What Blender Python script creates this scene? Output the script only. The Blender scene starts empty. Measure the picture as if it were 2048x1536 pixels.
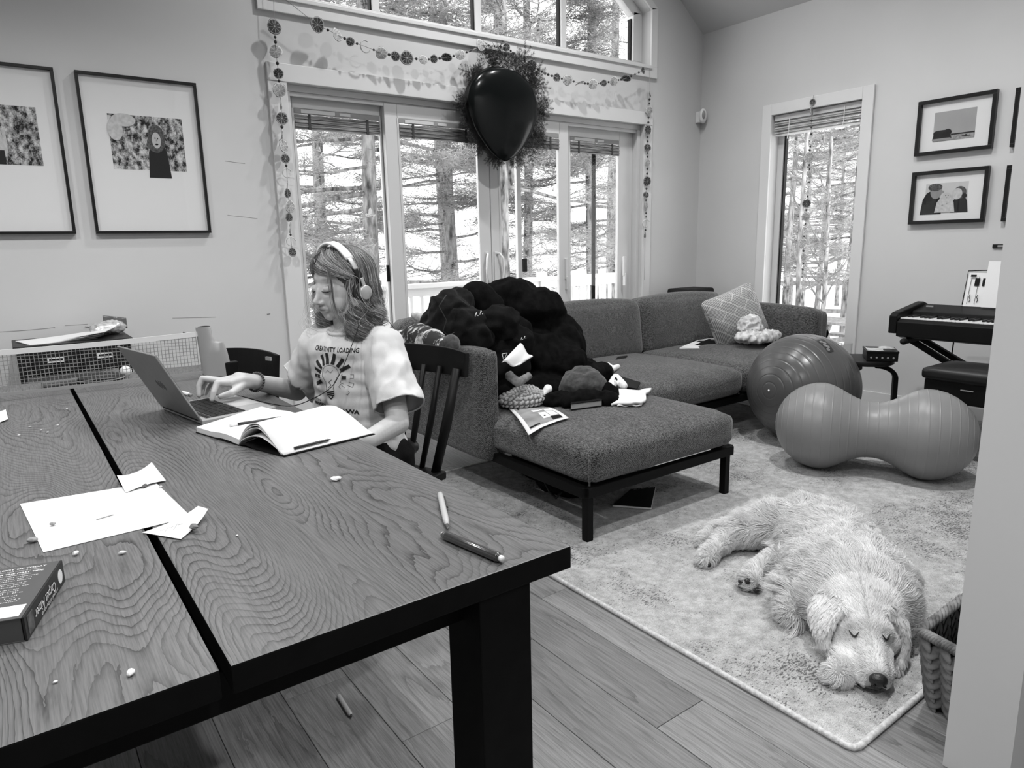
import bpy, bmesh, math, random
import numpy as np
from mathutils import Vector, Matrix, noise as mnoise
from mathutils.bvhtree import BVHTree
random.seed(7); np.random.seed(7)
S = bpy.context.scene
COL = S.collection
PI = math.pi

# ------------------------------------------------------------------ camera
FPX, PITCH, ROLL, YAW, CH = 1381.42, .198156, .0217169, .626879, 1.2
_f = np.array([math.sin(YAW)*math.cos(PITCH), math.cos(YAW)*math.cos(PITCH), -math.sin(PITCH)])
_r = np.cross(_f, [0, 0, 1]); _r /= np.linalg.norm(_r)
_d = np.cross(_f, _r)
_r2 = math.cos(ROLL)*_r + math.sin(ROLL)*_d
_d2 = -math.sin(ROLL)*_r + math.cos(ROLL)*_d
CAMR = np.array([_r2, _d2, _f])
CAMC = np.array([0., 0., CH])
cd = bpy.data.cameras.new('camera'); cam = bpy.data.objects.new('camera', cd); COL.objects.link(cam)
cd.sensor_fit = 'HORIZONTAL'; cd.sensor_width = 36; cd.lens = 36*FPX/2048; cd.clip_start = .05; cd.clip_end = 300
mw = Matrix.Identity(4)
for i in range(3):
    mw[i][0] = _r2[i]; mw[i][1] = -_d2[i]; mw[i][2] = -_f[i]; mw[i][3] = CAMC[i]
cam.matrix_world = mw
S.camera = cam

# ------------------------------------------------------------------ light
W = bpy.data.worlds.new('overcast_sky'); S.world = W; W.use_nodes = True
bg = W.node_tree.nodes['Background']; bg.inputs[0].default_value = (1, 1, 1, 1); bg.inputs[1].default_value = 2.8
S.view_settings.view_transform = 'Standard'; S.view_settings.look = 'None'; S.view_settings.gamma = 1
S.view_settings.use_curve_mapping = False; S.view_settings.exposure = .30
def downlight(x, y, z, e, size=.055, cone=132):
    l = bpy.data.lights.new('ceiling_downlight', 'SPOT'); l.energy = e; l.shadow_soft_size = size
    l.spot_size = math.radians(cone); l.spot_blend = .7
    o = bpy.data.objects.new('ceiling_downlight', l); o.location = (x, y, z); COL.objects.link(o)
def roofz(x): return 2.92 + .73*max(0, min(x-.74, 5.08-x))
for (x, y, e) in ((-.7, .6, 54), (-.7, 2.5, 54), (.4, .6, 66), (.4, 2.6, 52), (2.6, 1.25, 225), (2.5, 3.0, 120), (3.5, 2.9, 56), (.4, -1.2, 60), (1.8, -.6, 60)):
    downlight(x, y, (roofz(x) if y > .5 else 2.92)-.06, e, cone=150 if x < 1 else 132)
S.cycles.max_bounces = 7; S.cycles.diffuse_bounces = 2; S.cycles.transparent_max_bounces = 16
S.cycles.glossy_bounces = 3; S.cycles.use_denoising = True
S.cycles.sample_clamp_indirect = 6

# ------------------------------------------------------------------ pixel -> world helpers (photo measurement, real depth)
def ray(x, y): return np.array([(x-1024)/FPX, (y-768)/FPX, 1.])@CAMR
def Zp(x, y, z): d = ray(x, y); return CAMC + d*((z-CH)/d[2])
def Yp(x, y, Y): d = ray(x, y); return CAMC + d*(Y/d[1])
def Xp(x, y, X): d = ray(x, y); return CAMC + d*(X/d[0])
def Dp(x, y, dd): return CAMC + ray(x, y)*dd
def PR(p):
    c = CAMR@(np.asarray(p, float)-CAMC); return 1024+FPX*c[0]/c[2], 768+FPX*c[1]/c[2], c[2]

# ------------------------------------------------------------------ object helpers
def link(o, parent=None, local=False):
    COL.objects.link(o)
    if parent is not None:
        o.parent = parent
        if not local:
            m = Matrix.Identity(4); q = parent
            if q.parent is None: m = q.matrix_basis.copy()
            o.matrix_parent_inverse = m.inverted()
    return o
def thing(name, label, cat, loc=(0, 0, 0), rotz=0, group=None):
    o = bpy.data.objects.new(name, None); o.empty_display_size = .05
    o.location = loc; o.rotation_euler = (0, 0, rotz); COL.objects.link(o)
    o['label'] = label; o['category'] = cat
    if group: o['group'] = group
    return o
def tag(o, label, cat, group=None):
    o['label'] = label; o['category'] = cat
    if group: o['group'] = group
    return o
def struct(o): o['kind'] = 'structure'; return o
def mesh_from(name, v, f, mats, smooth=False, mi=None):
    me = bpy.data.meshes.new(name)
    me.from_pydata([tuple(map(float, p)) for p in v], [], [tuple(q) for q in f])
    for m in (mats if isinstance(mats, (list, tuple)) else [mats]): me.materials.append(m)
    if mi is not None: me.polygons.foreach_set('material_index', mi)
    if smooth: me.polygons.foreach_set('use_smooth', [True]*len(me.polygons))
    me.update(); return me
def add(name, me, parent=None, local=False):
    return link(bpy.data.objects.new(name, me), parent, local)
def basis(d):
    d = np.asarray(d, float); d = d/max(1e-9, np.linalg.norm(d))
    a = np.array([0, 0, 1.]) if abs(d[2]) < .9 else np.array([1., 0, 0])
    u = np.cross(a, d); u /= np.linalg.norm(u); v = np.cross(d, u); return u, v, d
class MB:
    def __init__(s): s.v = []; s.f = []; s.mi = []
    def put(s, v, f, m=0):
        n = len(s.v); s.v += [tuple(map(float, p)) for p in v]; s.f += [tuple(i+n for i in q) for q in f]; s.mi += [m]*len(f); return s
    def box(s, lo, hi, m=0, R=None, o=None):
        (a, b, c), (d, e, g) = lo, hi
        v = [(a, b, c), (d, b, c), (d, e, c), (a, e, c), (a, b, g), (d, b, g), (d, e, g), (a, e, g)]
        if R is not None: v = [tuple(np.asarray(R)@np.array(p)+(0 if o is None else np.asarray(o))) for p in v]
        return s.put(v, [(0, 3, 2, 1), (4, 5, 6, 7), (0, 1, 5, 4), (1, 2, 6, 5), (2, 3, 7, 6), (3, 0, 4, 7)], m)
    def obox(s, c, ux, uy, uz, m=0):   # oriented box: centre + half vectors
        c, ux, uy, uz = map(lambda q: np.asarray(q, float), (c, ux, uy, uz))
        v = [c+sx*ux+sy*uy+sz*uz for sz in (-1, 1) for sx, sy in ((-1, -1), (1, -1), (1, 1), (-1, 1))]
        return s.put(v, [(0, 3, 2, 1), (4, 5, 6, 7), (0, 1, 5, 4), (1, 2, 6, 5), (2, 3, 7, 6), (3, 0, 4, 7)], m)
    def bar(s, a, b, w, h, up=(0, 0, 1), m=0):
        a, b = np.asarray(a, float), np.asarray(b, float); d = b-a; L = np.linalg.norm(d); d = d/L
        u = np.cross(d, up); u /= np.linalg.norm(u); w2 = np.cross(u, d)
        return s.obox((a+b)/2, d*L/2, u*w/2, w2*h/2, m)
    def tube(s, pts, r, n=8, cap=True, m=0, closed=False, flat=None):
        pts = [np.asarray(p, float) for p in pts]; k = len(pts)
        rs = r if hasattr(r, '__len__') else [r]*k
        v = []; pu = None
        for i, p in enumerate(pts):
            if closed: d = pts[(i+1) % k]-pts[i-1]
            else: d = pts[min(k-1, i+1)]-pts[max(0, i-1)]
            d = d/max(1e-9, np.linalg.norm(d))
            if pu is None: u, w, _ = basis(d)
            else:
                u = pu-d*np.dot(pu, d); u /= max(1e-9, np.linalg.norm(u)); w = np.cross(d, u)
            pu = u
            fl = 1 if flat is None else flat
            for j in range(n):
                t = 2*PI*j/n; v.append(p+rs[i]*(math.cos(t)*u+math.sin(t)*w*fl))
        f = []
        for i in range(k if closed else k-1):
            i2 = (i+1) % k
            for j in range(n):
                f.append((i*n+j, i*n+(j+1) % n, i2*n+(j+1) % n, i2*n+j))
        if cap and not closed: f.append(tuple(range(n))[::-1]); f.append(tuple((k-1)*n+j for j in range(n)))
        return s.put(v, f, m)
    def lathe(s, prof, c=(0, 0, 0), axis=(0, 0, 1), n=24, m=0):
        u, w, d = basis(axis); c = np.asarray(c, float); v = []; f = []
        for (r, z) in prof:
            for j in range(n):
                t = 2*PI*j/n; v.append(c+d*z+r*(math.cos(t)*u+math.sin(t)*w))
        for i in range(len(prof)-1):
            for j in range(n): f.append((i*n+j, i*n+(j+1) % n, (i+1)*n+(j+1) % n, (i+1)*n+j))
        if prof[0][0] > 1e-6: f.append(tuple(range(n))[::-1])
        if prof[-1][0] > 1e-6: f.append(tuple((len(prof)-1)*n+j for j in range(n)))
        return s.put(v, f, m)
    def ell(s, c, r, nu=16, nv=10, R=None, m=0):
        c = np.asarray(c, float); r = r if hasattr(r, '__len__') else (r, r, r); v = []; f = []
        for i in range(nv+1):
            ph = PI*i/nv
            for j in range(nu):
                t = 2*PI*j/nu; p = np.array([r[0]*math.sin(ph)*math.cos(t), r[1]*math.sin(ph)*math.sin(t), r[2]*math.cos(ph)])
                if R is not None: p = np.asarray(R)@p
                v.append(c+p)
        for i in range(nv):
            for j in range(nu): f.append((i*nu+j, (i+1)*nu+j, (i+1)*nu+(j+1) % nu, i*nu+(j+1) % nu))
        return s.put(v, f, m)
    def grid(s, fn, nu, nv, m=0, thick=0):
        P = [[np.asarray(fn(i/nu, j/nv), float) for j in range(nv+1)] for i in range(nu+1)]
        v = [P[i][j] for i in range(nu+1) for j in range(nv+1)]; w = nv+1
        f = [(i*w+j, (i+1)*w+j, (i+1)*w+j+1, i*w+j+1) for i in range(nu) for j in range(nv)]
        if thick:
            n0 = len(v); N = []
            for i in range(nu+1):
                for j in range(nv+1):
                    a = P[min(nu, i+1)][j]-P[max(0, i-1)][j]; b = P[i][min(nv, j+1)]-P[i][max(0, j-1)]
                    n = np.cross(a, b); N.append(n/max(1e-12, np.linalg.norm(n)))
            v += [v[q]-N[q]*thick for q in range(n0)]
            f += [(a+n0, d+n0, c+n0, b+n0) for (a, b, c, d) in f]
            ed = [i*w for i in range(nu+1)]+[nu*w+j for j in range(1, nv+1)]+[i*w+nv for i in range(nu-1, -1, -1)]+[j for j in range(nv-1, 0, -1)]
            f += [(ed[k], ed[(k+1) % len(ed)], ed[(k+1) % len(ed)]+n0, ed[k]+n0) for k in range(len(ed))]
        return s.put(v, f, m)
    def poly(s, pts, m=0): return s.put(pts, [tuple(range(len(pts)))], m)
    def prism(s, pts, ext, m=0):
        n = len(pts); e = np.asarray(ext, float); v = [np.asarray(p, float) for p in pts]; v += [p+e for p in v]
        f = [tuple(range(n))[::-1], tuple(range(n, 2*n))]+[(i, (i+1) % n, n+(i+1) % n, n+i) for i in range(n)]
        return s.put(v, f, m)
    def mesh(s, name, mats, smooth=False, bevel=0, seg=2, fixn=True):
        me = mesh_from(name, s.v, s.f, mats, smooth, s.mi)
        if bevel or fixn:
            bm = bmesh.new(); bm.from_mesh(me)
            if fixn: bmesh.ops.recalc_face_normals(bm, faces=bm.faces)
            if bevel:
                ed = [e for e in bm.edges if len(e.link_faces) == 2 and e.calc_face_angle(0) > .5]
                bmesh.ops.bevel(bm, geom=ed, offset=bevel, segments=seg, profile=.6, affect='EDGES')
            bm.to_mesh(me); bm.free()
        return me
    def build(s, name, mats, parent=None, smooth=False, bevel=0, seg=2, local=False, fixn=True):
        return add(name, s.mesh(name, mats, smooth, bevel, seg, fixn), parent, local)

def auto_smooth(o, ang=.7):
    me = o.data
    bm = bmesh.new(); bm.from_mesh(me)
    for e in bm.edges:
        if len(e.link_faces) == 2 and e.calc_face_angle(0) > ang: e.smooth = False
    for f in bm.faces: f.smooth = True
    bm.to_mesh(me); bm.free(); return o

def cushion(name, c, half, r, mat, parent, puff=0., n=14, R=None, pinch=0., wr=0., seed=0, puffs=0.):
    """soft rounded box; puff swells the top, pinch pulls the corners to points"""
    c = np.asarray(c, float); hx, hy, hz = half; mb = MB(); V = {}; F = []
    def key(p): return tuple(round(q, 6) for q in p)
    vs = []
    def vid(p):
        k = key(p)
        if k not in V: V[k] = len(vs); vs.append(np.array(p))
        return V[k]
    L = [-1+2*i/n for i in range(n+1)]
    for ax in range(3):
        for sg in (-1, 1):
            for i in range(n):
                for j in range(n):
                    q = []
                    for (a, b) in ((i, j), (i+1, j), (i+1, j+1), (i, j+1)):
                        p = [0, 0, 0]; p[ax] = sg; p[(ax+1) % 3] = L[a]; p[(ax+2) % 3] = L[b]; q.append(vid(p))
                    F.append(q if sg > 0 else q[::-1])
    out = []
    for p in vs:
        h = np.array([hx, hy, hz]); x = p*h; inn = np.clip(x, -(h-r), h-r); d = x-inn; l = np.linalg.norm(d)
        q = inn+(d/l*r if l > 1e-9 else 0)
        bx, by, bz = 1-p[0]**2, 1-p[1]**2, 1-p[2]**2
        q[2] += np.sign(p[2])*puff*bx*by*abs(p[2]); q[0] += p[0]*puffs*by*bz; q[1] += p[1]*puffs*bx*bz
        if pinch:
            k = (abs(p[0])*abs(p[1])); q[2] *= (1-pinch*k**1.5); q[0] *= 1-.10*pinch*(1-p[1]**2); q[1] *= 1-.10*pinch*(1-p[0]**2)
        if wr:
            w = mnoise.noise(Vector((q*9+seed).tolist()))*wr; q = q*(1+w/np.linalg.norm(h))
        out.append(c+(q if R is None else np.asarray(R)@q))
    return add(name, mesh_from(name, out, F, mat, True), parent)

def rotz(a): c, s = math.cos(a), math.sin(a); return np.array([[c, -s, 0], [s, c, 0], [0, 0, 1.]])
def rotx(a): c, s = math.cos(a), math.sin(a); return np.array([[1., 0, 0], [0, c, -s], [0, s, c]])
def roty(a): c, s = math.cos(a), math.sin(a); return np.array([[c, 0, s], [0, 1., 0], [-s, 0, c]])

def remesh(mb, voxel, smooth=4, name='blob', fac=.5):
    """union of overlapping closed pieces -> one continuous skin"""
    me = mesh_from(name, mb.v, mb.f, [])
    o = bpy.data.objects.new(name, me); COL.objects.link(o)
    m = o.modifiers.new('r', 'REMESH'); m.mode = 'VOXEL'; m.voxel_size = voxel
    if smooth:
        s2 = o.modifiers.new('s', 'SMOOTH'); s2.factor = fac; s2.iterations = smooth
    dg = bpy.context.evaluated_depsgraph_get(); dg.update()
    out = bpy.data.meshes.new_from_object(o.evaluated_get(dg))
    bpy.data.objects.remove(o); bpy.data.meshes.remove(me)
    out.polygons.foreach_set('use_smooth', [True]*len(out.polygons)); out.name = name
    return out
def getco(me): a = np.empty(len(me.vertices)*3); me.vertices.foreach_get('co', a); return a.reshape(-1, 3)
def setco(me, a): me.vertices.foreach_set('co', np.asarray(a, float).ravel()); me.update()
def getno(me): a = np.empty(len(me.vertices)*3); me.vertices.foreach_get('normal', a); return a.reshape(-1, 3)
def vnoise(P, sc, seed=0):
    return np.array([mnoise.noise(Vector((p[0]*sc+seed, p[1]*sc+seed*1.7, p[2]*sc-seed))) for p in P])
def chain(mb, pts, rs, n=10, step=.6):
    """capsule chain with spheres along it"""
    pts = [np.asarray(p, float) for p in pts]
    for i in range(len(pts)-1):
        L = np.linalg.norm(pts[i+1]-pts[i]); k = max(1, int(L/(step*min(rs[i], rs[i+1]))))
        for j in range(k+1):
            t = j/k
            mb.ell(pts[i]*(1-t)+pts[i+1]*t, rs[i]*(1-t)+rs[i+1]*t, n, max(6, n//2+2))
    return mb
def clothes(mb, voxel=.012, amp=.012, sc=14, smooth=5, seed=0, ridge=.6):
    """wrinkled cloth heap from soft pieces"""
    me = remesh(mb, voxel, smooth); P = getco(me); N = getno(me)
    a = vnoise(P, sc, seed); b = vnoise(P, sc*2.3, seed+9)
    fold = (1-np.abs(a)*2.2)*ridge + b*.5
    setco(me, P+N*(fold*amp)[:, None]); return me
def curves(name, strands, radii, mat, parent):
    """hair strands: list of (k,3) arrays"""
    c = bpy.data.hair_curves.new(name); c.add_curves([len(s) for s in strands])
    c.points.foreach_set('position', np.concatenate(strands).astype(np.float32).ravel())
    at = c.attributes.get('radius') or c.attributes.new('radius', 'FLOAT', 'POINT')
    at.data.foreach_set('value', np.concatenate(radii).astype(np.float32))
    c.materials.append(mat)
    return link(bpy.data.objects.new(name, c), parent)

# ------------------------------------------------------------------ materials
class NT:
    def __init__(s, name):
        s.m = bpy.data.materials.new(name); s.m.use_nodes = True; s.t = s.m.node_tree; s.n = s.t.nodes
        s.p = s.n['Principled BSDF']; s.out = s.n['Material Output']
    def a(s, typ, **kw):
        n = s.n.new(typ)
        for k, v in kw.items(): setattr(n, k, v)
        return n
    def L(s, a, b): s.t.links.new(a, b)
    def coord(s, kind='Object'): return s.a('ShaderNodeTexCoord').outputs[kind]
    def mapping(s, vec, scale=(1, 1, 1), loc=(0, 0, 0), rot=(0, 0, 0)):
        n = s.a('ShaderNodeMapping'); n.inputs['Scale'].default_value = scale; n.inputs['Location'].default_value = loc; n.inputs['Rotation'].default_value = rot
        s.L(vec, n.inputs['Vector']); return n.outputs[0]
    def noise(s, vec, scale, detail=3, rough=.5, dist=0):
        n = s.a('ShaderNodeTexNoise'); n.inputs['Scale'].default_value = scale; n.inputs['Detail'].default_value = detail
        n.inputs['Roughness'].default_value = rough; n.inputs['Distortion'].default_value = dist
        if vec is not None: s.L(vec, n.inputs['Vector'])
        return n.outputs['Fac']
    def math(s, op, a, b=None, c=None):
        n = s.a('ShaderNodeMath', operation=op)
        for i, q in enumerate((a, b, c)):
            if q is None: continue
            if isinstance(q, (int, float)): n.inputs[i].default_value = q
            else: s.L(q, n.inputs[i])
        return n.outputs[0]
    def map(s, v, a, b, c, d, clamp=True):
        n = s.a('ShaderNodeMapRange'); n.clamp = clamp
        s.L(v, n.inputs[0])
        for i, q in enumerate((a, b, c, d)): n.inputs[i+1].default_value = q
        return n.outputs[0]
    def mix(s, f, a, b):
        n = s.a('ShaderNodeMix'); n.data_type = 'FLOAT'
        for i, q in ((0, f), (2, a), (3, b)):
            if isinstance(q, (int, float)): n.inputs[i].default_value = q
            else: s.L(q, n.inputs[i])
        return n.outputs[0]
    def sep(s, v):
        n = s.a('ShaderNodeSeparateXYZ'); s.L(v, n.inputs[0]); return n.outputs
    def grey(s, v):
        n = s.a('ShaderNodeCombineColor')
        for i in range(3): s.L(v, n.inputs[i])
        s.L(n.outputs[0], s.p.inputs['Base Color'])
    def bump(s, v, strength=.3, dist=.002):
        n = s.a('ShaderNodeBump'); n.inputs['Strength'].default_value = strength; n.inputs['Distance'].default_value = dist
        s.L(v, n.inputs['Height']); s.L(n.outputs[0], s.p.inputs['Normal'])
    def set(s, rough=.5, spec=.5, metal=0, sheen=0, coat=0):
        s.p.inputs['Roughness'].default_value = rough; s.p.inputs['Specular IOR Level'].default_value = spec
        s.p.inputs['Metallic'].default_value = metal; s.p.inputs['Sheen Weight'].default_value = sheen; s.p.inputs['Coat Weight'].default_value = coat
        return s
def mat(name, g, rough=.6, spec=.4, var=0., vs=8, bump=0, bs=60, metal=0, sheen=0, stretch=(1, 1, 1), bd=.002, coat=0):
    t = NT(name); t.set(rough, spec, metal, sheen, coat)
    t.p.inputs['Base Color'].default_value = (g, g, g, 1)
    if var or bump:
        v = t.mapping(t.coord(), stretch)
        if var: t.grey(t.map(t.noise(v, vs, 4), .3, .7, g*(1-var), g*(1+var)))
        if bump: t.bump(t.noise(v, bs, 3), bump, bd)
    return t.m
def wood(name, dark, mid, light, sx=3.2, sy=.55, rings=26, jit=.02, line=.75, rnd=False, rough=.45, poresc=1., soft=.0, rot=0):
    t = NT(name); t.set(rough, .5)
    co = t.coord()
    if rnd:
        oi = t.a('ShaderNodeObjectInfo'); vm = t.a('ShaderNodeVectorMath', operation='SCALE'); vm.inputs[0].default_value = (37., 61., 13.)
        t.L(oi.outputs['Random'], vm.inputs['Scale']); va = t.a('ShaderNodeVectorMath', operation='ADD'); t.L(co, va.inputs[0]); t.L(vm.outputs[0], va.inputs[1]); co = va.outputs[0]
    if rot: co = t.mapping(co, (1, 1, 1), rot=(0, 0, rot))
    a = t.noise(t.mapping(co, (sx, sy, 1)), 1., 1.5, .4)
    b = t.noise(t.mapping(co, (90, 22, 1)), 1., 2, .6)
    c = t.noise(t.mapping(co, (16, 3, 1)), 1., 2, .5)
    h = t.math('MULTIPLY_ADD', a, rings, t.math('MULTIPLY_ADD', b, jit*rings, t.math('MULTIPLY', c, .55)))
    fr = t.math('FRACT', h)
    ln = t.math('POWER', fr, 5.)                         # sharp late-wood line, soft fade
    ln = t.math('MULTIPLY', ln, t.map(c, .3, .62, .35, 1))
    pores = t.noise(t.mapping(co, (420*poresc, 14*poresc, 1)), 1., 2, .7)
    base = t.map(t.noise(t.mapping(co, (2.5, .7, 1)), 1., 3, .5), .3, .7, mid, light)
    base = t.math('MULTIPLY', base, t.map(pores, .3, .62, .66, 1.12))
    col = t.mix(t.math('MULTIPLY', ln, line), base, dark)
    if rnd:
        col = t.math('MULTIPLY', col, t.map(oi.outputs['Random'], 0, 1, .82, 1.15))
    t.grey(col)
    t.bump(t.math('SUBTRACT', pores, t.math('MULTIPLY', ln, .8)), .25, .0006)
    return t.m

m_wall = mat('wall_paint', .62, .7, .25, .03, 1.5, .12, 240, bd=.0006)
m_ceil = mat('ceiling_paint', .60, .8, .2, .02, 2)
m_trim = mat('white_trim_paint', .70, .45, .4, .02, 3)
m_vinyl = mat('white_vinyl_frame', .66, .4, .45)
m_black = mat('black_lacquer', .005, .48, .18, .2, 6)
m_blackmatt = mat('black_matt', .010, .7, .25, .2, 20)
m_blackmetal = mat('black_powder_coat', .004, .55, .12)
m_paper = mat('white_paper', .79, .7, .3, .015, 4)
m_white = mat('white_plastic', .80, .35, .5)
m_alum = mat('brushed_aluminium', .52, .38, .5, .04, 40, metal=.55)
m_grey = mat('mid_grey_plastic', .30, .4, .5)
m_tabletop = wood('dark_oak_tabletop', .008, .095, .145, sx=4.2, sy=1.05, rings=74, jit=.0115, line=.97, rough=.42)
m_floor = wood('grey_oak_floor', .055, .165, .25, sx=7, sy=.6, rings=22, jit=.02, line=.65, rnd=True, rough=.40, poresc=.7)
def glassmat():
    t = NT('clear_glass'); tr = t.a('ShaderNodeBsdfTransparent'); tr.inputs[0].default_value = (.97, .97, .97, 1)
    gl = t.a('ShaderNodeBsdfGlossy'); gl.inputs['Roughness'].default_value = .01
    lw = t.a('ShaderNodeLayerWeight'); lw.inputs['Blend'].default_value = .5
    fz = t.math('MULTIPLY_ADD', t.math('POWER', lw.outputs['Facing'], 4.), .55, .02)
    mx = t.a('ShaderNodeMixShader'); t.L(fz, mx.inputs[0]); t.L(tr.outputs[0], mx.inputs[1]); t.L(gl.outputs[0], mx.inputs[2]); t.L(mx.outputs[0], t.out.inputs['Surface'])
    return t.m
m_glass = glassmat()
# ================================================================== SETTING
YB, XR = 4.135, 5.08
XL, YF = -2.2, -2.6
# floor slab + planks
fl = struct(MB().box((XL-.1, YF-.1, -.2), (XR+.12, YB+.16, -.012)).build('floor', m_floor))
PW = .178
def on_view(pts):
    for p in pts:
        x, y, z = PR(p)
        if z > .2 and -80 < x < 2128 and -80 < y < 1640: return True
    return False
pl_me = {}
ix = 0
x = -.6
while x < XR:
    off = [0, .52, .86, .27, .7][ix % 5]; y = YF-off+.01
    while y < YB:
        a, b = max(y, YF), min(y+1.21, YB)
        x2 = min(x+PW, XR)
        vis = on_view([(xx, yy, 0) for xx in (x, (x+x2)/2, x2) for yy in np.linspace(a, b, 7)])
        under_rug = x > 1.5 and x2 < 4.25 and a > .72 and b < 3.08
        if b-a > .05 and vis and not under_rug and not (a > .43 and b < .56):
            k = (round(x2-x, 4), round(b-a, 4))
            if k not in pl_me:
                pl_me[k] = MB().box((.0008, .0008, -.012), (x2-x-.0008, b-a-.0008, 0)).mesh('floor_plank', m_floor, bevel=.0009, seg=1)
            o = add('plank', pl_me[k], fl, True); o.location = (x, a, 0)
        y += 1.21
    x += PW; ix += 1

# walls (with real openings)
DX0, DX1, DZ = 1.45, 4.365, 2.135
WX0, WX1, WZ0, WZ1 = 1.39, 4.43, 2.58, 3.0
wb = MB()
wb.box((XL, YB, -.2), (DX0, YB+.16, DZ)).box((DX1, YB, -.2), (XR+.1, YB+.16, DZ)).box((XL, YB, DZ), (XR+.1, YB+.16, WZ0))
wb.box((XL, YB, WZ0), (WX0, YB+.16, 4.9)).box((WX1, YB, WZ0), (XR+.1, YB+.16, 4.9))
wb.prism([(WX0, YB, WZ1), (2.91, YB, 4.11), (WX1, YB, WZ1), (WX1, YB, 4.9), (WX0, YB, 4.9)], (0, .16, 0))
wall_back = struct(wb.build('wall_back', m_wall))
RY0, RY1, RZ0, RZ1 = 2.705, 3.425, .34, 2.16
wr_ = MB()
wr_.box((XR, YF, -.2), (XR+.16, RY0, 4.9)).box((XR, RY1, -.2), (XR+.16, YB+.16, 4.9)).box((XR, RY0, -.2), (XR+.16, RY1, RZ0)).box((XR, RY0, RZ1), (XR+.16, RY1, 4.9))
struct(wr_.build('wall_right', m_wall))
struct(MB().box((XL-.15, YF, -.2), (XL, YB+.16, 4.9)).build('wall_left', m_wall))
struct(MB().box((XL-.15, YF-.15, -.2), (XR+.16, YF, 4.9)).build('wall_front', m_wall))
struct(MB().box((1.606, .425, 0), (XR, .552, 3.2)).build('wall_near', m_wall))
# gable ceiling
cb = MB()
cb.prism([(.74, YF, 2.92), (2.91, YF, 4.504), (5.2, YF, 2.832), (5.2, YF, 2.98), (2.91, YF, 4.66), (.74, YF, 3.06)], (0, YB-YF+.16, 0))
cb.box((XL, YF, 2.92), (.74, YB+.16, 3.06))
struct(cb.build('ceiling', m_ceil))
# baseboards
struct(MB().box((XR-.014, .56, 0), (XR, YB, .085)).build('baseboard_right', m_trim, bevel=.003))
struct(MB().box((XL, YB-.014, 0), (DX0-.11, YB, .085)).box((DX1+.1, YB-.014, 0), (XR, YB, .085)).build('baseboard_back', m_trim, bevel=.003))

m_scuff = mat('wall_scuff', .33, .9)
for q, w_ in (([(345, 636), (400, 635), (432, 634)], .0016), ([(0, 664), (60, 660), (110, 655)], .0018), ([(130, 651), (175, 648)], .0014), ([(170, 653), (180, 654)], .004), ([(366, 664), (372, 666)], .005), ([(450, 322), (490, 327)], .0014), ([(455, 430), (515, 437)], .0014), ([(534, 628), (540, 627)], .004)):
    MB().tube([Yp(x, y, YB) for x, y in q], w_, 4).build('scuff_mark', m_scuff, wall_back)
# casings (trim)
cw = .105; cz = 2.232
def trim(n, mb, bevel=.003): return struct(mb.build('trim_%d' % n, m_trim, bevel=bevel))
trim(1, MB().box((1.342, YB-.02, 0), (DX0, YB, DZ)))
trim(2, MB().box((DX1, YB-.02, 0), (4.455, YB, DZ)))
trim(3, MB().box((1.342, YB-.024, DZ), (4.455, YB, cz)))
trim(4, MB().box((1.32, YB-.022, 2.498), (4.50, YB, WZ0)))
trim(5, MB().box((1.32, YB-.02, WZ0), (WX0, YB, 3.02)))
trim(6, MB().box((WX1, YB-.02, WZ0), (4.50, YB, 3.02)))
trim(7, MB().prism([(WX1, YB-.02, WZ1), (4.50, YB-.02, 3.02), (2.91, YB-.02, 4.19), (2.91, YB-.02, 4.11)], (0, .02, 0)))
trim(8, MB().prism([(WX0, YB-.02, WZ1), (1.32, YB-.02, 3.02), (2.91, YB-.02, 4.19), (2.91, YB-.02, 4.11)], (0, .02, 0)))
# right window casing
tw = .082
trim(9, MB().box((XR-.02, RY0-tw, RZ0-tw), (XR, RY0, RZ1+tw)))
trim(10, MB().box((XR-.02, RY1, RZ0-tw), (XR, RY1+tw, RZ1+tw)))
trim(11, MB().box((XR-.02, RY0, RZ1), (XR, RY1, RZ1+tw)))
trim(12, MB().box((XR-.03, RY0, RZ0-tw), (XR, RY1, RZ0)))

# blinds materials
def bamboo():
    t = NT('bamboo_blind'); t.set(.6, .3); co = t.coord()
    a = t.noise(t.mapping(co, (6, 6, 170)), 1., 3, .7)
    t.grey(t.map(a, .35, .65, .03, .42)); t.bump(a, .5, .003); return t.m
m_bamboo = bamboo()
m_tape = mat('blind_tape', .05, .8)
m_blindwhite = mat('white_blind_slat', .66, .5)
# upper window
w1 = struct(bpy.data.objects.new('window_1', None)); COL.objects.link(w1); w1.location = (2.91, YB+.1, WZ0)
ya, yb = YB+.085, YB+.15
fr = MB().box((WX0, ya, WZ0), (WX1, yb, WZ0+.055)).box((WX0, ya, WZ0+.055), (WX0+.10, yb, WZ1)).box((WX1-.10, ya, WZ0+.055), (WX1, yb, WZ1))
for sg, xa in ((1, WX1), (-1, WX0)):
    fr.prism([(xa, ya, WZ1), (xa-sg*.10, ya, WZ1-.03), (2.91, ya, 4.0), (2.91, ya, 4.11)], (0, yb-ya, 0))
fr.build('window_frame', m_vinyl, w1, bevel=.004)
sill = MB().box((WX0, YB-.035, WZ0-.018), (WX1, ya, WZ0+.006)).build('window_sill', m_trim, w1, bevel=.004)
mul = [2.085, 2.845, 3.605]
for mx in mul:
    MB().box((mx-.024, ya+.005, WZ0+.055), (mx+.024, yb-.005, 3.9 if mx == 2.845 else 3.42)).build('mullion', m_vinyl, w1, bevel=.003)
    MB().box((mx-.034, ya+.02, WZ0+.055), (mx-.024, yb-.012, 3.9 if mx == 2.845 else 3.42)).build('gasket', m_blackmatt, w1)
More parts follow.
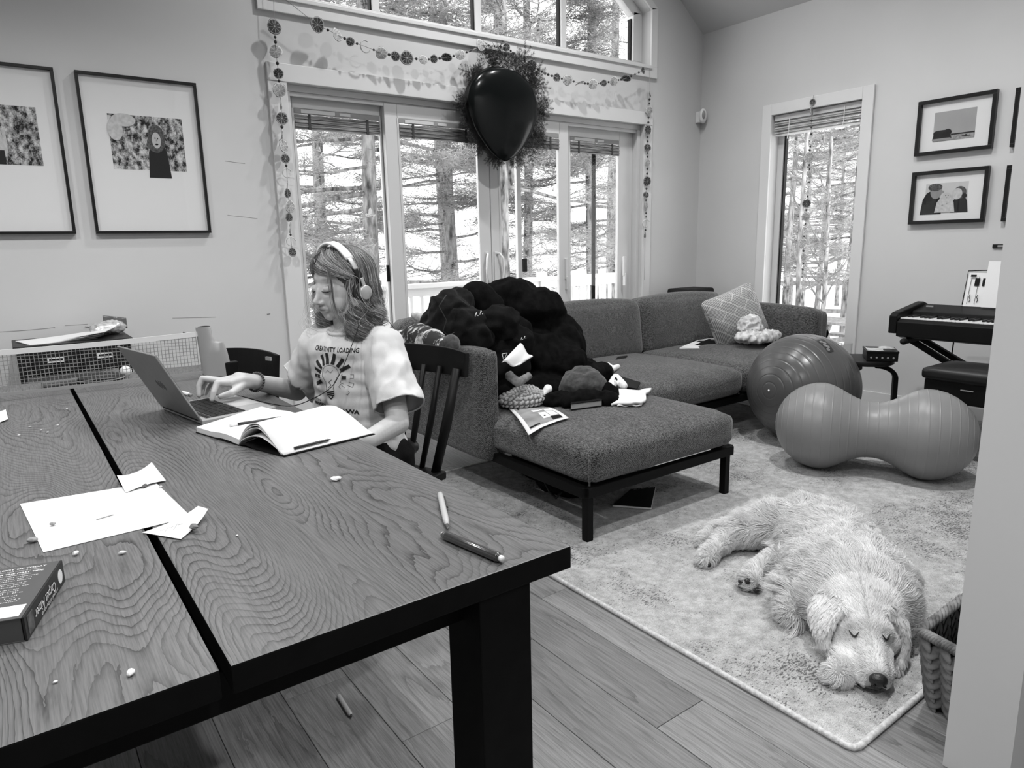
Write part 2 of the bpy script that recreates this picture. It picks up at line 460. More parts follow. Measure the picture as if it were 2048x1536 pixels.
MB().box((WX1-.111, ya+.02, WZ0+.055), (WX1-.10, yb-.01, 2.95)).build('gasket', m_blackmatt, w1)
ed = [WX0+.1]+mul+[WX1-.1]
def zt(x): return 4.0-.73*abs(x-2.91)-.02
for i in range(4):
    a, b = ed[i], ed[i+1]
    MB().prism([(a, ya+.03, WZ0+.05), (b, ya+.03, WZ0+.05), (b, ya+.03, zt(b)), (a, ya+.03, zt(a))], (0, .004, 0)).build('pane', m_glass, w1)

# patio doors: frame + four panels
w0 = YB+.03
fb = MB().box((DX0, w0, DZ-.035), (DX1, YB+.16, DZ)).box((DX0, w0, 0), (DX0+.03, YB+.16, DZ-.035)).box((DX1-.03, w0, 0), (DX1, YB+.16, DZ-.035)).box((DX0, w0, 0), (DX1, YB+.16, .03))
fb.box((DX0+.03, w0+.012, DZ-.06), (DX1-.03, w0+.03, DZ-.035))
df = struct(fb.build('door_frame', m_vinyl, bevel=.003)); df['kind'] = 'structure'
def door(n, x0, x1, y0, lw, rw, gl0, gl1, latch=None, handle=None, tape=(.17, .83), topz=2.02, dark=0):
    """x0..x1 panel; glass gl0..gl1"""
    root = struct(bpy.data.objects.new('door_%d' % n, None)); COL.objects.link(root); root.location = ((x0+x1)/2, y0, .03)
    y1 = y0+.04
    MB().box((x0, y0, .03), (gl0, y1, topz+.075)).build('stile', m_vinyl, root, bevel=.005)
    MB().box((gl1, y0, .03), (x1, y1, topz+.075)).build('stile', m_vinyl, root, bevel=.005)
    MB().box((gl0, y0, topz-.01), (gl1, y1, topz+.075)).build('top_rail', m_vinyl, root, bevel=.005)
    MB().box((gl0, y0, .03), (gl1, y1, .15)).build('bottom_rail', m_vinyl, root, bevel=.005)
    MB().box((gl0, y0+.014, .15), (gl1, y0+.018, topz-.01)).build('pane', m_glass, root)
    MB().box((gl0-.004, y0-.003, .15), (gl0+.012, y0+.006, topz-.01)).box((gl1-.012, y0-.003, .15), (gl1+.004, y0+.006, topz-.01)).build('glazing_bead', m_vinyl, root)
    MB().box((gl0+.008, y0-.006, topz-.04), (gl1-.008, y0+.012, topz-.012)).build('blind_rail', m_grey, root, bevel=.002)
    MB().box((gl0+.05, y0-.009, topz-.036), (gl0+.26, y0-.005, topz-.016)).box((gl0+.29, y0-.009, topz-.034), (gl0+.36, y0-.005, topz-.018)).build('rail_clip', m_vinyl, root)
    bl = MB()
    for k in range(7):
        bl.box((gl0+.01, y0-.008-.004*(k % 2), topz-.046-.0115*(k+1)), (gl1-.01, y0+.010, topz-.046-.0115*k-.0015))
    b = bl.build('bamboo_blind', m_bamboo, root)
    for t in tape:
        xx = gl0+(gl1-gl0)*t
        MB().box((xx-.008, y0-.014, topz-.13), (xx+.008, y0-.010, topz-.042)).build('blind_tape', m_tape, root)
    return root
d1 = door(1, 1.48, 2.13, w0+.055, .05, .06, 1.505, 2.07, topz=2.03)
d2 = door(2, 2.075, 2.865, w0+.008, .07, .07, 2.165, 2.78)
d3 = door(3, 2.87, 3.60, w0+.008, .07, .07, 2.945, 3.51)
d4 = door(4, 3.565, 4.335, w0+.055, .07, .07, 3.645, 4.185, topz=2.02)
def handle(root, x, y, sg):
    z = 1.04
    MB().box((x-.018, y-.006, z-.12), (x+.018, y, z+.12)).build('handle_plate', m_vinyl, root, bevel=.004)
    pts = [(x, y-.004, z+.10), (x+sg*.012, y-.03, z+.105), (x+sg*.03, y-.048, z+.07), (x+sg*.035, y-.05, z), (x+sg*.03, y-.048, z-.07), (x+sg*.012, y-.03, z-.105), (x, y-.004, z-.10)]
    MB().tube(pts, .0085, 8).build('handle', m_white, root, True)
handle(d2, 2.825, w0+.008, -1); handle(d3, 2.905, w0+.008, 1)
MB().box((2.055, w0+.05, .98), (2.075, w0+.062, 1.09)).build('latch', m_black, d1, bevel=.004)
MB().box((3.19, w0+.055, 1.0), (3.225, w0+.075, 1.1)).build('latch', m_black, d3, bevel=.006)
MB().box((3.15, w0+.07, .15), (3.19, w0+.10, 2.0)).build('screen_stile', m_vinyl, d3, bevel=.004)
for dd, xx in ((d3, 3.565), (d4, 4.20)):
    MB().box((xx-.012, w0-.012, .93), (xx+.012, w0+.012, 1.09)).box((xx-.008, w0-.02, .85), (xx+.004, w0+.01, .95)).build('keeper', m_vinyl, dd, bevel=.003)
MB().box((3.93, w0+.10, .1), (3.965, w0+.11, 1.96)).build('screen_bar', m_blackmatt, d4)
# right window
w2 = struct(bpy.data.objects.new('window_2', None)); COL.objects.link(w2); w2.location = (XR+.1, 3.06, RZ0)
xa, xb = XR+.09, XR+.14
MB().box((xa, RY0, RZ0), (xb, RY0+.04, RZ1)).box((xa, RY1-.05, RZ0), (xb, RY1, RZ1)).box((xa, RY0+.04, RZ1-.05), (xb, RY1-.05, RZ1)).box((xa, RY0+.04, RZ0), (xb, RY1-.05, RZ0+.05)).build('window_frame', m_vinyl, w2, bevel=.003)
MB().box((xa+.005, RY1-.066, RZ0+.05), (xb-.01, RY1-.056, RZ1-.05)).build('gasket', m_blackmatt, w2)
MB().box((xa+.02, RY0+.04, RZ0+.05), (xa+.024, RY1-.05, RZ1-.05)).build('pane', m_glass, w2)
MB().box((XR+.015, RY0+.006, RZ1-.045), (XR+.06, RY1-.006, RZ1-.004)).build('blind_rail', m_blindwhite, w2, bevel=.003)
for k in range(9):
    a = .25 if k % 3 == 0 else -.12
    zc = RZ1-.054-.0125*k
    mb = MB(); mb.obox((XR+.038, (RY0+RY1)/2, zc), (.024*math.cos(a), 0, .024*math.sin(a)), (0, (RY1-RY0)/2-.012, 0), (0, 0, .0012)); mb.build('blind_slat', m_blindwhite, w2)
for yy in (RY0+.14, RY1-.14):
    MB().tube([(XR+.012, yy, RZ1-.02), (XR+.008, yy, RZ1-.12), (XR+.01, yy+.01, RZ1-.19)], .003, 5).build('blind_cord', m_white, w2)
m_mid = mat('window_decal_white', .85, .6)

# ================================================================== OUTSIDE
m_snow = mat('snow', .88, .8, .2, .03, 2, .2, 6, bd=.02)
gr = MB().grid(lambda u, v: (-25+70*u, 4.4+60*v, -.75-.6*v+.10*mnoise.noise(Vector((u*22, v*16, 3)))), 50, 40).build('snow_ground', m_snow, smooth=True)
gr['kind'] = 'structure'
lake = MB().box((-60, 64, -1.6), (120, 68, 2.2)).build('terrain_far_shore', mat('far_shore_snow_haze', .75, .9, .1, .3, .4)); lake['kind'] = 'structure'
m_deck = mat('deck_snowy_boards', .78, .8, .2, .15, 3)
dk = struct(MB().box((-.5, YB+.17, -.32), (6.2, 7.2, -.2)).build('ground_deck', m_deck))
m_railw = mat('white_railing_paint', .80, .5)
RYd = 6.15
rail = thing('deck_railing', 'white baluster railing along the snowy deck behind the patio doors', 'railing', (3, RYd, -.2))
MB().box((-.4, RYd-.06, .80), (6.2, RYd+.06, .845)).build('top_rail', m_railw, rail, bevel=.006)
MB().box((-.4, RYd-.02, .72), (6.2, RYd+.02, .80)).build('upper_rail', m_railw, rail)
MB().box((-.4, RYd-.02, -.12), (6.2, RYd+.02, -.05)).build('lower_rail', m_railw, rail)
bal = MB().box((-.016, -.016, -.05), (.016, .016, .72)).mesh('baluster', m_railw)
for k in range(54):
    o = add('baluster', bal, rail, True); o.location = (-.3+k*.118-3, 0, .2)
for xx in (1.15, 3.0, 4.9):
    MB().box((xx-.045, RYd-.045, -.2), (xx+.045, RYd+.045, .90)).build('post', m_railw, rail, bevel=.005)
# snow-covered round table on the deck
tb = thing('patio_table', 'round patio table buried under a dome of snow on the deck', 'table', (4.35, 5.3, -.2))
mbt = MB().lathe([(.52, .42), (.53, .46), (.52, .52), (.47, .62), (.36, .70), (.2, .745), (0, .76)], (4.35, 5.3, -.11), n=32)
mbt.build('snow_cap', m_snow, tb, True)
MB().lathe([(.5, .385), (.5, .42), (0, .42)], (4.35, 5.3, -.11), n=32).build('table_top', m_grey, tb)
for a in range(4):
    MB().tube([(4.35+.38*math.cos(a*1.57+.5), 5.3+.38*math.sin(a*1.57+.5), -.2), (4.35+.3*math.cos(a*1.57+.5), 5.3+.3*math.sin(a*1.57+.5), .28)], .02, 8).build('leg', m_grey, tb, True)
# picnic table seen through the narrow window
pt = thing('picnic_table', 'wooden picnic table standing in the snow outside the narrow window', 'table', (10.6, 5.3, -.82))
m_pt = mat('weathered_wood', .30, .8, .2, .3, 20)
for k in range(5): MB().box((10.0+k*.15, 4.5, -.08), (10.13+k*.15, 6.1, -.04)).build('board', m_pt, pt)
for yy in (4.75, 5.85):
    MB().bar((10.0, yy, -.85), (10.5, yy, -.08), .09, .04, (0, 1, 0)).build('leg', m_pt, pt); MB().bar((10.75, yy, -.85), (10.25, yy, -.08), .09, .04, (0, 1, 0)).build('leg', m_pt, pt)
    MB().box((9.7, yy-.02, -.45), (11.05, yy+.02, -.37)).build('brace', m_pt, pt)
for xx in (9.7, 10.85): MB().box((xx, 4.5, -.37), (xx+.24, 6.1, -.33)).build('bench_board', m_pt, pt)
fence = thing('garden_fence', 'dark post and rail fence in the snow far beyond the narrow window', 'fence', (14.5, 8, -.85))
for k in range(9):
    MB().box((13.0+.55*k-.04, 9.4-.9*k-.04, -.95), (13.0+.55*k+.04, 9.4-.9*k+.04, .42)).build('post', m_pt, fence)
for zz in (-.3, .28): MB().bar((12.9, 9.55, zz), (17.6, 1.9, zz), .04, .09).build('rail', m_pt, fence)

m_bark = mat('pine_bark', .27, .9, .2, .85, 16, 1, 22, stretch=(1, 1, .3), bd=.03)
m_twig = mat('bare_twig', .22, .9, .2, .3, 8)
m_needle = mat('pine_needles', .40, .8, .2, .5, 1.2)
def tri_needles(C, n, spread, L, w, rng, flat=.45):
    """n needle triangles around each centre (numpy)"""
    C = np.repeat(C, n, 0); N = len(C)
    o = C+rng.normal(0, 1, (N, 3))*np.array([spread, spread, spread*flat])
    d = rng.normal(0, 1, (N, 3)); d[:, 2] = d[:, 2]*.5-.15; d /= np.linalg.norm(d, axis=1)[:, None]
    s = np.cross(d, rng.normal(0, 1, (N, 3))); s /= np.linalg.norm(s, axis=1)[:, None]
    l = L*rng.uniform(.6, 1.3, (N, 1))
    v = np.empty((N, 3, 3)); v[:, 0] = o-s*w/2; v[:, 1] = o+s*w/2; v[:, 2] = o+d*l
    return v.reshape(-1, 3)
def np_mesh(name, v, k, mat_):
    me = bpy.data.meshes.new(name); n = len(v)//k
    me.vertices.add(len(v)); me.vertices.foreach_set('co', v.astype(np.float32).ravel())
    me.loops.add(len(v)); me.loops.foreach_set('vertex_index', np.arange(len(v), dtype=np.int32))
    me.polygons.add(n); me.polygons.foreach_set('loop_start', np.arange(0, len(v), k, dtype=np.int32))
    me.polygons.foreach_set('loop_total', np.full(n, k, np.int32)) if False else None
    me.materials.append(mat_); me.update(calc_edges=True); me.validate(); return me
def tree(x, y, z0, h, tr, label, seed, nb=42, reach=2.2, zlow=.1, nn=14, lean=(0, 0), bare=False, droop=.18, fork=None, w=.007, name='pine_tree', group=None, spread=.085):
    rng = np.random.default_rng(seed); rd = random.Random(seed)
    root = thing(name, label, 'tree', (x, y, z0), 0, group)
    ax = lambda t: np.array([x+lean[0]*t*t*h+.06*math.sin(t*7+seed), y+lean[1]*t*t*h+.06*math.cos(t*5+seed), z0+h*t])
    tk = MB().tube([ax(i/14) for i in range(15)], [tr*(1.15 if i == 0 else 1)*(1-.8*i/14)+.012 for i in range(15)], 10)
    if fork:
        for (t0, dx, dy, ll, rr) in fork:
            p0 = ax(t0); tk.tube([p0, p0+np.array([dx*.4, dy*.4, ll*.3]), p0+np.array([dx*.8, dy*.8, ll*.7]), p0+np.array([dx, dy, ll])], [rr, rr*.85, rr*.6, rr*.3], 8)
    tk.build('trunk', m_bark, root, True)
    br = MB(); tips = []
    for b in range(nb):
        t = zlow+(1-zlow)*(b+rd.random())/nb; az = rd.uniform(0, 2*PI); R = reach*(1-.62*t)*rd.uniform(.6, 1.1)
        p0 = ax(t); dirx = np.array([math.cos(az), math.sin(az), 0]); up = rd.uniform(-.05, .22)-droop*.5
        pts = []
        for k in range(6):
            s = k/5; pts.append(p0+dirx*R*s+np.array([0, 0, R*(up*s-droop*s*s+.22*s**3*(0 if bare else 1))])+np.array([rd.uniform(-1, 1), rd.uniform(-1, 1), rd.uniform(-1, 1)])*.05*R*s)
        r0 = (.009+.007*R)*(1.2-.6*t)
        br.tube(pts, [r0*(1-.85*k/5)+.003 for k in range(6)], 5, cap=False)
        for sidx in range(9 if bare else 16):
            s = rd.uniform(.25, 1); q = s*5; i = min(4, int(q)); p = pts[i]*(1-(q-i))+pts[i+1]*(q-i)
            a2 = az+rd.choice((-1, 1))*rd.uniform(.5, 1.1); l2 = R*rd.uniform(.16, .38)
            e = p+np.array([math.cos(a2)*l2, math.sin(a2)*l2, l2*rd.uniform(-.15, .35 if not bare else .7)])
            mdl = (p+e)/2+np.array([0, 0, rd.uniform(-.04, .04)])
            br.tube([p, mdl, e], [.007, .005, .003], 4, cap=False)
            for f in (.45, .7, .9, 1.05): tips.append(p*(1-f)+e*f)
    br.build('branches', m_twig if bare else m_bark, root, True, fixn=False)
    if not bare:
        v = tri_needles(np.array(tips), nn, spread, .13, w*1.35, rng)
        o = add('needles', np_mesh('needles', v, 3, m_needle), root); o['kind'] = 'stuff'
    return root
Zg = -.8
def tx(px, y, Y): return Yp(px, y, Y)[0]
tree(tx(742, 400, 8.6), 8.6, Zg, 10.5, .10, 'big pine with layered drooping boughs outside the left patio pane', 11, 84, 3.0, .10, 18, droop=.2)
tree(tx(1008, 400, 7.6), 7.6, Zg, 11, .115, 'thick straight pine trunk right behind the centre of the patio doors', 23, 64, 2.6, .24, 16, fork=[(.23, 1.1, .5, 2.6, .09)])
tree(tx(1052, 300, 9.6), 9.6, Zg, 11, .08, 'forked pine leaning right, behind the thick straight trunk', 31, 66, 2.4, .22, 16, lean=(.012, 0), fork=[(.30, 1.4, 0, 2.2, .08)])
tree(tx(1185, 400, 9.0), 9.0, Zg, 10, .10, 'dark pine standing behind the rightmost patio pane', 47, 70, 2.3, .14, 18)
tree(tx(900, 400, 11.5), 11.5, Zg-.1, 11, .12, 'distant pine filling the gap beside the wreath', 53, 70, 2.8, .1, 18)
tree(tx(640, 400, 12.5), 12.5, Zg-.1, 10, .12, 'distant pine behind the far left edge of the patio doors', 61, 66, 2.7, .12, 16)
tree(tx(1230, 60, 12.5), 12.5, Zg-.1, 12, .14, 'tall pine whose crown fills the right of the high window', 67, 52, 2.8, .12, 13)
tree(tx(870, 60, 13.5), 13.5, Zg-.1, 13, .13, 'tall loose pine seen in the middle of the high window', 71, 44, 3.0, .2, 8)
def rx(px, y, X): p = Xp(px, y, X); return p[0], p[1]
for i, (px, X, h, nb_, kind, lab) in enumerate([
    (1585, 11.5, 8, 40, 0, 'thin pine nearest the left jamb of the narrow window'),
    (1650, 15.0, 9, 54, 0, 'bushy pine filling the middle of the narrow window'),
    (1705, 13.0, 9, 50, 0, 'dense pine at the right side of the narrow window'),
    (1612, 19.0, 10, 54, 0, 'far pine behind the thin leafless tree'),
    (1680, 21.0, 10, 54, 0, 'farthest pine closing the view of the narrow window')]):
    a, b = rx(px, 450, X)
    tree(a, b, -.95, h, .05, lab, 80+i, nb_, 2.2, .16, 13, w=.007, spread=.10)
a, b = rx(1652, 450, 10.0)
m_twig.node_tree.nodes['Principled BSDF'].inputs['Roughness'].default_value = .8
tree(a, b, -.9, 4.2, .03, 'slender pale leafless birch outside the narrow window', 95, 26, 1.1, .25, 1, bare=True, droop=-.5, name='birch_tree')
a, b = rx(1602, 520, 8.6)
tree(a, b, -.9, 4.6, .028, 'thin dark leafless sapling close outside the narrow window', 97, 20, .9, .3, 1, bare=True, droop=-.3, name='sapling')
# ================================================================== RUG
def rugmat():
    t = NT('distressed_rug'); t.set(.95, .1, sheen=.2); co = t.coord()
    fine = t.noise(t.mapping(co, (75, 150, 1)), 1., 2, .7); fib = t.noise(co, 380, 2, .6)
    big = t.noise(co, 2.2, 4, .6, .8); mid = t.noise(co, 7, 4, .7); mot = t.noise(co, 30, 4, .7)
    mask = t.map(t.math('MULTIPLY_ADD', big, .55, t.math('MULTIPLY', mid, .45)), .42, .62, 0, 1)
    thr = t.math('SUBTRACT', .70, t.math('MULTIPLY', mask, .19))
    sp = t.math('GREATER_THAN', t.math('MULTIPLY_ADD', fib, .22, t.math('MULTIPLY', fine, .80)), thr)
    base = t.map(t.math('MULTIPLY_ADD', fib, .5, t.math('MULTIPLY', mot, .5)), .36, .64, .30, .76)
    base = t.math('MULTIPLY', base, t.map(mask, 0, 1, 1.05, .86))
    t.grey(t.mix(t.math('MULTIPLY', sp, .86), base, .06)); t.bump(t.math('ADD', fib, fine), .9, .006); return t.m
m_rug = rugmat()
m_bind = mat('rug_binding', .55, .9, .1, .25, 90, .8, 160)
rug = thing('rug', 'large light grey distressed rug with bound edges under sofa and sleeping dog', 'rug', (2.9, 1.9, 0))
RX0, RX1, RYa, RYb = 1.485, 4.28, .695, 3.10
MB().grid(lambda u, v: (RX0+(RX1-RX0)*u, RYa+(RYb-RYa)*v, .011+.0012*mnoise.noise(Vector((u*60, v*60, 1)))), 90, 80).build('pile', m_rug, rug, True)
bd = .007
MB().tube([(RX0, RYb, bd), (RX0, (RYa+RYb)/2, bd), (RX0, RYa+.02, bd), (RX0+.006, RYa+.006, bd), (RX0+.02, RYa, bd), (RX1, RYa, bd), (RX1, RYb, bd), (RX0, RYb, bd)], .0085, 8).build('binding', m_bind, rug, True)

# ================================================================== DINING TABLE
TX0, TX1, TY0, TY1, TZ, TT = -.37, .644, .745, 3.0, .75, .036
table = thing('dining_table', 'long dark oak dining table with black edges and square legs', 'table', (.14, 1.87, 0))
m_black_edge = mat('black_table_edge', .004, .6, .10, .2, 30)
def plank(x0, x1):
    me = MB().box((x0, TY0, TZ-TT), (x1, TY1, TZ)).mesh('tabletop_plank', [m_black_edge, m_tabletop], bevel=.0022, seg=2)
    for p in me.polygons:
        if p.normal.z > .6: p.material_index = 1
    return add('tabletop_plank', me, table)
plank(.147, TX1); plank(TX0, .135)
MB().box((-.30, .80, TZ-TT-.055), (.574, .835, TZ-TT)).build('apron', m_black_edge, table, bevel=.002)
MB().box((-.30, 2.91, TZ-TT-.055), (.574, 2.945, TZ-TT)).build('apron', m_black_edge, table, bevel=.002)
for xx in (.135, .545): MB().box((xx-.045 if xx > .3 else xx-.02, .835, TZ-TT-.05), (xx+.0 if xx > .3 else xx+.03, 2.91, TZ-TT)).build('rail', m_black_edge, table, bevel=.002)
for xx in (.480, -.30):
    for yy in (.752, 2.90): MB().box((xx, yy, 0), (xx+.09, yy+.09, TZ-TT)).build('leg', m_black_edge, table, bevel=.002)

# ------------------------------------------------------------------ table tennis net
net = thing('table_tennis_net', 'white mesh table tennis net clamped across the table by a grey post', 'net', (.1, 2.66, TZ))
def nety(x): return 2.665+.012*math.sin((x+.5)*5)
def netz(x): return .912-.008*math.sin((x+.5)/1.05*PI)
m_net = mat('net_cord', .34, .8)
m_netdark = mat('net_mesh_cord', .16, .85)
mb = MB(); xs = np.arange(-.47, .56, .0115)
for x in xs: mb.tube([(x, nety(x), .776), (x, nety(x)+.006, .84), (x, nety(x), netz(x))], .0011, 3, cap=False)
for k in range(11):
    z = .776+k*.0125
    mb.tube([(x, nety(x)+.006*math.sin(PI*(z-.776)/.13), z+.0015*math.sin(x*30+k)) for x in xs[::3]], .0011, 3, cap=False)
o = mb.build('mesh', m_net, net, fixn=False); o['kind'] = 'stuff'
MB().grid(lambda u, v: (-.47+1.03*u, nety(-.47+1.03*u)-.002, netz(-.47+1.03*u)-.008+.017*v), 40, 2, thick=.004).build('top_tape', m_paper, net)
MB().grid(lambda u, v: (-.47+1.03*u, nety(-.47+1.03*u)-.002, .768+.010*v), 40, 2, thick=.003).build('bottom_cord', m_net, net)
post = MB()
def post_ring(z, k): return [(.560+.02*(.93-z)*2+.026*math.cos(t)+k*max(0, math.cos(t)), 2.66+.021*math.sin(t), z) for t in np.linspace(0, 2*PI, 20, endpoint=False)]
zs = [.752, .80, .84, .875, .88, .90, .932, .936]; ks = [.05, .048, .044, .036, .012, .0, .0, -.004]
rg = [post_ring(z, k) for z, k in zip(zs, ks)]; v = [p for r in rg for p in r]; n = 20
post.put(v, [(i*n+j, i*n+(j+1) % n, (i+1)*n+(j+1) % n, (i+1)*n+j) for i in range(len(rg)-1) for j in range(n)]+[tuple((len(rg)-1)*n+j for j in range(n)), tuple(range(n))[::-1]])
auto_smooth(post.build('post', mat('silver_grey_plastic', .34, .35, .5), net), .6)
MB().ell((.5625, 2.66, .936), (.022, .017, .003), 16, 6).build('post_cap', m_black, net, True)
MB().box((.615, 2.645, .70), (.665, 2.675, .80)).build('clamp', m_black, net, bevel=.004)
# paddles and ball behind the net
def paddle(cx, cy, a, z, lab):
    r = thing('table_tennis_paddle', lab, 'paddle', (cx, cy, z), a)
    MB().lathe([(0, 0), (.076, 0), (.078, .004), (.078, .010), (.076, .014), (0, .014)], n=28).build('blade', m_black, r, local=True)
    MB().lathe([(.0785, .005), (.0785, .009)], n=28).build('edge_band', mat('paddle_edge', .4, .6), r, local=True)
    MB().box((-.18, -.014, -.001), (-.07, .014, .016)).build('handle', mat('paddle_handle_wood', .12, .6), r, local=True, bevel=.004)
paddle(.24, 2.88, .1, TZ+.002, 'black table tennis paddle lying on the table behind the net')
pb = MB().ell((.325, 2.9, TZ+.0205), .02, 20, 12).build('table_tennis_ball', m_paper, smooth=True); tag(pb, 'white table tennis ball on the table behind the net', 'ball')

# ------------------------------------------------------------------ black console with drawers against the wall
cons = thing('console_table', 'low black console with two label holder pulls against the wall behind net', 'console', (.22, 3.9, 0))
m_cons = mat('black_cabinet', .010, .45, .35)
MB().box((-.005, 3.74, .785), (.468, 4.08, .805)).build('top', m_cons, cons, bevel=.003)
MB().box((.03, 3.75, .665), (.455, 4.07, .785)).build('body', m_cons, cons, bevel=.003)
for xx in (.0, .42):
    for yy in (3.745, 4.045): MB().box((xx+.005, yy, 0), (xx+.03, yy+.03, .785)).build('leg', m_cons, cons, bevel=.002)
for a, b in ((.06, .235), (.25, .435)):
    d = MB().box((a, 3.738, .675), (b, 3.752, .775)).build('drawer', m_cons, cons, bevel=.002)
    cx = (a+b)/2
    q = MB(); q.box((cx-.032, 3.730, .722), (cx+.032, 3.738, .727)).box((cx-.032, 3.730, .740), (cx+.032, 3.738, .745)).box((cx-.032, 3.730, .727), (cx-.027, 3.738, .740)).box((cx+.027, 3.730, .727), (cx+.032, 3.738, .740))
    h = bpy.data.objects.new('label_holder', q.mesh('label_holder', m_white)); COL.objects.link(h); h.parent = d
bag = clothes(MB().ell((.41, 3.98, .84), (.065, .05, .033)).ell((.36, 3.96, .835), (.05, .05, .028)), .006, .008, 40, 2, 3)
tag(add('snack_bag', bag, None), 'crumpled shiny snack bag on the black console by the wall', 'bag'); bag.materials.append(mat('foil_bag', .6, .25, .5, .5, 30, metal=.3))
b2 = MB().grid(lambda u, v: (.38+.10*u, 3.99+.012*math.sin(u*9), .845+.055*v-.018*u), 8, 5, thick=.003).build('bag_flap', mat('dark_foil', .12, .3, .5), bpy.data.objects['snack_bag'], True)
pp = thing('paper_stack', 'loose white printed papers fanned on the black console behind net', 'papers', (.2, 3.9, .807))
for k in range(4):
    a = .25-.2*k; c = (.17+.03*k, 3.90, .808+.0045*k)
    ux, uy = np.array([math.cos(a), math.sin(a), .05*k])*.14, np.array([-math.sin(a), math.cos(a), .02])*.10
    MB().obox(c, ux, uy, (0, 0, .0012)).build('sheet', m_paper, pp)
# ------------------------------------------------------------------ papers, scraps, pens and crumbs on the table
def flat_sheet(name, pts, z, lab, cat, m=m_paper, curl=None, th=.0006, group=None, n=10):
    P = [np.array([p[0], p[1], z]) for p in pts]
    def fn(u, v):
        p = (P[0]*(1-u)+P[1]*u)*(1-v)+(P[3]*(1-u)+P[2]*u)*v
        return p+np.array([0, 0, curl(u, v) if curl else 0])
    o = MB().grid(fn, n, n, thick=-th).build(name, m, smooth=True); auto_smooth(o, .8)
    return tag(o, lab, cat, group)
q = [Zp(*p, TZ) for p in ((40, 1009), (310, 965), (383, 1035), (87, 1106))]
sheet = flat_sheet('paper_sheet', q, TZ+.0008, 'large blank white sheet of paper lying across the gap of the table', 'paper', curl=lambda u, v: .0006)
MB().obox(Zp(210, 1034, TZ+.0022), (.013, .0035, 0), (-.0008, .0018, 0), (0, 0, .0002)).build('pencil_dash', m_grey, sheet)
q = [Zp(*p, TZ) for p in ((236, 965), (305, 938), (332, 964), (252, 988))]
flat_sheet('paper_scrap', q, TZ+.0028, 'torn curled paper scrap above the top edge of the large sheet', 'paper scrap', curl=lambda u, v: .012*(2*u-1)**2*(1-v)+.004*math.sin(3*u))
q = [Zp(*p, TZ) for p in ((285, 1068), (398, 1030), (418, 1036), (362, 1081))]
sc = flat_sheet('paper_scrap', q, TZ+.0028, 'torn pointed paper scrap with faint pencil marks at right corner of sheet', 'paper scrap', curl=lambda u, v: .014*u**3)
mbq = MB()
for k in range(5): mbq.tube([Zp(320+k*9, 1062-k*3+6*(k % 2), TZ+.0046), Zp(329+k*9, 1059-k*3-4*(k % 2), TZ+.0055)], .0004, 4)
mbq.build('pencil_scribble', m_grey, sc)
q = [Zp(*p, TZ) for p in ((-40, 835), (12, 823), (17, 842), (-35, 856))]
flat_sheet('paper_scrap', q, TZ+.0006, 'small paper scrap on the table at the left edge of view', 'paper scrap', curl=lambda u, v: .006*u*u)
def crumb(px, py, r, g, lab, z=TZ, sc=(1, .7, .5)):
    c = Zp(px, py, z); me = MB().ell((0, 0, 0), (r*sc[0], r*sc[1], r*sc[2]), 8, 6).mesh('crumb', mat('crumb_grey', g, .7))
    P = getco(me); setco(me, P*(1+.35*vnoise(P, 220, px)[:, None]))
    o = add('crumb', me); o.location = (c[0], c[1], z+r*sc[2]+.0006); o.rotation_euler = (0, 0, px); return tag(o, lab, 'crumb')
crumb(290, 975, .0065, .10, 'dark grey eraser stub on the upper right of the large sheet', TZ+.002)
crumb(322, 976, .0045, .5, 'pale crumb just beyond the right corner of the large sheet')
crumb(388, 1058, .009, .16, 'dark rounded pebble resting on the pointed paper scrap', TZ+.005, (1, .8, .45))
crumb(106, 1051, .0055, .3, 'grey scrap of eraser on the left part of large sheet', TZ+.002)
crumb(66, 1085, .008, .28, 'brownish crumb sticking out left of the large sheet')
crumb(152, 1111, .006, .62, 'white crumb just below the bottom corner of the large sheet')
crumb(245, 1109, .0055, .55, 'flat pale crumb on the table between sheet and gap')
crumb(262, 1350, .006, .8, 'white paper crumb near the front edge of the table')
crumb(110, 1367, .0025, .7, 'tiny white speck on the table near its front left')
crumb(672, 961, .011, .65, 'white shred of paper in the middle of the table', TZ, (1, .8, .35))
crumb(474, 1073, .0025, .7, 'tiny white speck on the table right of pointed scrap')
for k, (px, py) in enumerate(((60, 855), (82, 862), (95, 866), (38, 872), (134, 819), (116, 852))):
    crumb(px, py, .0035, .6, ['pale speck left of the plank gap near the laptop', 'second pale speck in the cluster left of the plank gap', 'third pale speck in the cluster left of the plank gap', 'lone pale speck left of the cluster by the plank gap', 'pale speck just right of the gap near the net', 'pale speck close beside the plank gap'][k])
def pen(name, a, b, r, prof, lab, cat='pen', z=0):
    a, b = np.array(a, float), np.array(b, float); L = np.linalg.norm(b-a)
    root = thing(name, lab, cat, a)
    for (nm, pr, mm) in prof:
        MB().lathe([(rr*r, t*L) for t, rr in pr], a, b-a, 12).build(nm, mm, root, True)
    return root
m_pw = mat('pen_white_barrel', .42, .3, .5); m_pd = mat('pen_dark_barrel', .035, .18, .6, coat=.5); m_pm = mat('pen_metal', .5, .25, .6, metal=.8); m_pn = mat('pencil_dark', .03, .4, .5); m_er = mat('eraser_white', .75, .6)
a, b = Zp(880, 988, TZ+.005), Zp(896, 1058, TZ+.005)
p = pen('pen', a, b, .0055, [('barrel', [(0, .0), (.0, .9), (.06, 1), (.78, 1), (.90, .6)], m_pw), ('tip', [(.90, .6), (.97, .3), (1, .05)], m_pd), ('cap_button', [(-.03, .0), (-.03, .7), (.0, .8)], m_pd)], 'white ballpoint pen with dark clip lying near the table corner')
u_, v_, d_ = basis(b-a); s_ = np.cross(d_, [0, 0, 1]); s_ = s_ if s_[0] > 0 else -s_
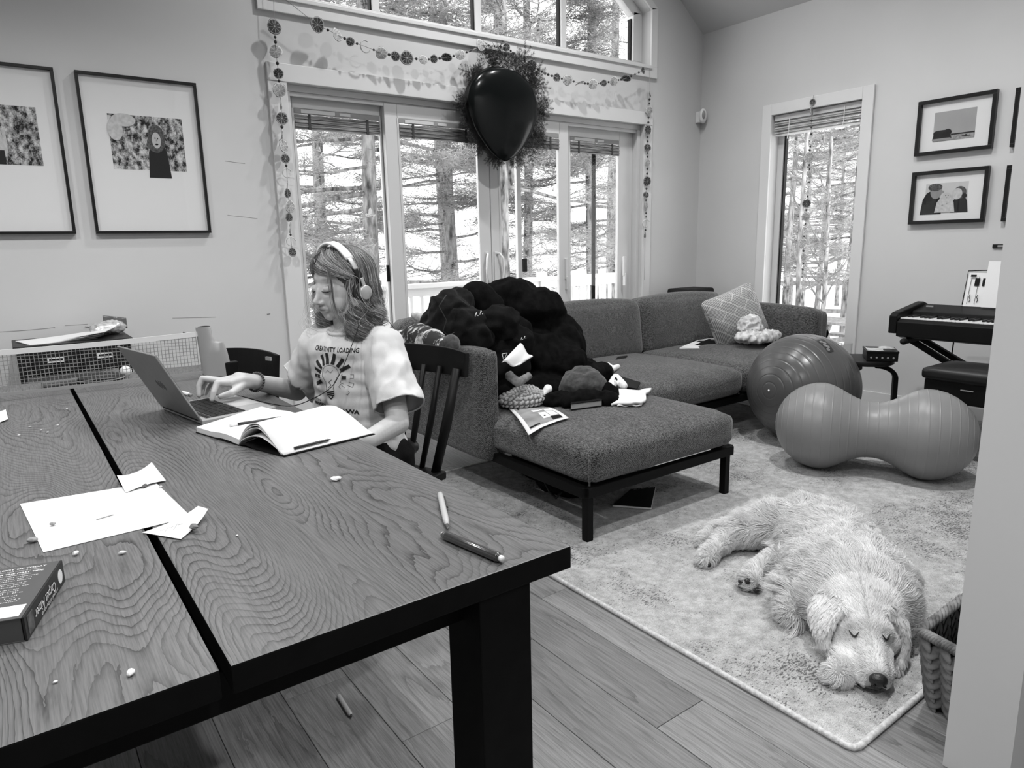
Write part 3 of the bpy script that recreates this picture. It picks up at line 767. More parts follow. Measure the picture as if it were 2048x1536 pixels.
MB().bar(a+(b-a)*.1+s_*.006, a+(b-a)*.42+s_*.0075, .003, .003).build('clip', m_pd, p)
a, b = Zp(1000, 1116, TZ+.0075), Zp(879, 1066, TZ+.0065)
pen('pen', a, b, .0075, [('barrel', [(0, .0), (.0, .8), (.04, 1), (.86, 1), (.93, .7)], m_pd), ('tip', [(.93, .7), (.96, .45), (1, .08)], m_pm), ('end_button', [(-.045, 0), (-.045, .5), (-.03, .62), (.0, .62)], m_white)], 'dark glossy click pen with white end button by table corner')
a, b = Zp(677, 1391, .006), Zp(704, 1434, .006)
pen('pen', a, b, .006, [('barrel', [(0, 0), (0, .9), (.05, 1), (.85, 1), (.93, .6)], m_pw), ('tip', [(.93, .6), (1, .1)], m_pd)], 'white pen dropped on the wooden floor under the table')
a, b = Zp(356, 783, TZ+.006), Zp(383, 790, TZ+.006)
pen('usb_stick', a, b, .006, [('body', [(0, 0), (0, 1), (.75, 1), (.8, .8)], m_white), ('connector', [(.8, .6), (1, .6), (1, 0)], m_pm)], 'small white plug stick lying on table behind the laptop', 'adapter')
# paperback at the left edge
bk = thing('paperback_book', 'thick paperback lying face down with white printed back cover text', 'book', (-.06, 1.03, TZ))
sp0, sp1 = np.array([-.034, .949, TZ]), np.array([.014, 1.104, TZ]); e1 = (sp1-sp0); Lb = np.linalg.norm(e1); e1 /= Lb; e2 = np.array([-e1[1], e1[0], 0]); Hb = .031; Wb = .112
m_cov = mat('book_cover_dark', .075, .45, .4); m_spine = mat('book_spine_black', .012, .4, .4); m_pages = mat('book_page_edges', .10, .8, .2, .3, 160, stretch=(.05, .05, 1)); m_print = mat('white_print', .78, .7)
def bp(a, b, c): return sp0+e1*a+e2*b+np.array([0, 0, c])
def bbox(lo, hi): return MB().obox((bp(*lo)+bp(*hi))/2, e1*(hi[0]-lo[0])/2, e2*(hi[1]-lo[1])/2, (0, 0, (hi[2]-lo[2])/2))
bbox((.001, .003, .0012), (Lb-.001, Wb-.002, Hb-.0012)).build('page_block', m_cov, bk)
bbox((0, .001, Hb-.0012), (Lb, Wb, Hb)).build('back_cover', m_cov, bk); bbox((0, .001, 0), (Lb, Wb, .0012)).build('front_cover', m_cov, bk)
bbox((0, -.001, 0), (Lb, .0015, Hb)).build('spine', m_spine, bk)
bbox((.006, .006, Hb), (.036, .075, Hb+.0004)).build('barcode_label', m_paper, bk)
rd = random.Random(5)
def text_mesh(name, s, size, origin, ex, ey, m, parent, align='LEFT', extr=.0002, bold=0, width=None):
    c = bpy.data.curves.new(name, 'FONT'); c.body = s; c.size = size; c.align_x = align; c.offset = bold; c.extrude = 0; c.resolution_u = 2
    o = bpy.data.objects.new(name, c); COL.objects.link(o); dg = bpy.context.evaluated_depsgraph_get(); dg.update()
    me = bpy.data.meshes.new_from_object(o.evaluated_get(dg)); bpy.data.objects.remove(o)
    P = getco(me); k = 1
    if width and len(P): k = width/max(1e-6, (P[:, 0].max()-P[:, 0].min()))
    ex, ey, origin = np.asarray(ex, float), np.asarray(ey, float), np.asarray(origin, float)
    setco(me, origin+P[:, :1]*k*ex+P[:, 1:2]*ey); me.materials.clear(); me.materials.append(m)
    return add(name, me, parent)
nrm = np.array([0, 0, 1.])
lines = [('TECHNOLOGY OF TODAY', .0062, .150, 1), ('the best of fiction and what it means', .0036, .144, 0), ('In English FOR THE FIRST TIME', .0052, .136, 1), ('Translated from the original edition', .0040, .1305, 0)]
y = .124
for k in range(13):
    lines.append((''.join(rd.choice('aeionrstlmdu   ') for _ in range(rd.randint(22, 34))), .0036, y, 0)); y -= .0056 if k not in (2, 5, 8) else .0085
for s, sz, yy, bo in lines:
    w_ = text_mesh('print', s, sz, bp(yy, (.100 if len(s) > 15 else .1), Hb+.0003), -e2, e1, m_print, bk, bold=.0001*bo, width=(.085 if bo else .07+.012*rd.random()))
text_mesh('print', 'Carpet Aimer', .019, bp(.120, -.0016, .021)+0*e1, -e1, np.array([0, 0, -1.]), m_print, bk, width=.085)
text_mesh('print', 'a novel of the north', .008, bp(.126, -.0016, .0075), -e1, np.array([0, 0, -1.]), m_print, bk, width=.07)
MB().ell(bp(.143, -.0016, .0155), (.0001, .0001, .0001)).lathe([(0, 0), (.0095, 0), (.0095, .0004)], bp(.143, -.0012, .0155), -e2, 18).build('spine_badge', m_print, bk)
bbox((.008, -.0016, .004), (.028, -.001, .027)).build('spine_picture', mat('spine_picture', .10, .6, .3, .5, 90), bk)

# ------------------------------------------------------------------ laptop
N0 = np.array([.376, 1.918, TZ]); lv = np.array([.985, .172, 0]); lu = np.array([-.172, .985, 0]); LW, LD = .285, .208
lap = thing('laptop', 'thin silver laptop open on the table in front of the child', 'laptop', N0)
def lp(u, v, w): return N0+lu*u+lv*v+np.array([0, 0, w])
m_dkey = mat('black_keys', .012, .5, .35)
MB().obox(lp(LW/2, LD/2, .0075), lu*LW/2, lv*LD/2, (0, 0, .0055)).build('base', m_alum, lap, bevel=.002)
for u in (.03, LW-.03):
    for v in (.02, LD-.02): MB().lathe([(.008, 0), (.008, .003)], lp(u, v, 0), n=10).build('foot', m_blackmatt, lap)
MB().obox(lp(LW/2, .072, .0133), lu*(LW/2-.016), lv*.055, (0, 0, .0003)).build('key_bed', mat('key_bed', .10, .5), lap)
kb = MB()
for r in range(6):
    nk = 14; hw = (LW-.036)/nk/2
    for k in range(nk):
        if r == 5 and 3 < k < 8: continue
        kb.obox(lp(.018+hw*(2*k+1), .025+r*.0187, .0142), lu*(hw-.0014), lv*(.0082 if r else .005), (0, 0, .0008))
    if r == 5: kb.obox(lp(.018+hw*11, .025+r*.0187, .0142), lu*(hw*4-.0014), lv*.0082, (0, 0, .0008))
o = kb.build('keyboard', m_dkey, lap)
MB().obox(lp(LW/2, .168, .0132), lu*.055, lv*.034, (0, 0, .0004)).build('trackpad', mat('trackpad', .45, .3, .5), lap)
ta = math.radians(27); lt = -lv*math.sin(ta)+np.array([0, 0, math.cos(ta)]); ln_ = np.cross(lt, lu); ln_ = ln_ if ln_[0] > 0 else -ln_
LH = .212
def lidp(u, t, n): return lp(u, .002, .012)+lt*t+ln_*n
MB().obox(lidp(LW/2, LH/2, -.0025), lu*LW/2, lt*LH/2, ln_*.0025).build('lid', mat('laptop_lid_shell', .28, .42, .5, .05, 30, metal=.4), lap, bevel=.002)
MB().obox(lidp(LW/2, LH/2+.004, .0006), lu*(LW/2-.004), lt*(LH/2-.008), ln_*.0004).build('screen', m_black, lap)
MB().tube([lp(.02, 0, .013), lp(LW-.02, 0, .013)], .005, 8).build('hinge', m_blackmatt, lap, True)
sg = MB()
for k in range(7): sg.bar(lidp(.15-.008*k, .112+.006*(k % 2), -.0053), lidp(.145-.008*k, .096-.004*(k % 3), -.0053), .0012, .0004, up=ln_)
sg.build('scribble', mat('lid_mark', .06, .5), lap)
MB().box((-.004, -.001, -.001), (.004, .001, .001))
# ------------------------------------------------------------------ sketchbook lying open, pages arched
bs = thing('sketchbook', 'open sketchbook with blank white pages arching over its black cover', 'book', (.5, 1.7, TZ))
sF = Zp(478, 888, TZ+.004); sB = Zp(612, 832, TZ+.012); ax_ = (sB-sF); ax_[2] = 0; SL = .237; ax_ /= np.linalg.norm(ax_)
lF = Zp(394, 866, TZ); lt2 = lF-sF; lt2[2] = 0; lt2 /= np.linalg.norm(lt2)
rF = Zp(568, 914, TZ); rt2 = rF-sF; rt2[2] = 0; RWd = np.linalg.norm(rt2); rt2 /= RWd; LWd = np.linalg.norm((lF-sF)[:2])
s0 = np.array([sF[0], sF[1], TZ])
rB = Zp(737, 869, TZ+.004); axr = rB-(s0+rt2*RWd); axr[2] = 0; axr /= np.linalg.norm(axr)
MB().grid(lambda u, v: s0+lt2*LWd*u+ax_*SL*v+np.array([0, 0, .0155+.004*math.sin(PI*min(1, u*1.6))]), 14, 4, thick=-.014).build('left_pages', m_paper, bs)
MB().grid(lambda u, v: s0+lt2*(LWd+.003)*u+ax_*(SL+.004)*v-ax_*.002+np.array([0, 0, .0028]), 4, 2, thick=-.0025).build('cover', m_black, bs)
MB().grid(lambda u, v: s0+rt2*(RWd+.003)*u+(ax_*(1-u)+axr*u)*(SL+.004)*v-ax_*.002+np.array([0, 0, .0032+.006*math.sin(PI*min(1, u*3))*(u < .33)]), 8, 2, thick=.0025).build('cover', m_black, bs)
def arch(u, hh): return hh*(math.sin(PI*min(1, u/.52)**.75*.5) if u < .52*1 else (1-((u-.52)/.48)**1.35))
for k, (hh, wd) in enumerate(((.060, .93), (.055, .95), (.049, .965), (.030, 1.0))):
    MB().grid(lambda u, v: s0+rt2*RWd*wd*u+(ax_*(1-u)+axr*u)*SL*v+np.array([0, 0, .005+arch(u, hh)*(1-.12*v)]), 24, 4, thick=.0016).build('page', m_paper, bs, True)
a, b = Zp(459, 851, TZ+.022), Zp(578, 833, TZ+.022)
pen('pencil', a, b, .0042, [('shaft', [(.13, 1), (.87, 1)], m_pn), ('ferrule', [(0, 0), (0, .9), (.13, .95)], m_er), ('point', [(.87, 1), (.97, .3), (1, .02)], mat('pencil_point', .35, .6))], 'black pencil with white end on the left page of sketchbook', 'pencil')
a, b = s0+rt2*RWd*.962+axr*.030+np.array([0, 0, .0125]), s0+rt2*RWd*.955+axr*.125+np.array([0, 0, .0125])
pen('pen', a, b, .0032, [('barrel', [(0, 0), (0, 1), (.9, 1), (1, .2)], m_pn)], 'black pen tucked under the arched right pages of sketchbook')
# ================================================================== SOFA
def fabricmat(name, lo, hi, sc=260, streak=True, bumpd=.0022):
    t = NT(name); t.set(.95, .12, sheen=.25); co = t.coord()
    a = t.noise(t.mapping(co, (1, 1, 1)), sc, 2, .8); b = t.noise(t.mapping(co, (1, .35, 1)), sc*.55, 2, .6); c = t.noise(co, 5, 3, .5)
    w = t.a('ShaderNodeTexWave'); w.wave_type = 'BANDS'; w.bands_direction = 'DIAGONAL'; w.inputs['Scale'].default_value = 62; w.inputs['Distortion'].default_value = 3.0; w.inputs['Detail'].default_value = 2; t.L(co, w.inputs['Vector'])
    h = t.math('MULTIPLY_ADD', a, .5, t.math('MULTIPLY_ADD', b, .4, t.math('MULTIPLY', w.outputs['Fac'], .07)))
    v = t.map(h, .40, .60, lo, hi)
    t.grey(t.math('MULTIPLY', v, t.map(c, .3, .7, .85, 1.15))); t.bump(h, .6, bumpd); return t.m
m_sofa = fabricmat('charcoal_woven_fabric', .003, .175, 330)
SX0, SX1 = 1.70, 4.72
sofa = thing('sectional_sofa', 'charcoal woven L-shaped sectional sofa with chaise on thin black metal legs', 'sofa', (3.2, 3.0, 0))
def cb(name, x0, x1, y0, y1, z0, z1, r, puff=0, **k):
    return cushion(name, ((x0+x1)/2, (y0+y1)/2, (z0+z1)/2), ((x1-x0)/2, (y1-y0)/2, (z1-z0)/2), r, m_sofa, sofa, puff, **k)
cb('chaise_cushion', 1.76, 2.70, 1.925, 3.50, .245, .415, .055, .022, n=18, puffs=.012)
cb('seat_cushion', 2.705, 3.655, 2.56, 3.52, .25, .42, .06, .045, n=16, puffs=.02)
cb('seat_cushion', 3.66, 4.60, 2.56, 3.52, .25, .42, .06, .04, n=16, puffs=.02)
cb('seat_base', 1.79, 4.60, 2.62, 3.62, .205, .26, .02)
cb('left_arm', 1.70, 1.795, 2.57, 3.68, .205, .735, .03, .0)
cb('right_arm', 4.60, 4.76, 2.66, 3.66, .215, .70, .05, .0, puffs=.0, pinch=0)
for (a, b) in ((1.78, 2.74), (2.745, 3.715), (3.72, 4.66)):
    cushion('back_cushion', ((a+b)/2, 3.59, .575), ((b-a)/2, .125, .215), .075, m_sofa, sofa, .03, n=16, R=rotx(-.13), puffs=.015)
# pointed upholstered corner of the arm cushion
cushion('arm_cushion', (4.58, 3.08, .56), (.06, .44, .16), .045, m_sofa, sofa, .02, n=16, puffs=.015)
frm = MB()
for a, b in (((1.765, 1.95), (2.69, 1.95)), ((1.765, 1.95), (1.765, 3.60)), ((2.69, 1.95), (2.69, 2.62)), ((2.69, 2.60), (4.62, 2.60)), ((4.62, 2.60), (4.62, 3.60)), ((1.765, 3.60), (4.62, 3.60))):
    frm.bar((*a, .225), (*b, .225), .035, .042)
frm.build('frame', m_blackmetal, sofa, bevel=.003)
for x, y in ((1.79, 1.968), (2.665, 1.962), (1.785, 3.58), (2.72, 2.63), (4.60, 2.63), (4.60, 3.58), (3.2, 3.58)):
    MB().box((x-.0165, y-.0165, 0.008 if 1.485 < x < 4.28 and y < 3.1 else 0), (x+.0165, y+.0165, .21)).build('leg', m_blackmetal, sofa, bevel=.002)
for p0, p1 in (((1.772, 1.935, .255), (1.772, 1.935, .40)),):
    MB().tube([(1.765, 1.93, .26), (1.762, 1.926, .33), (1.775, 1.94, .405)], .004, 6).build('piping', m_sofa, sofa, True)
# sling bag shape behind the sofa back (dark top peeking over)
spk = thing('speaker', 'black object peeking over the sofa back in the far corner', 'speaker', (4.75, 3.95, 0))
MB().box((4.58, 3.80, 0), (4.93, 4.04, .81)).build('cabinet', m_blackmatt, spk, bevel=.03, seg=3)
MB().box((4.61, 3.79, .1), (4.90, 3.80, .76)).build('grille', m_black, spk)

# ------------------------------------------------------------------ throw pillow
def pillowmat():
    t = NT('maze_pattern_fabric'); t.set(.9, .15, sheen=.2); co = t.coord()
    br = t.a('ShaderNodeTexBrick'); br.inputs['Scale'].default_value = 8.5; br.inputs['Mortar Size'].default_value = .02; br.offset = .5; br.inputs['Brick Width'].default_value = .9; br.inputs['Row Height'].default_value = .6
    br.inputs['Color1'].default_value = (0, 0, 0, 1); br.inputs['Color2'].default_value = (1, 1, 1, 1); br.inputs['Mortar'].default_value = (.5, .5, .5, 1)
    v = t.mapping(co, (1, 1, 1), rot=(0, 0, .78)); t.L(v, br.inputs['Vector'])
    s = t.sep(v)
    w1 = t.math('SINE', t.math('MULTIPLY', t.math('ADD', s[0], t.math('ABSOLUTE', s[1])), 480.)); w2 = t.math('SINE', t.math('MULTIPLY', t.math('SUBTRACT', s[1], t.math('ABSOLUTE', s[0])), 480.))
    sel = t.math('GREATER_THAN', br.outputs['Color'], .45)
    ln = t.mix(sel, w1, w2); k = t.map(ln, .25, .6, 0, 1)
    k = t.math('MAXIMUM', k, br.outputs['Fac'])
    t.grey(t.mix(k, .20, .58)); t.bump(t.noise(co, 500, 2), .3, .001); return t.m
m_pil = pillowmat()
pc = Yp(1470, 634, 3.13)
ex = np.array([.80, -.60, .0]); 
Rp = np.column_stack([np.array([.62, -.40, .67]), np.array([-.52, .42, .74]), np.array([-.58, -.81, .05])])
_c0, _c1 = Rp[:, 0].copy(), Rp[:, 1].copy(); Rp[:, 0] = _c0*.94-_c1*.34; Rp[:, 1] = _c1*.94+_c0*.34
q_, r_ = np.linalg.qr(Rp); q_ = q_*np.sign(np.diag(r_))
pil = thing('throw_pillow', 'pale grey throw pillow with fine maze line pattern leaning in sofa corner', 'pillow', (pc[0], pc[1], .42))
pm = cushion('cover', (0, 0, 0), (.205, .205, .085), .06, m_pil, None, .045, n=20, pinch=.75)
pm.parent = pil; pm.location = pc-np.array([pc[0], pc[1], .42]); pm.rotation_euler = Matrix(q_.tolist()).to_euler()
# ------------------------------------------------------------------ things lying on the sofa
m_cloth_l = mat('pale_printed_cotton', .62, .9, .1, .35, 22, .3, 300)
m_cloth_w = mat('white_cotton', .84, .9, .1, .03, 20, .2, 300)
m_cloth_b = mat('black_fleece', .0045, .95, .06, .5, 30, .5, 260, sheen=.0)
m_cloth_d = mat('charcoal_cotton', .007, .95, .08, .5, 14, .5, 260, sheen=.0)
m_denim = mat('charcoal_felt', .055, .95, .1, .35, 60, .6, 420, sheen=.3)
m_cloth_g = mat('grey_jersey', .22, .9, .1, .3, 40, .4, 300)
def cl_tag(me, name, lab, cat, m, group=None):
    me.materials.clear(); me.materials.append(m); return tag(add(name, me), lab, cat, group)
c0 = Yp(1508, 672, 2.93)
mb = MB().ell(c0+[.03, .06, .05], (.09, .075, .085)).ell(c0+[-.05, .0, .0], (.12, .07, .035)).ell(c0+[.10, -.03, -.005], (.13, .06, .028)).ell(c0+[.0, -.05, -.01], (.14, .05, .025))
cl_tag(clothes(mb, .0065, .020, 24, 1, 4, .9), 'crumpled_blanket', 'crumpled pale printed baby cloth bundled beside the maze pillow', 'cloth', m_cloth_l)
def slab(name, pts, z, th, m, lab, cat, edge=None):
    P = [Zp(*p, z) for p in pts]
    r = thing(name, lab, cat, sum(P)/4)
    MB().prism([p-[0, 0, th] for p in P], (0, 0, th)).build('cover', m, r, bevel=.001)
    return r, P
mag, P = slab('magazine', ((1359, 695), (1405, 676), (1457, 677), (1418, 697)), .452, .012, m_paper, 'glossy magazine with dark cover photo on the sofa seat before the pillow', 'magazine')
def quad_in(P, a, b, c, d, dz=.0006): 
    f = lambda u, v: (P[0]*(1-u)+P[3]*u)*(1-v)+(P[1]*(1-u)+P[2]*u)*v+np.array([0, 0, dz])
    return [f(a, b), f(c, b), f(c, d), f(a, d)]
MB().poly(quad_in(P, .30, .25, .97, .92)).poly(quad_in(P, .1, .55, .5, .7, .0008)).build('cover_photo', m_black, mag, fixn=False)
MB().poly(quad_in(P, .45, .80, .9, .86, .001)).build('headline', m_print, mag, fixn=False)
fold, P = slab('folder', ((1520, 676), (1545, 668), (1580, 684), (1552, 691)), .47, .008, m_grey, 'grey folder with white sheets beside the crumpled printed cloth', 'folder')
MB().poly(quad_in(P, .4, .05, 1.15, .5, .002)).build('sheet', m_paper, fold, fixn=False)
rem, P = slab('remote_control', ((1231, 719), (1236, 713), (1255, 711), (1252, 716)), .462, .018, m_black, 'small black remote control at the foot of the sofa backrest', 'remote control')
pd_, P = slab('tablet', ((1232, 770), (1240, 752), (1281, 764), (1274, 777)), .452, .010, m_black, 'black tablet lying between striped sock and white shirt on the chaise', 'tablet')
# picture print draped over the chaise edge
def zc(x): return .436-.012*max(0, (1.90-x))/.14-.10*max(0, (1.80-x))**1.3*3
def pr_fn(u, v):
    a = np.array([1.715, 2.255]); b = np.array([1.965, 2.285]); c = np.array([2.03, 2.50]); d = np.array([1.875, 2.62])
    p = (a*(1-u)+b*u)*(1-v)+(d*(1-u)+c*u)*v
    return np.array([p[0], p[1], zc(p[0])+.006*math.sin(PI*v)])
pr = thing('art_print', 'white bordered art print curling over the near corner of the chaise', 'print', (1.88, 2.38, .42))
MB().grid(pr_fn, 14, 12, thick=-.0008).build('paper', m_paper, pr, True)
def sub(u0, u1, v0, v1, dz): return lambda u, v: pr_fn(u0+(u1-u0)*u, v0+(v1-v0)*v)+np.array([0, 0, dz])
MB().grid(sub(.09, .91, .08, .93, .0016), 12, 12).build('picture', mat('print_grey', .28, .6, .3, .35, 9), pr, True, fixn=False)
for (a, b, c, d, m) in ((.50, .68, .25, .55, m_cloth_w), (.70, .88, .30, .60, m_paper), (.72, .90, .62, .80, m_paper), (.42, .60, .62, .74, m_paper), (.62, .70, .70, .78, m_paper), (.66, .90, .10, .26, m_black), (.09, .34, .10, .14, m_black), (.55, .60, .33, .38, m_black), (.15, .19, .84, .92, m_black)):
    MB().grid(sub(a, b, c, d, .0024), 3, 3).build('picture_panel', m, pr, True, fixn=False)
# ------------------------------------------------------------------ heap of clothes
def E(px, py, Y, r): return (Yp(px, py, Y), r)
def heap(name, lab, cat, m, items, vox=.012, amp=.012, sc=13, sm=4, seed=1, ridge=.6):
    mb = MB()
    for (c, r) in items: mb.ell(c, r, 14, 10)
    return cl_tag(clothes(mb, vox, amp, sc, sm, seed, ridge), name, lab, cat, m)
heap('winter_coat', 'big black coat sprawled over the sofa back and seat, largest in heap', 'coat', m_cloth_b,
     [E(1060, 625, 3.2, (.22, .18, .15)), E(1020, 600, 3.25, (.19, .15, .12)), E(1110, 690, 3.15, (.17, .20, .18)), E(1070, 720, 3.05, (.20, .20, .16)), E(1112, 730, 3.0, (.15, .20, .15)), E(1128, 750, 3.0, (.14, .18, .08)), E(1042, 590, 3.3, (.11, .10, .09)), E(1010, 680, 3.0, (.16, .14, .14)), E(1060, 775, 2.90, (.22, .16, .07))], .013, .022, 7, 4, 2, .7)
heap('black_hood', 'rounded black hood at the very top of the clothes heap', 'hood', m_cloth_b,
     [E(955, 600, 3.05, (.105, .11, .10)), E(970, 615, 3.02, (.11, .10, .09))], .011, .005, 10, 6, 5, .3)
heap('fleece_jacket', 'dark fleece jacket with piped edge at left of the clothes heap', 'jacket', mat('dark_fleece', .007, .95, .1, .4, 30, .5, 260, sheen=.05),
     [E(900, 620, 2.95, (.10, .10, .09)), E(890, 655, 2.95, (.11, .11, .085)), E(930, 650, 2.85, (.12, .09, .08)), E(915, 605, 3.0, (.07, .08, .06)), E(955, 670, 2.82, (.13, .09, .07)), E(880, 640, 2.95, (.07, .09, .09))], .009, .022, 11, 2, 8, .9)
pts = [Yp(x, y, 2.80) for x, y in ((893, 590), (878, 612), (893, 640), (886, 662), (897, 672), (925, 655), (945, 668))]
MB().tube(pts, .0025, 6).build('piping', mat('piping_grey', .03, .8), bpy.data.objects['fleece_jacket'], True)
heap('dark_sweatshirt', 'black sweatshirt with small white logos in the middle of the heap', 'sweatshirt', m_cloth_d,
     [E(1000, 650, 2.78, (.11, .08, .09)), E(1000, 690, 2.80, (.11, .09, .08)), E(1015, 730, 2.74, (.12, .09, .08)), E(1000, 768, 2.76, (.10, .08, .07)), E(1030, 690, 2.80, (.10, .08, .10))], .010, .018, 12, 3, 12, .9)
sw = bpy.data.objects['dark_sweatshirt']
def logo(px, py, Y, s):
    c = Yp(px, py, Y); m = MB(); u = np.array([.85, -.35, .3])*s; v = np.array([.1, -.2, .95])*s
    for k in range(4): m.tube([c+u*(k-1.5)*.6-v*.4, c+u*(k-1.5)*.6+u*.2+v*.5*(-1)**k], s*.13, 5)
    m.build('logo', m_print, sw, True)
logo(958, 627, 2.70, .020); logo(1047, 676, 2.62, .014); logo(985, 764, 2.665, .014)
def legmat():
    t = NT('brush_stroke_print'); t.set(.85, .15); co = t.coord()
    a = t.noise(t.mapping(co, (9, 34, 12), rot=(0, .3, .9)), 1., 4, .7); t.grey(t.map(a, .52, .60, .035, .55)); return t.m
lg = MB(); 
chain(lg, [Yp(806, 690, 2.95), Yp(835, 677, 2.90), Yp(865, 686, 2.80), Yp(895, 700, 2.72)], [.07, .075, .065, .05], 14)
me = clothes(lg, .009, .008, 16, 4, 21, .5); cl_tag(me, 'patterned_leggings', 'leggings with white brush stroke print folded over the sofa arm', 'leggings', legmat())
kn = clothes(MB().ell(Yp(902, 690, 2.70), (.04, .05, .05)), .008, .004, 40, 2, 4); cl_tag(kn, 'knit_cuff', 'dark ribbed knit cuff tucked at the end of the leggings', 'knitwear', m_denim)
so = MB(); chain(so, [Yp(828, 631, 3.25), Yp(845, 636, 3.2), Yp(862, 650, 3.1)], [.018, .026, .03], 10)
cl_tag(clothes(so, .006, .004, 40, 3, 2), 'grey_sock', 'pale grey sock on top of the sofa back left of heap', 'sock', mat('pale_knit', .45, .9, .1, .2, 60))
# white cloth with lacing
def wc(u, v):
    a, b, c, d = Yp(1003, 725, 2.52), Yp(1040, 733, 2.50), Yp(1066, 716, 2.52), Yp(1040, 686, 2.58)
    p = (a*(1-u)+b*u)*(1-v)+(d*(1-u)+c*u)*v
    return p+np.array([-.2, -.5, .25])*.03*math.sin(PI*v)*math.sin(3*u+.4)+np.array([0, 0, .008*math.sin(8*u)])
wcl = thing('white_cloth', 'white cloth with drawstrings lying on the black heap above the knit', 'cloth', Yp(1040, 733, 2.5))
MB().grid(wc, 14, 12, thick=.003).build('fabric', m_cloth_w, wcl, True)
MB().tube([Yp(1008, 722, 2.5), Yp(1004, 708, 2.5), Yp(1014, 706, 2.5), Yp(1010, 716, 2.5)], .002, 5).build('drawstring', m_cloth_w, wcl, True)
gs = MB(); chain(gs, [Yp(1020, 752, 2.60), Yp(1035, 765, 2.57), Yp(1058, 752, 2.60)], [.022, .02, .016], 10)
cl_tag(clothes(gs, .006, .006, 40, 2, 6), 'grey_garment', 'small grey garment hanging above the chunky knit sweater', 'garment', m_cloth_g)
# chunky knit made of individual stitches
kc = Zp(1045, 795, .47)
def kfn(u, v):
    t = (u-.5)*2; s = (v-.5)*2
    return kc+np.array([.135*t*math.sqrt(max(0, 1-.35*s*s))+.02*s, .10*s, .055*math.sqrt(max(0, 1-.9*max(t*t, s*s)))+.012*math.sin(6*t+2*s)-.02])
kr = thing('knit_sweater', 'chunky pale grey basket knit sweater rolled up on the chaise', 'sweater', (kc[0], kc[1], .42))
kb_ = clothes(MB().ell(kc+[0, 0, -.006], (.125, .095, .045)).ell(kc+[.03, .03, .01], (.09, .06, .035)), .009, .004, 20, 3, 3)
kb_.materials.append(mat('knit_inner', .20, .9)); bo = add('knit_body', kb_, kr)
tree_ = BVHTree.FromPolygons([v.co for v in kb_.vertices], [p.vertices for p in kb_.polygons])
sm = MB()
for i in range(14):
    for j in range(11):
        t, s = -1+2*(i+.5*(j % 2))/13.5, -1+2*j/10
        if t*t+s*s > 1.02: continue
        hit = tree_.ray_cast(Vector(kc+[t*.13, s*.10, .2]), Vector((0, 0, -1)))
        if hit[0] is None: continue
        n = np.array(hit[1]); u, w, d = basis(n); sgn = 1 if (i//2+j//2) % 2 else -1
        R = np.column_stack([.7*u+sgn*.7*w, -sgn*.7*u+.7*w, d])
        sm.ell(np.array(hit[0])+n*.002, (.0135, .0085, .0075), 7, 5, R=R)
for a in np.linspace(0, 2*PI, 26, endpoint=False):
    for z in (.0, .018, -.018):
        if math.sin(a) > .4: continue
        p0 = kc+[.2*math.cos(a), .18*math.sin(a), z-.005]; hit = tree_.ray_cast(Vector(p0), Vector((-math.cos(a), -math.sin(a), 0)))
        if hit[0] is None: continue
        n = np.array(hit[1]); u, w, d = basis(n); R = np.column_stack([.8*u+.6*w, -.6*u+.8*w, d]); sm.ell(np.array(hit[0])+n*.002, (.0130, .0085, .0075), 7, 5, R=R)
o = sm.build('stitches', mat('pale_chunky_wool', .40, .95, .1, .15, 200), kr, True, fixn=False); o['kind'] = 'stuff'
wsv = MB(); chain(wsv, [Zp(1074, 806, .44), Zp(1086, 792, .47), Zp(1096, 778, .50)], [.020, .017, .022], 10)
cl_tag(clothes(wsv, .005, .003, 40, 3, 9), 'white_sleeve', 'short white sleeve end poking up right of the chunky knit', 'sleeve', m_cloth_w)
heap('felt_hood', 'charcoal felt hood with rounded crown, right of the heap on chaise', 'hood', m_denim,
     [(Zp(1165, 765, .49), (.10, .10, .085)), (Zp(1150, 775, .48), (.08, .08, .075)), (Zp(1185, 775, .48), (.07, .08, .08))], .009, .010, 16, 3, 14, .8)
heap('black_trousers', 'black trousers bunched under the charcoal felt hood on the chaise', 'trousers', m_cloth_b,
     [(Zp(1120, 800, .45), (.10, .07, .04)), (Zp(1165, 800, .455), (.13, .06, .05)), (Zp(1213, 800, .45), (.06, .06, .045)), (Zp(1215, 785, .46), (.05, .06, .05))], .009, .010, 18, 3, 17, .7)
heap('dark_leggings', 'dark grey leggings folded behind the charcoal felt hood', 'leggings', m_cloth_d,
     [(Zp(1165, 735, .50), (.10, .06, .05)), (Zp(1200, 745, .48), (.08, .06, .055)), (Zp(1140, 730, .50), (.06, .05, .05))], .009, .012, 20, 3, 19, .8)
ss = MB(); chain(ss, [Zp(1222, 772, .46), Zp(1232, 757, .47), Zp(1247, 772, .455)], [.024, .026, .022], 12)
cl_tag(clothes(ss, .005, .003, 40, 3, 22), 'white_sock', 'balled white sock with dark stripes next to the black tablet', 'sock', m_cloth_w)
MB().tube([Zp(1232, 762, .487)+np.array([.02*math.cos(a)*.6, .02*math.cos(a), .016*math.sin(a)]) for a in np.linspace(.2, 2.6, 8)], .004, 6).build('stripe', m_black, bpy.data.objects['white_sock'], True)
s3 = MB(); chain(s3, [Zp(1215, 730, .47), Zp(1225, 738, .465), Zp(1236, 733, .46)], [.016, .018, .014], 10)
cl_tag(clothes(s3, .005, .004, 50, 2, 25), 'white_garment', 'small white laced garment behind the striped sock', 'garment', m_cloth_w)
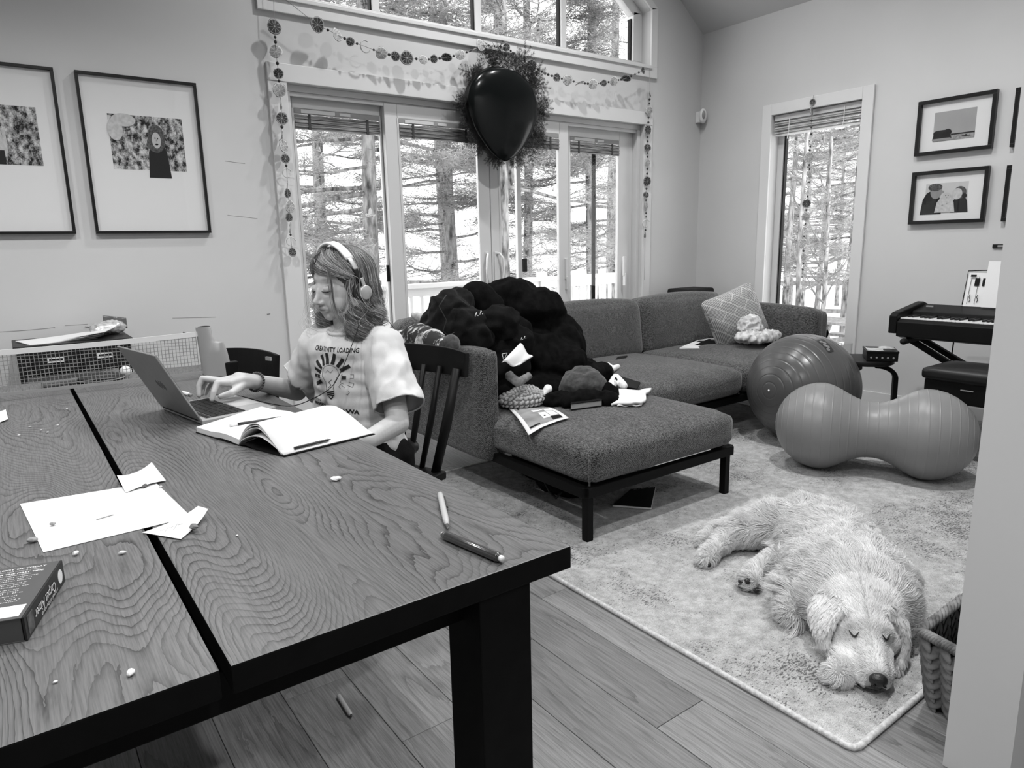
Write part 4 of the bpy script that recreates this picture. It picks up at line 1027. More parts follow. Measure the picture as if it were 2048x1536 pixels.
def tee(u, v):
    a, b, c, d = Zp(1222, 812, .436), Zp(1285, 812, .436), Zp(1302, 783, .436), Zp(1228, 786, .436)
    p = (a*(1-u)+b*u)*(1-v)+(d*(1-u)+c*u)*v
    p = p+np.array([.012*math.sin(7*v), .012*math.sin(9*u), .010+.012*abs(math.sin(5*v+2*u))])
    return p
tw_ = thing('white_shirt', 'folded white shirt lying flat near the right edge of chaise', 'shirt', Zp(1260, 800, .43))
MB().grid(tee, 18, 14, thick=.012).build('fabric', m_cloth_w, tw_, True)
MB().grid(lambda u, v: (Zp(1234, 813, .434)*(1-u)+Zp(1283, 812, .434)*u)*(1-v)+(Zp(1240, 806, .436)*(1-u)+Zp(1290, 800, .436)*u)*v+[0, 0, .005+.003*math.sin(14*u)], 14, 5, thick=.005).build('sleeve', m_cloth_w, tw_, True)
bk2 = thing('paperback_book', 'thick paperback showing pale page edges under the black trousers on chaise', 'book', Zp(1170, 815, .43))
P = [Zp(1142, 820, .437), Zp(1203, 812, .437), Zp(1206, 798, .437), Zp(1147, 803, .437)]
MB().prism([p+[0, 0, .003] for p in P], (0, 0, .024)).build('pages', mat('page_edge_grey', .34, .8, .2, .15, 150, stretch=(.1, .1, 1)), bk2)
cc = sum(P)/4
for z in (0, .027): MB().prism([cc+(p-cc)*1.03+[0, 0, z] for p in P], (0, 0, .003)).build('cover', m_black, bk2)
# magazine on the rug under the chaise
um, P = slab('magazine', ((1225, 1010), (1262, 978), (1312, 972), (1303, 1016)), .022, .008, m_paper, 'black covered magazine on the rug underneath the chaise', 'magazine')
MB().poly(quad_in(P, .0, .0, .985, .98, .001)).build('cover_sheet', m_black, um, fixn=False)
text_mesh('masthead', 'ZIG ZAG', .04, P[0]*.12+P[1]*.88+(P[2]-P[1])*.14+[0, 0, .002], (P[2]-P[1])/np.linalg.norm(P[2]-P[1]), (P[1]-P[0])/np.linalg.norm(P[1]-P[0]), mat('masthead_grey', .4, .6), um, width=.16)

dfm = MB().ell((2.24, 2.62, .095), (.27, .34, .085), 20, 12).ell((2.10, 2.45, .08), (.16, .2, .07)).ell((2.4, 2.9, .09), (.2, .3, .08))  # guessed bag, its bulk added to block window light from behind the chaise
dme = clothes(dfm, .014, .010, 9, 4, 31, .6); Pq = getco(dme); Pq[:, 2] = np.clip(Pq[:, 2], .014, .195); setco(dme, Pq); cl_tag(dme, 'light_blocking_bag', 'dark soft bag under the chaise, bulk added to block window light', 'bag', m_cloth_b)
MB().tube([Zp(1090, 965, .12), Zp(1100, 985, .10), Zp(1112, 996, .09), Zp(1122, 985, .12)], .006, 6).build('strap', m_blackmatt, bpy.data.objects['light_blocking_bag'], True)
# ================================================================== BALLS
def ballmat(name, g, rough):
    t = NT(name); t.set(rough, .5); t.p.inputs['Base Color'].default_value = (g, g, g, 1); t.bump(t.noise(t.coord(), 260, 2), .06, .001); return t.m
def ringed(prof, groove, every, g=.0022, w=.006):
    """add raised rings along the arc length of a profile [(r,z)]"""
    out = []; s = 0; P = [np.array(p, float) for p in prof]; nxt = every*.6
    for i, p in enumerate(P):
        if i: s += np.linalg.norm(P[i]-P[i-1])
        a = P[max(0, i-1)]; b = P[min(len(P)-1, i+1)]; t = (b-a)/max(1e-9, np.linalg.norm(b-a)); n = np.array([t[1], -t[0]])
        d = abs((s+every*.5) % every-every*.5)
        k = -groove*math.exp(-(d/w)**2)
        out.append((max(0, p[0]+n[0]*k), p[1]+n[1]*k))
    return out
BC = np.array([3.775, 2.25, .331]); BR = .319
th = np.linspace(0, PI, 420)
ball = thing('exercise_ball', 'large dark grey ribbed exercise ball behind the peanut ball', 'exercise ball', (BC[0], BC[1], .01))
axb = np.array([-1.0, .055, .07])
MB().lathe(ringed([(BR*math.sin(a), -BR*math.cos(a)) for a in th], .0016, .047, w=.0032), BC, -axb, n=96).build('shell', ballmat('grey_rubber_ball', .085, .28), ball, True)
MB().lathe([(0, 0), (.006, 0), (.0055, .004), (0, .005)], BC+axb/np.linalg.norm(axb)*(BR-.0005), axb, 12).build('plug', m_paper, ball, True)
bc_, br_ = BC, BR
def onball(px, py, dr=.0012):
    d = ray(px, py); d /= np.linalg.norm(d); oc = CAMC-bc_; b = d@oc; disc = b*b-(oc@oc-(br_+dr)**2)
    return CAMC+d*(-b-math.sqrt(max(0, disc)))
lab_ = [onball(*p) for p in ((1634, 681), (1646, 678), (1668, 703), (1657, 706))]
def lfn(u, v):
    p = (lab_[0]*(1-u)+lab_[1]*u)*(1-v)+(lab_[3]*(1-u)+lab_[2]*u)*v; q = p-bc_; return bc_+q/np.linalg.norm(q)*(br_+.0018)
MB().grid(lfn, 6, 10).build('printed_label', mat('ball_label', .03, .4), ball, True, fixn=False)
mk = MB()
for k in range(5):
    c = lfn(.3+.25*(k % 2), .2+.15*k); q = (c-bc_)/br_; mk.lathe([(.006, 0), (.010, .001), (.0105, .0)], c, q, 12)
mk.build('label_marks', mat('ball_label_marks', .3, .4), ball, True, fixn=False)
# peanut ball
PL, PRr = np.array([3.375, 1.895, .236]), np.array([3.600, 1.475, .236]); pd2 = PRr-PL; Lc = np.linalg.norm(pd2); pd2 /= Lc
def pprof():
    R, Rw = .225, .142; out = []; z0, z1 = -R, Lc+R
    for i in range(760):
        z = z0+(z1-z0)*(.5-.5*math.cos(PI*i/759)); m = Lc/2; s = abs(z-m)
        e = Lc/2
        if s > e: r = math.sqrt(max(0, R*R-(s-e)**2))
        else:
            t = s/e; r = Rw+(R-Rw)*(.5-.5*math.cos(PI*t**1.12))
        out.append((r, z))
    return out
pn = thing('peanut_ball', 'light grey peanut shaped exercise ball lying on the rug', 'exercise ball', ((PL+PRr)[0]/2, (PL+PRr)[1]/2, .01))
MB().lathe(ringed(pprof(), -.0014, .045, w=.0022), PL, pd2, n=110).build('shell', ballmat('pale_grey_rubber', .235, .38), pn, True)
MB().lathe([(0, 0), (.005, 0), (0, .003)], PL-pd2*.225, -pd2, 10).build('plug', m_grey, pn)

# ================================================================== STOOL + BOX + GLASS
SC = np.array([4.235, 2.135]); sz = .47
st = thing('bentwood_stool', 'black round stool with bent legs between ball and wall', 'stool', (SC[0], SC[1], 0))
MB().lathe([(.165, 0), (.172, .004), (.172, .022), (.168, .028), (0, .028)], (SC[0], SC[1], sz-.028), n=36).build('seat', m_black, st, True)
auto_smooth(st.children[0])
for k in range(3):
    a = -.95+k*2*PI/3; dx, dy = math.cos(a), math.sin(a); P = []
    for t in np.linspace(0, 1, 9): P.append((SC[0]+dx*(.07+.115*math.sin(t*PI/2)), SC[1]+dy*(.07+.115*math.sin(t*PI/2)), sz-.045-.075*(1-math.cos(t*PI/2))))
    P.append((SC[0]+dx*.19, SC[1]+dy*.19, 0.001))
    lg = MB(); w = np.array([-dy, dx, 0])*.026
    for i in range(len(P)-1):
        p, q = np.array(P[i]), np.array(P[i+1]); d = (q-p)/np.linalg.norm(q-p); nn = np.cross(d, w/np.linalg.norm(w))*.013
        lg.obox((p+q)/2, (q-p)/2*1.04, w, nn)
    lg.build('leg', m_black, st)
bx = thing('decorated_box', 'small black decorated box on the bentwood stool', 'box', (SC[0]+.05, SC[1]-.03, sz))
bu = np.array([.55, -.83, 0]); bv = np.array([.83, .55, 0]); bcn = np.array([SC[0]+.03, SC[1]-.085, sz+.027])
MB().obox(bcn, bu*.085, bv*.10, (0, 0, .026)).build('body', m_black, bx, bevel=.004)
MB().obox(bcn+[0, 0, .030], bu*.088, bv*.103, (0, 0, .006)).build('lid', m_black, bx, bevel=.003)
MB().grid(lambda u, v: bcn+bu*.08*(2*u-1)+bv*.09*(2*v-1)+[0, 0, .037+.006*math.sin(6*u)*math.sin(5*v)], 8, 8).build('foil_wrap', mat('crumpled_foil', .5, .3, .5, .4, 40), bx, fixn=False)
for k in range(5): MB().lathe([(.006, 0), (.004, .001)], bcn-bv*.1005+bu*(-.06+.03*k)+[0, 0, -.004], -bv, 8).build('stud', m_grey, bx)
gl = thing('drinking_glass', 'clear drinking glass on the stool beside the decorated box', 'glass', (SC[0]-.07, SC[1]+.07, sz))
MB().lathe([(0, .002), (.030, .002), (.034, .085), (.032, .085), (.028, .008), (0, .008)], (SC[0]-.02, SC[1]+.10, sz), n=24).build('tumbler', m_glass, gl, True)
# ================================================================== PIANO, STAND, BENCH
pi_ = thing('digital_piano', 'black digital piano on a folding stand against the right wall', 'piano', (4.5, 1.5, 0))
PY0, PY1 = .80, 2.03
KX = 4.335
body = MB()
secp = [(4.30, .615), (4.30, .70), (4.325, .718), (4.475, .718), (4.485, .752), (4.66, .785), (4.70, .77), (4.70, .64), (4.62, .60), (4.36, .60)]
body.prism([(x, PY0, z) for x, z in secp], (0, PY1-.045-PY0, 0)); body.build('body', m_black, pi_, bevel=.004)
MB().prism([(4.295, PY1-.045, .63), (4.295, PY1-.045, .735), (4.33, PY1-.045, .755), (4.64, PY1-.045, .80), (4.705, PY1-.045, .78), (4.705, PY1-.045, .64), (4.62, PY1-.045, .61)], (0, .045, 0)).build('end_cheek', m_black, pi_, bevel=.006)
kx0, kx1 = KX-.005, 4.478; kw = .0233; m_wk = mat('white_key', .80, .3, .5); m_bk = mat('black_key', .008, .35)
wk = MB().box((kx0, .0006, .700), (kx1, kw-.0006, .7235)).mesh('white_key', m_wk, bevel=.0008, seg=1)
bkm = MB().box((kx0+.052, -.0055, .7235), (kx1, .0055, .735)).mesh('black_key', m_bk, bevel=.001, seg=1)
for k in range(48):
    y = PY1-.05-(k+1)*kw
    if y < PY0: break
    o = add('white_key', wk, pi_, True); o.location = (-4.5, y-1.5, 0)
    if k % 7 in (0, 1, 3, 4, 5):
        o = add('black_key', bkm, pi_, True); o.location = (-4.5, y-1.5, 0)
MB().box((4.56, PY1-.13, .775), (4.57, PY1-.09, .783)).build('knob', m_grey, pi_)
stn = thing('keyboard_stand', 'black folding cross stand carrying the digital piano', 'stand', (4.5, 1.5, 0))
for xx in (4.43, 4.56):
    MB().bar((xx, 1.96, .585), (xx, .95, .06), .03, .035, (1, 0, 0)).build('leg', m_blackmetal, stn, bevel=.003)
    MB().bar((xx+.035, .95, .585), (xx+.035, 1.96, .06), .03, .035, (1, 0, 0)).build('leg', m_blackmetal, stn, bevel=.003)
MB().bar((4.30, 1.93, .588), (4.72, 1.93, .588), .03, .028).build('support_arm', m_blackmetal, stn, bevel=.004); MB().bar((4.30, .98, .588), (4.72, .98, .588), .03, .028).build('support_arm', m_blackmetal, stn, bevel=.004)
MB().ell((4.29, 1.93, .588), (.03, .02, .02), 12, 8).build('rubber_cap', m_blackmatt, stn, True)
MB().bar((4.2, 1.96, .035), (4.85, 1.96, .035), .03, .03).build('foot', m_blackmetal, stn, bevel=.003); MB().bar((4.2, .95, .035), (4.85, .95, .035), .03, .03).build('foot', m_blackmetal, stn, bevel=.003)
for yy in (1.96, .95):
    for xx in (4.2, 4.85): MB().box((xx-.02, yy-.02, 0), (xx+.02, yy+.02, .03)).build('rubber_foot', m_blackmatt, stn)
mr = thing('sheet_music', 'music book with piano key charts standing on the digital piano', 'sheet music', (4.66, 1.6, .785))
def msheet(y0, y1, z0, z1, x, m, n): MB().prism([(x, y0, z0), (x, y1, z0), (x+.05, y1, z1), (x+.05, y0, z1)], (.003, 0, 0)).build(n, m, mr)
msheet(1.20, 1.765, .785, .98, 4.63, m_paper, 'chart'); msheet(1.0, 1.665, .785, 1.05, 4.618, m_paper, 'page')
for k in range(2): MB().prism([(4.655, 1.70-.04*k, .905), (4.655, 1.725-.04*k, .905), (4.666, 1.725-.04*k, .95), (4.666, 1.70-.04*k, .95)], (.001, 0, 0)).build('key_chart', m_black, mr)
MB().prism([(4.662, 1.72, .958), (4.662, 1.75, .958), (4.665, 1.75, .97), (4.665, 1.72, .97)], (.001, 0, 0)).build('chart_heading', m_black, mr)
for k in range(4): MB().prism([(4.629+.0, 1.745-.04*k, .80), (4.629, 1.747-.04*k, .80), (4.670, 1.747-.04*k, .96), (4.670, 1.745-.04*k, .96)], (.001, 0, 0)).build('rule_line', m_black, mr)
for k in range(3): MB().tube([(4.632, 1.735-.04*k, .81), (4.634, 1.73-.04*k, .825), (4.636, 1.738-.04*k, .84), (4.638, 1.733-.04*k, .855)], .002, 5).build('note_mark', m_black, mr)
MB().tube([(4.66, 1.78, .79), (4.70, 1.78, .99), (4.70, 1.2, 1.02), (4.66, 1.2, .79)], .003, 6).build('music_rest', m_blackmetal, mr, True)
bn = thing('piano_bench', 'black padded piano bench in front of the digital piano', 'bench', (4.15, 1.3, 0))
cushion('cushion', (4.12, 1.32, .475), (.17, .36, .035), .028, mat('black_vinyl', .010, .42, .4), bn, .02, n=14)
MB().box((3.97, .98, .33), (4.27, 1.66, .445)).build('box', m_black, bn, bevel=.003)
MB().box((3.965, 1.42, .405), (3.97, 1.48, .410)).build('pull', m_grey, bn)
for x in (3.975, 4.225):
    for y in (.99, 1.61): MB().prism([(x, y, .33), (x+.045, y, .33), (x+.04, y, 0), (x+.005, y, 0)], (0, .045, 0)).build('leg', m_black, bn)
pedl = thing('sustain_pedal', 'black cable and pedal on the floor beneath the piano', 'pedal', (4.35, 1.62, 0))
MB().box((4.25, 1.60, 0), (4.35, 1.66, .03)).build('pedal', m_black, pedl, bevel=.004)
MB().tube([(4.35, 1.63, .015), (4.5, 1.75, .006), (4.58, 1.85, .02), (4.62, 1.8, .3), (4.6, 1.78, .6)], .004, 6).build('cable', m_black, pedl, True)
# ================================================================== WALL PICTURES
m_framebl = mat('black_picture_frame', .006, .35, .4); m_matb = mat('picture_mat_board', .85, .9, .1); m_glz = m_glass
def photomat(name, lo, hi, sc, st=(1, 1, 1), a=.42, b=.58, det=6):
    t = NT(name); t.set(.6, .2); n = t.noise(t.mapping(t.coord(), st), sc, det, .75); t.grey(t.map(n, a, b, lo, hi)); return t.m
m_ph1 = photomat('photo_bushes', .008, .75, 42, (1, 1, .7), .42, .62)
m_skin_p = mat('photo_face', .55, .6); m_hair_p = mat('photo_hair', .10, .6, .2, .6, 120); m_dk = mat('photo_dark', .008, .6); m_lk = mat('photo_light', .6, .6, .2, .15, 60); m_gr = mat('photo_grey', .30, .6)
def picture(name, lab, O, ex, ez, w, h, fw, mx0, mx1, mz0, mz1, pm, shapes, dep=.028, group=None):
    """O lower left corner on wall, ex along the wall, normal n into room; mat window in fractions"""
    ex, ez = np.asarray(ex, float), np.asarray(ez, float); n = np.cross(ex, ez); O = np.asarray(O, float)
    r = thing(name, lab, 'picture', O+ex*w/2, 0, group)
    def bxx(a, b, c, d, n0, n1): return MB().obox(O+ex*(a+b)/2+ez*(c+d)/2+n*(n0+n1)/2, ex*(b-a)/2, ez*(d-c)/2, n*(n1-n0)/2)
    f = MB()
    for a, b, c, d in ((0, w, 0, fw), (0, w, h-fw, h), (0, fw, fw, h-fw), (w-fw, w, fw, h-fw)): f.obox(O+ex*(a+b)/2+ez*(c+d)/2+n*(.003+dep)/2, ex*(b-a)/2, ez*(d-c)/2, n*(dep-.003)/2)
    f.build('frame', m_framebl, r, bevel=.0012)
    bxx(fw, w-fw, fw, h-fw, .003, .010).build('mat_board', m_matb, r)
    X0, X1, Z0, Z1 = w*mx0, w*mx1, h*mz0, h*mz1
    pr_ = bxx(X0, X1, Z0, Z1, .010, .0106).build('photo', pm, r)
    k = .0110
    for (kind, cx, cz, rx, rz, m) in shapes:
        c = O+ex*(X0+(X1-X0)*cx)+ez*(Z0+(Z1-Z0)*cz)+n*k; a, b = (X1-X0)*rx, (Z1-Z0)*rz
        if kind == 'e': pts = [c+ex*a*math.cos(t)+ez*b*math.sin(t) for t in np.linspace(0, 2*PI, 22, endpoint=False)]
        elif kind == 'b': pts = [c+ex*a*sx+ez*b*sz for sx, sz in ((-1, -1), (1, -1), (1, 1), (-1, 1))]
        elif kind == 't': pts = [c+ex*a*sx+ez*b*sz for sx, sz in ((-1, -1), (1, -1), (.82, .3), (.5, .85), (.2, 1), (-.2, 1), (-.5, .85), (-.82, .3))]
        o = MB().prism([p-n*.0002 for p in pts], n*.0003).build('photo_detail', m, r); k += .0003
    bxx(fw, w-fw, fw, h-fw, dep-.010, dep-.008).build('glazing', m_glz, r)
    return r
girl = [('t', .62, .22, .155, .36, m_dk), ('e', .62, .60, .115, .26, m_hair_p), ('e', .60, .50, .12, .16, m_hair_p), ('e', .615, .565, .062, .15, m_skin_p), ('e', .60, .605, .008, .014, m_dk), ('e', .635, .60, .008, .014, m_dk), ('e', .615, .49, .022, .016, m_dk), ('e', .615, .565, .006, .02, m_gr), ('e', .20, .90, .16, .12, m_lk), ('e', .08, .72, .10, .2, m_lk)]
picture('picture_frame', 'thin black frame with photo of long haired girl in dark sweater', (.4115, YB, 1.302), (1, 0, 0), (0, 0, 1), .549, .772, .0135, .215, .84, .415, .76, m_ph1, girl)
boy = [('t', .46, .45, .14, .28, m_lk), ('b', .46, .12, .12, .12, m_dk), ('e', .46, .78, .07, .12, m_skin_p), ('e', .46, .86, .075, .08, m_hair_p), ('b', .60, .40, .02, .2, m_lk)]
picture('picture_frame', 'thin black frame cut by the photo edge, figure in pale sweater', (-.223, YB, 1.302), (1, 0, 0), (0, 0, 1), .549, .772, .0135, .20, .83, .415, .76, m_ph1, boy)
m_sky_p = mat('photo_pale_sky', .42, .6, .2, .1, 3)
lake_ = [('b', .5, .10, .5, .10, mat('photo_water', .33, .5, .2, .3, 90)), ('t', .22, .22, .24, .16, m_dk), ('e', .35, .28, .10, .12, m_dk), ('e', .12, .28, .12, .10, m_dk), ('b', .72, .20, .28, .02, m_dk), ('b', .80, .10, .10, .012, m_dk), ('e', .80, .13, .02, .02, m_dk), ('b', .22, .06, .22, .04, m_gr)]
eyr, ezr = (0, -1, 0), (0, 0, 1)
picture('picture_frame', 'black framed lake landscape photo, upper of the pair by the window', (XR, 2.315, 1.726), eyr, ezr, .456, .346, .022, .22, .76, .23, .76, m_sky_p, lake_, .034)
m_wh_p = mat('photo_white_back', .62, .6)
fam = [('t', .16, .30, .26, .42, m_dk), ('e', .26, .70, .14, .26, m_gr), ('e', .23, .86, .17, .14, m_hair_p), ('e', .40, .68, .05, .05, m_gr), ('e', .17, .68, .03, .07, m_gr),
       ('t', .84, .22, .20, .30, m_dk), ('e', .82, .62, .15, .22, m_hair_p), ('e', .76, .58, .12, .20, m_lk), ('e', .93, .50, .06, .08, m_dk), ('e', .67, .57, .02, .04, m_lk), ('e', .80, .45, .02, .03, m_lk),
       ('t', .50, .22, .24, .28, m_lk), ('e', .52, .52, .10, .13, m_skin_p), ('e', .50, .54, .012, .014, m_dk), ('e', .56, .54, .012, .014, m_dk), ('e', .53, .46, .02, .010, m_gr), ('e', .44, .20, .02, .02, m_gr), ('e', .54, .24, .02, .02, m_gr)]
picture('picture_frame', 'black framed family portrait of couple with baby, lower of the pair', (XR, 2.315, 1.281), eyr, ezr, .457, .342, .022, .19, .75, .24, .76, m_wh_p, fam, .034)
picture('picture_frame', 'upper black frame half hidden behind the near wall end', (XR, 1.762, 1.72), eyr, ezr, .456, .340, .022, .22, .76, .23, .76, m_sky_p, [('b', .5, .2, .5, .1, m_dk)], .034)
picture('picture_frame', 'lower black frame half hidden behind the near wall end', (XR, 1.763, 1.28), eyr, ezr, .456, .335, .022, .22, .76, .23, .76, m_sky_p, [('b', .5, .2, .5, .1, m_dk)], .034)
sw_ = thing('light_switch', 'small dark switch on the right wall beside the near wall end', 'switch', (XR, 1.76, 1.13))
MB().box((XR-.012, 1.70, 1.118), (XR, 1.80, 1.142)).build('plate', m_blackmatt, sw_, bevel=.003); MB().box((XR-.016, 1.74, 1.124), (XR-.012, 1.77, 1.136)).build('rocker', m_grey, sw_)
# motion sensor in the corner
ms = thing('motion_sensor', 'white rounded motion sensor mounted high in the room corner', 'sensor', (5.03, 4.09, 2.27))
sc_ = Yp(1406, 232, 4.07)
MB().ell(sc_, (.038, .03, .062), 20, 14).build('housing', m_white, ms, True)
MB().ell(sc_+np.array([-.018, -.022, .005]), (.018, .012, .034), 14, 10).build('lens', m_grey, ms, True)
MB().box((sc_[0]-.02, 4.08, sc_[2]-.05), (sc_[0]+.03, YB, sc_[2]+.04)).build('bracket', m_white, ms, bevel=.005)
# ================================================================== SPINDLE CHAIR
def spindle_chair(loc, rot, lab, panel=False):
    c = thing('dining_chair', lab, 'chair', (loc[0], loc[1], 0), rot)
    def P(mb, n, **k): return mb.build(n, m_black, c, local=True, **k)
    P(MB().box((-.215, -.21, .425), (.215, .21, .455)), 'seat', bevel=.010, seg=3)
    for sx in (-1, 1):
        for y0, y1 in ((-.17, -.20), (.17, .21)): P(MB().tube([(sx*.16, y0, .43), (sx*.175, (y0+y1)/2, .25), (sx*.19, y1, 0)], [.015, .019, .012], 10), 'leg', smooth=True)
    for sx in (-1, 1): P(MB().tube([(sx*.176, -.185, .22), (sx*.178, .19, .22)], .010, 8), 'stretcher', smooth=True)
    P(MB().tube([(-.177, 0, .22), (.177, 0, .22)], .010, 8), 'stretcher', smooth=True)
    H = .0
    if not panel:
        for sx in (-1, 1): P(MB().tube([(sx*.185, .185, .45), (sx*.21, .225, .62), (sx*.232, .262, .80)], [.016, .018, .015], 10), 'back_post', smooth=True)
        for k in range(5):
            x = -.118+.059*k; P(MB().tube([(x*1.0, .19, .45), (x*1.12, .235, .62), (x*1.25, .275, .80)], [.0095, .0115, .0095], 8), 'spindle', smooth=True)
        def rail(u, v):
            x = -.262+.524*u; b = .262+.028*(1-(2*u-1)**2); return (x, b+.010*v, .772+.093*v-(.012*(2*u-1)**4)*(v > .5))
        P(MB().grid(rail, 20, 4, thick=.020), 'top_rail', bevel=.004)
    else:
        def rail(u, v): x = -.20+.40*u; return (x, .20+.03*(1-(2*u-1)**2)+.03*v, .56+.245*v-.010*(2*u-1)**2*v)
        P(MB().grid(rail, 16, 6, thick=.016), 'back_panel', bevel=.003)
        for sx in (-1, 1): P(MB().tube([(sx*.19, .19, .45), (sx*.195, .20, .60)], .012, 8), 'back_post', smooth=True)
        P(MB().box((.165, .205, .775), (.195, .212, .79)), 'metal_tag') .data.materials[0] = m_alum
    return c
spindle_chair((.862, 2.082), math.radians(-70.7), 'black wooden spindle chair with broad top rail under the child')
spindle_chair((.545, 2.835), math.radians(-69), 'black solid backed chair pushed under the table beyond the net post', True)

# ================================================================== WOVEN BASKET
bas = thing('woven_basket', 'woven water hyacinth basket on the rug corner beside the near wall', 'basket', (2.0, .66, 0))
bz = .235
B0 = np.array([1.862, .672]); e_l = np.array([.80, .60])*.0
A_, B_, C_, D_ = np.array([1.700, .684]), np.array([1.835, .575]), np.array([2.12, .59]), np.array([2.02, .86])
A_, B_, D_, C_ = np.array([1.712, .672]), np.array([1.80, .575]), np.array([1.975, .735]), np.array([2.05, .59])
top = [Zp(1840, 1262, bz)[:2], Zp(1912, 1296, bz)[:2]]
TA = top[0]; TB = TA+(top[1]-TA)/np.linalg.norm(top[1]-TA)*.20; dirS = Zp(1915, 1205, bz)[:2]-TA; dirS /= np.linalg.norm(dirS); TD = TA+dirS*.26; TC = TD+(TB-TA)
if TB[1] < .575: TB[1] = .575
if TC[1] < .575: TC[1] = .575
BA = Zp(1866, 1391, .012)[:2]; ctr = (TA+TB+TC+TD)/4; 
def low(p): return ctr+(p-ctr)*.86+(BA-(ctr+(TA-ctr)*.86))*.6
tops = [TA, TB, TC, TD]; bots = [low(p) for p in tops]
m_hy = mat('water_hyacinth', .17, .8, .2, .6, 24, .6, 120, stretch=(1, 1, 1)); m_hyd = mat('basket_lining', .012, .9)
shell = MB()
for i in range(4):
    j = (i+1) % 4; a, b = tops[i], tops[j]; c, d = bots[i], bots[j]
    shell.put([(*c, .012), (*d, .012), (*b, bz), (*a, bz)], [(0, 1, 2, 3)])
shell.put([(*p, .014) for p in bots], [(0, 1, 2, 3)])
o = shell.build('lining', m_hyd, bas)
leafm = MB().ell((0, 0, 0), (.010, .0055, .024), 10, 8).mesh('woven_strand', m_hy, smooth=True)
P_ = getco(leafm); P_[:, 0] *= 1-.25*np.abs(P_[:, 2])/.024; setco(leafm, P_)
base_loc = np.array([2.0, .66, 0])
def strand(p, R, s=1):
    o = add('woven_strand', leafm, bas, True); M_ = Matrix(np.asarray(R).tolist()).to_4x4(); M_.translation = Vector((p-base_loc).tolist())
    o.matrix_basis = M_@Matrix.Diagonal((s, 1, s, 1))
for i in range(4):
    if i == 1: continue
    j = (i+1) % 4; a, b, c, d = tops[i], tops[j], bots[i], bots[j]
    W_ = np.linalg.norm(b-a); nc = max(2, int(W_/.044)); nr = 7
    ex_ = np.append(b-a, 0); ex_ /= np.linalg.norm(ex_); nr_ = np.cross(ex_, [0, 0, 1.])
    mid = np.append((a+b)/2-ctr, 0); nr_ = nr_ if nr_@mid > 0 else -nr_
    up_ = np.cross(nr_, ex_); up_ = up_ if up_[2] > 0 else -up_
    for q in range(nc*2):
        for r_i in range(nr):
            u = (q+.5)/(nc*2); v = (r_i+.5)/nr+.25/nr*(q % 2)
            if v > .94: continue
            p = np.append((c*(1-u)+d*u)*(1-v)+(a*(1-u)+b*u)*v, .012+(bz-.012)*v)+nr_*.004
            t = .55*(1 if q % 2 else -1); z_ = up_*math.cos(t)+ex_*math.sin(t); x_ = np.cross(nr_, z_)
            strand(p, np.column_stack([x_, nr_, z_]), 1.42)
rp = []
for i in range(4):
    a, b = tops[i], tops[(i+1) % 4]
    for k in range(26): rp.append(np.append(a*(1-k/26)+b*k/26, bz))
for ph in (0, PI/2, PI, 1.5*PI):
    hx = []
    for k, p in enumerate(rp):
        d = rp[(k+1) % len(rp)]-rp[k-1]; d /= np.linalg.norm(d); sd_ = np.cross(d, [0, 0, 1.]); t = k*.62*2*PI*round(len(rp)*.62/ (2*PI))/(len(rp)*.62)+ph
        t = 2*PI*14*k/len(rp)+ph; hx.append(p+sd_*.0075*math.cos(t)+np.array([0, 0, .0075*math.sin(t)]))
    MB().tube(hx, .0062, 7, closed=True).build('rim_strand', m_hy, bas, True)
# ================================================================== CITRUS GARLANDS
def citrus(name, rind, pith, flesh, trans=.35):
    t = NT(name); t.set(.65, .3); co = t.coord(); s = t.sep(co)
    ang = t.math('ARCTAN2', s[2], s[0]); r = t.math('SQRT', t.math('ADD', t.math('MULTIPLY', s[0], s[0]), t.math('MULTIPLY', s[2], s[2])))
    seg = t.math('ABSOLUTE', t.math('SINE', t.math('MULTIPLY', ang, 4.5)))
    line = t.math('LESS_THAN', seg, .22); rim_ = t.math('GREATER_THAN', r, .84); core = t.math('LESS_THAN', r, .10)
    n = t.noise(co, 3.5, 3, .6); fl_ = t.math('MULTIPLY', t.map(n, .3, .7, .55, 1.5), flesh)
    v = t.mix(t.math('MAXIMUM', line, core), fl_, pith); v = t.mix(rim_, v, pith*1.1); v = t.mix(t.math('GREATER_THAN', r, .955), v, rind)
    t.grey(v); t.p.inputs['Transmission Weight'].default_value = 0
    return t.m
m_cd = citrus('dark_dried_orange', .10, .30, .030); m_cl = citrus('pale_dried_orange', .16, .62, .34)
def disc(seed, m, hole=False, sq=1.0):
    mb = MB(); n = 26; rd_ = random.Random(seed); r = [1+.045*rd_.uniform(-1, 1) for _ in range(n)]
    v = []; 
    for (k, y) in ((.0, -.05), (.55, -.055), (.9, -.065), (1, -.03), (1, .03), (.9, .065), (.55, .055), (0, .05)):
        for j in range(n): a = 2*PI*j/n; v.append((k*r[j]*math.cos(a)*sq, y*.9+.10*math.sin(2*a+seed)*k*k, k*r[j]*math.sin(a)))
    f = [(i*n+j, i*n+(j+1) % n, (i+1)*n+(j+1) % n, (i+1)*n+j) for i in range(7) for j in range(n)]
    mb.put(v, f); return mb.mesh('citrus_slice', m, smooth=True)
def crescent(m):
    return MB().tube([(.86*math.cos(a), .06*math.sin(2*a), .86*math.sin(a)) for a in np.linspace(.5, 5.4, 22)], .13, 8, flat=.6).mesh('citrus_rind', m, smooth=True)
SL_D = [disc(k, m_cd, sq=.95+.05*(k % 2)) for k in range(3)]; SL_L = [disc(k+10, m_cl, sq=.95+.05*(k % 2)) for k in range(3)]; CR = crescent(m_cl)
beadm = MB().ell((0, 0, 0), .0085, 10, 8).mesh('wooden_bead', mat('dark_bead', .03, .4, .4), smooth=True)
m_str = mat('garland_twine', .30, .9)
